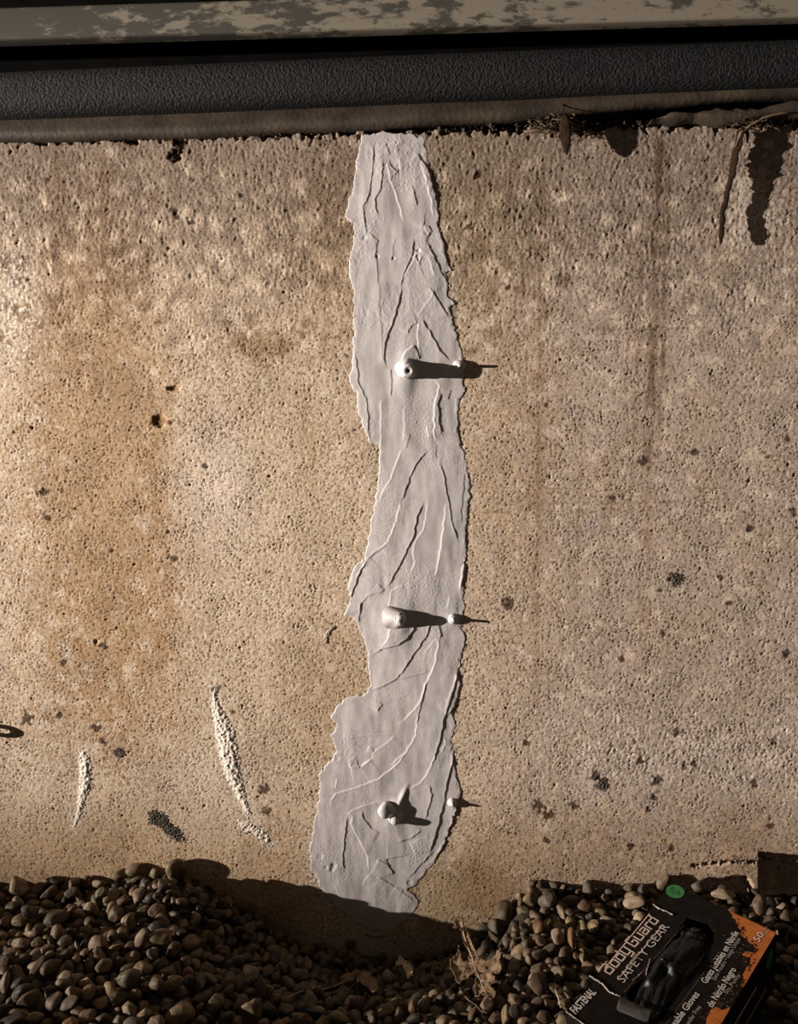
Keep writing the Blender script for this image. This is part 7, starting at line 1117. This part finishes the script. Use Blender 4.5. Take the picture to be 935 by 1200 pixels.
def sticker(pts_c, ru, rv, text=True):
    lp = [(pts_c[0]+ru*math.cos(2*PI*k/36), pts_c[1]+rv*math.sin(2*PI*k/36)) for k in range(36)]
    outline_mesh('sticker', [lp], .0005, 0, box, M_GREEN)['label'] = 'round green sticker with dark characters'
    for dx, dy, w, h_ in [(-.45, -.30, .5, .16), (-.5, -.02, .22, .30), (-.12, .10, .3, .14), (.22, -.05, .16, .5), (.45, .12, .22, .4), (.02, .42, .24, .16), (-.3, .35, .18, .2)]:
        cx, cy = pts_c[0]+dx*ru, pts_c[1]+dy*rv; q = [(cx-w*ru/2, cy-h_*rv/2), (cx+w*ru/2, cy-h_*rv*.3), (cx+w*ru/2, cy+h_*rv/2), (cx-w*ru/2, cy+h_*rv*.3)]
        o = link('sticker_mark', pymesh('sticker_mark', [W3(u, v, .0008) for u, v in q], [(0, 1, 2, 3)], False), M_GREEND, box)
su, sv = uv(791, 1045); sticker((su, sv), .0108, .0118)
cs = W3(BW, .022, -.02); lp = [cs+E1*.0005+E2*.010*math.cos(2*PI*k/30)+EN*.012*math.sin(2*PI*k/30) for k in range(30)]
link('sticker', pymesh('sticker', lp, [tuple(range(30))], False), M_GREEN, box)['label'] = 'green sticker on the dark side of the box'
for k, (v0, v1, h0, h1) in enumerate([(.06, .17, -.030, -.016), (.10, .24, -.052, -.040), (.03, .11, -.058, -.045)]):
    q = [W3(BW, v0, h0)+E1*.0005, W3(BW, v1, h0)+E1*.0005, W3(BW, v1, h0+.0035)+E1*.0005, W3(BW, v0, h0+.0035)+E1*.0005]
    link('side_print', pymesh('side_print', q, [(0, 1, 2, 3)], False), M_GREYP if k else M_COPPER, box)
# grey film flap folded over the near end of the opening
g0 = [uv(728, 1169), uv(738, 1174), (uv(752, 1180)), uv(766, 1184)]; V = []; Fa = []
for i, (u, v) in enumerate(g0):
    for k in range(6): V.append(W3(u+.001*k, v+.0042*k, .0015+.006*math.sin(k/5*2.4)+.0012*math.sin(i*2.1+k)))
for i in range(3):
    for k in range(5): Fa.append((i*6+k, i*6+k+1, i*6+7+k, i*6+6+k))
o = link('film_flap', pymesh('film_flap', V, Fa), M_FILM, box); o['label'] = 'torn grey flap at the near end of the opening'
sm = o.modifiers.new('s', 'SOLIDIFY'); sm.thickness = .0006; sb = o.modifiers.new('b', 'SUBSURF'); sb.levels = sb.render_levels = 2
# the black glove pushed up in the opening
hu = np.array(hole); u0, u1, v0, v1 = hu[:, 0].min()-.006, hu[:, 0].max()+.006, hu[:, 1].min()-.006, hu[:, 1].max()+.006
u1 = min(u1, BW-.003); v1 = min(v1, BL-.003)
UU, VV = np.meshgrid(np.linspace(u0, u1, 90), np.linspace(v0, v1, 150)); gs = UU.shape
cu_, cv_ = (u0+u1)/2, (v0+v1)/2; e = np.hypot((UU-cu_)/((u1-u0)/2), (VV-cv_)/((v1-v0)/2))
HG = -.016+.021*np.clip(1-e**2.2, -1, 1)+.0010*band(gs, .0014, .02, .06, 61, 1, 2.2)+.00018*band(gs, .0014, .005, .012, 62, 1, 3)
def fold(pts, h_, w):
    q = np.array([uv(*p) for p in pts]); d_, s, t = poly_dist(UU, VV, q); return h_*np.exp(-(d_/w)**2)*sstep(0, .15, t)*(1-sstep(.85, 1, t))
HG += fold([(757, 1158), (765, 1146), (775, 1138), (785, 1139), (795, 1148)], .0075, .0035)+fold([(790, 1090), (803, 1092), (818, 1097), (828, 1101)], .004, .0025)+fold([(800, 1084), (815, 1087), (830, 1094)], .004, .0022)+fold([(775, 1125), (778, 1134)], .004, .003)
hd, s, t = poly_dist(UU, VV, hole+[hole[0]]); hd = np.where(inside(UU, VV, hole), hd, -hd); HG = np.minimum(np.minimum(HG, .011), -.004+1.3*np.maximum(hd, 0))
gv = BA+UU[..., None]*E1+VV[..., None]*E2+HG[..., None]*EN
o = link('nitrile_glove', mesh('nitrile_glove', gv.reshape(-1, 3), grid_faces(*gs), True), M_GLOVE); tag(o, 'crumpled black rubber glove bulging from the box\'s torn opening', 'glove')
sm = o.modifiers.new('s', 'SOLIDIFY'); sm.thickness = .002; sm.offset = -1

# ------------------------------------------------------------------ dead leaves and stems on the gravel
M_OAK = noise_mat('dry_oak_leaf', (.100, .062, .034), (.180, .118, .068), 90, .75, .25, .0006, 300)
M_OAKV = noise_mat('leaf_midrib', (.30, .22, .14), (.38, .29, .19), 120, .7, .25)
M_PALE = noise_mat('pale_dry_stem', (.30, .24, .18), (.42, .35, .27), 120, .7, .25)
def leaf_on(name, label, poly, anchors, mid, ribs, material, curl=.004, seed=0, sub=3):
    """a lobed leaf: its outline laid on the plane of three anchor points, then curled and given thickness"""
    A3 = [np.array(a) for a in anchors]; n_ = np.cross(A3[1]-A3[0], A3[2]-A3[0]); n_ /= np.linalg.norm(n_)
    if n_[2] < 0: n_ = -n_
    def on(px, py, h=0.0): d_ = ray(px, py); return CAM+d_*(((A3[0]-CAM)@n_)/(d_@n_))+n_*h
    w = np.array([on(*p) for p in poly]); ex = np.cross(n_, [0, 1, 0]); ex /= np.linalg.norm(ex); ey = np.cross(n_, ex); c0 = w.mean(0)
    q = np.stack([(w-c0)@ex, (w-c0)@ey], 1); st = .0016
    X, Y = np.meshgrid(np.arange(q[:, 0].min()-.003, q[:, 0].max()+.003, st), np.arange(q[:, 1].min()-.003, q[:, 1].max()+.003, st))
    pl = [tuple(p) for p in q]; ins = inside(X, Y, pl); d_, s, t = poly_dist(X, Y, pl+[pl[0]]); sd = np.where(ins, d_, -d_)
    mq = np.array([on(*p) for p in mid]); mq = np.stack([(mq-c0)@ex, (mq-c0)@ey], 1); dm, s_, t_ = poly_dist(X, Y, [tuple(p) for p in mq])
    Z = curl*(dm/.02)**1.5*.5+curl*.35*band(X.shape, st, .02, .06, seed+5)+curl*.12*band(X.shape, st, .006, .015, seed+6)+.003*np.exp(-np.maximum(sd, 0)/.003)
    V = c0+X[..., None]*ex+Y[..., None]*ey+Z[..., None]*n_
    lift = np.array([max(0.0, top_at(a_[0], a_[1])+.0015-a_[2]) for a_ in V.reshape(-1, 3)]).reshape(X.shape); lift = np.where(V[..., 1] > -.03, 0, lift)
    for _ in range(14):                                              # let it ride over the pebbles under it
        p_ = np.pad(lift, 1, mode='edge'); av = (p_[:-2, 1:-1]+p_[2:, 1:-1]+p_[1:-1, :-2]+p_[1:-1, 2:])/4; lift = np.where(_ < 9, np.maximum(lift*.96, av), av)
    V[..., 2] += lift; Z = Z+lift
    V, fa = compact(V.reshape(-1, 3), grid_faces(*X.shape, sd > -.0004))
    t0 = thing(name, label, 'leaf', tuple(c0)); o_ = link('leaf_blade', mesh('leaf_blade', V, fa), material, t0); s2 = o_.modifiers.new('s', 'SOLIDIFY'); s2.thickness = .0006
    def zat(p):
        i = np.argmin((X-p[0])**2+(Y-p[1])**2); return float(Z.ravel()[i])
    for j, rb in enumerate([mid]+ribs):
        pts = []
        for (x0, y0), (x1, y1) in zip(rb[:-1], rb[1:]):
            for k in range(4): pts.append((x0+(x1-x0)*k/4, y0+(y1-y0)*k/4))
        pts.append(rb[-1]); w3 = []
        for p in pts:
            a_ = on(*p); pq = ((a_-c0)@ex, (a_-c0)@ey); w3.append(a_+n_*(zat(pq)+.0004))
        r0 = .0011 if j == 0 else .0006; vv, ff = tube(w3, [r0*(1-.7*k/(len(w3)-1)) for k in range(len(w3))], 6); link('midrib' if j == 0 else 'vein', pymesh('vein', vv, ff), M_OAKV, t0)
    return t0
def G(*pts): return [(460+x/6.68, 1060+y/6.68) for x, y in pts]
leaf_on('oak_leaf', 'dry brown lobed oak leaf lying on gravel with its stalk against the wall',
        G((515, 95), (555, 105), (560, 170), (600, 235), (620, 300), (655, 370), (690, 440), (720, 462), (780, 455), (830, 415), (858, 403), (870, 425), (848, 458), (862, 505), (858, 560), (830, 580), (798, 562), (772, 556), (800, 578), (815, 605), (792, 628), (760, 640), (790, 670), (814, 704), (806, 742), (770, 767), (735, 757), (712, 712), (680, 757), (643, 735), (643, 650), (655, 580), (640, 548), (610, 560), (600, 615), (560, 632), (528, 662), (503, 630), (488, 570), (458, 540), (452, 470), (488, 430), (515, 390), (540, 335), (556, 318), (542, 330), (535, 375), (545, 430), (570, 462), (592, 440), (600, 395), (590, 355), (572, 340), (560, 310), (545, 240), (530, 180), (500, 200), (480, 190), (485, 120)),
        (P(537, 1076, -.022), gz(528, 1145, .010), gz(585, 1140, .010)), G((540, 120), (560, 240), (585, 320), (625, 420), (650, 520), (690, 600), (730, 700), (765, 750)),
        [G((640, 490), (560, 560), (520, 630)), G((655, 540), (760, 510), (850, 430)), G((690, 600), (770, 600))], M_OAK, .004, 2)
leaf_on('curled_leaf', 'small curled brown leaf lying on the near rim of the dug hollow', [(416, 1152), (422, 1146), (432, 1146), (440, 1153), (444, 1161), (438, 1166), (430, 1160), (422, 1156)], (gz(418, 1152, .010), gz(440, 1150, .010), gz(434, 1166, .010)), [(418, 1152), (428, 1153), (440, 1162)], [], M_OAK, .003, 9)
leaf_on('curled_leaf', 'pale brown curled leaf hooked over pebbles in the middle of the hollow', [(463, 1136), (464, 1130), (471, 1127), (479, 1130), (484, 1137), (485, 1146), (478, 1150), (476, 1142), (472, 1135)], (gz(463, 1134, .011), gz(484, 1134, .011), gz(478, 1150, .011)), [(464, 1134), (472, 1131), (480, 1138), (480, 1148)], [], M_OAKV, .004, 11)
def stem(pts, r, lab, material, lift=.002):
    w3 = [gz(x, y, lift) for x, y in pts]; vv, ff = tube(w3, [r*(1-.35*k/(len(w3)-1)) for k in range(len(w3))], 7); tag(link('dry_stem', pymesh('dry_stem', vv, ff), material), lab, 'stem')
stem([(336, 1169), (345, 1165), (355, 1161), (358, 1160)], .0009, 'short end of a pale dry stem on gravel left of the hollow', M_PALE)
stem([(366, 1157.5), (372, 1159), (378, 1160), (386, 1157), (396, 1154), (402, 1151), (408, 1148)], .0010, 'thin pale dry stem lying across the hollow\'s near rim', M_PALE)
stem([(403, 1169), (409, 1162), (412, 1156), (417, 1152)], .0012, 'bent brown stalk beside the small curled leaf', M_STEM)
stem([(539, 1158), (543, 1166), (549, 1172), (558, 1178), (566, 1188)], .0010, 'dark thin stem running down from under the oak leaf', M_STEM)
stem([(428, 1096), (440, 1099), (452, 1097)], .0012, 'dim grey twig at the foot of the paste strip in the hollow', M_STEM)
stem([(651, 1160), (655, 1172), (657, 1181)], .0010, 'pale upright stem in gravel at the glove box\'s near left corner', M_PALE)
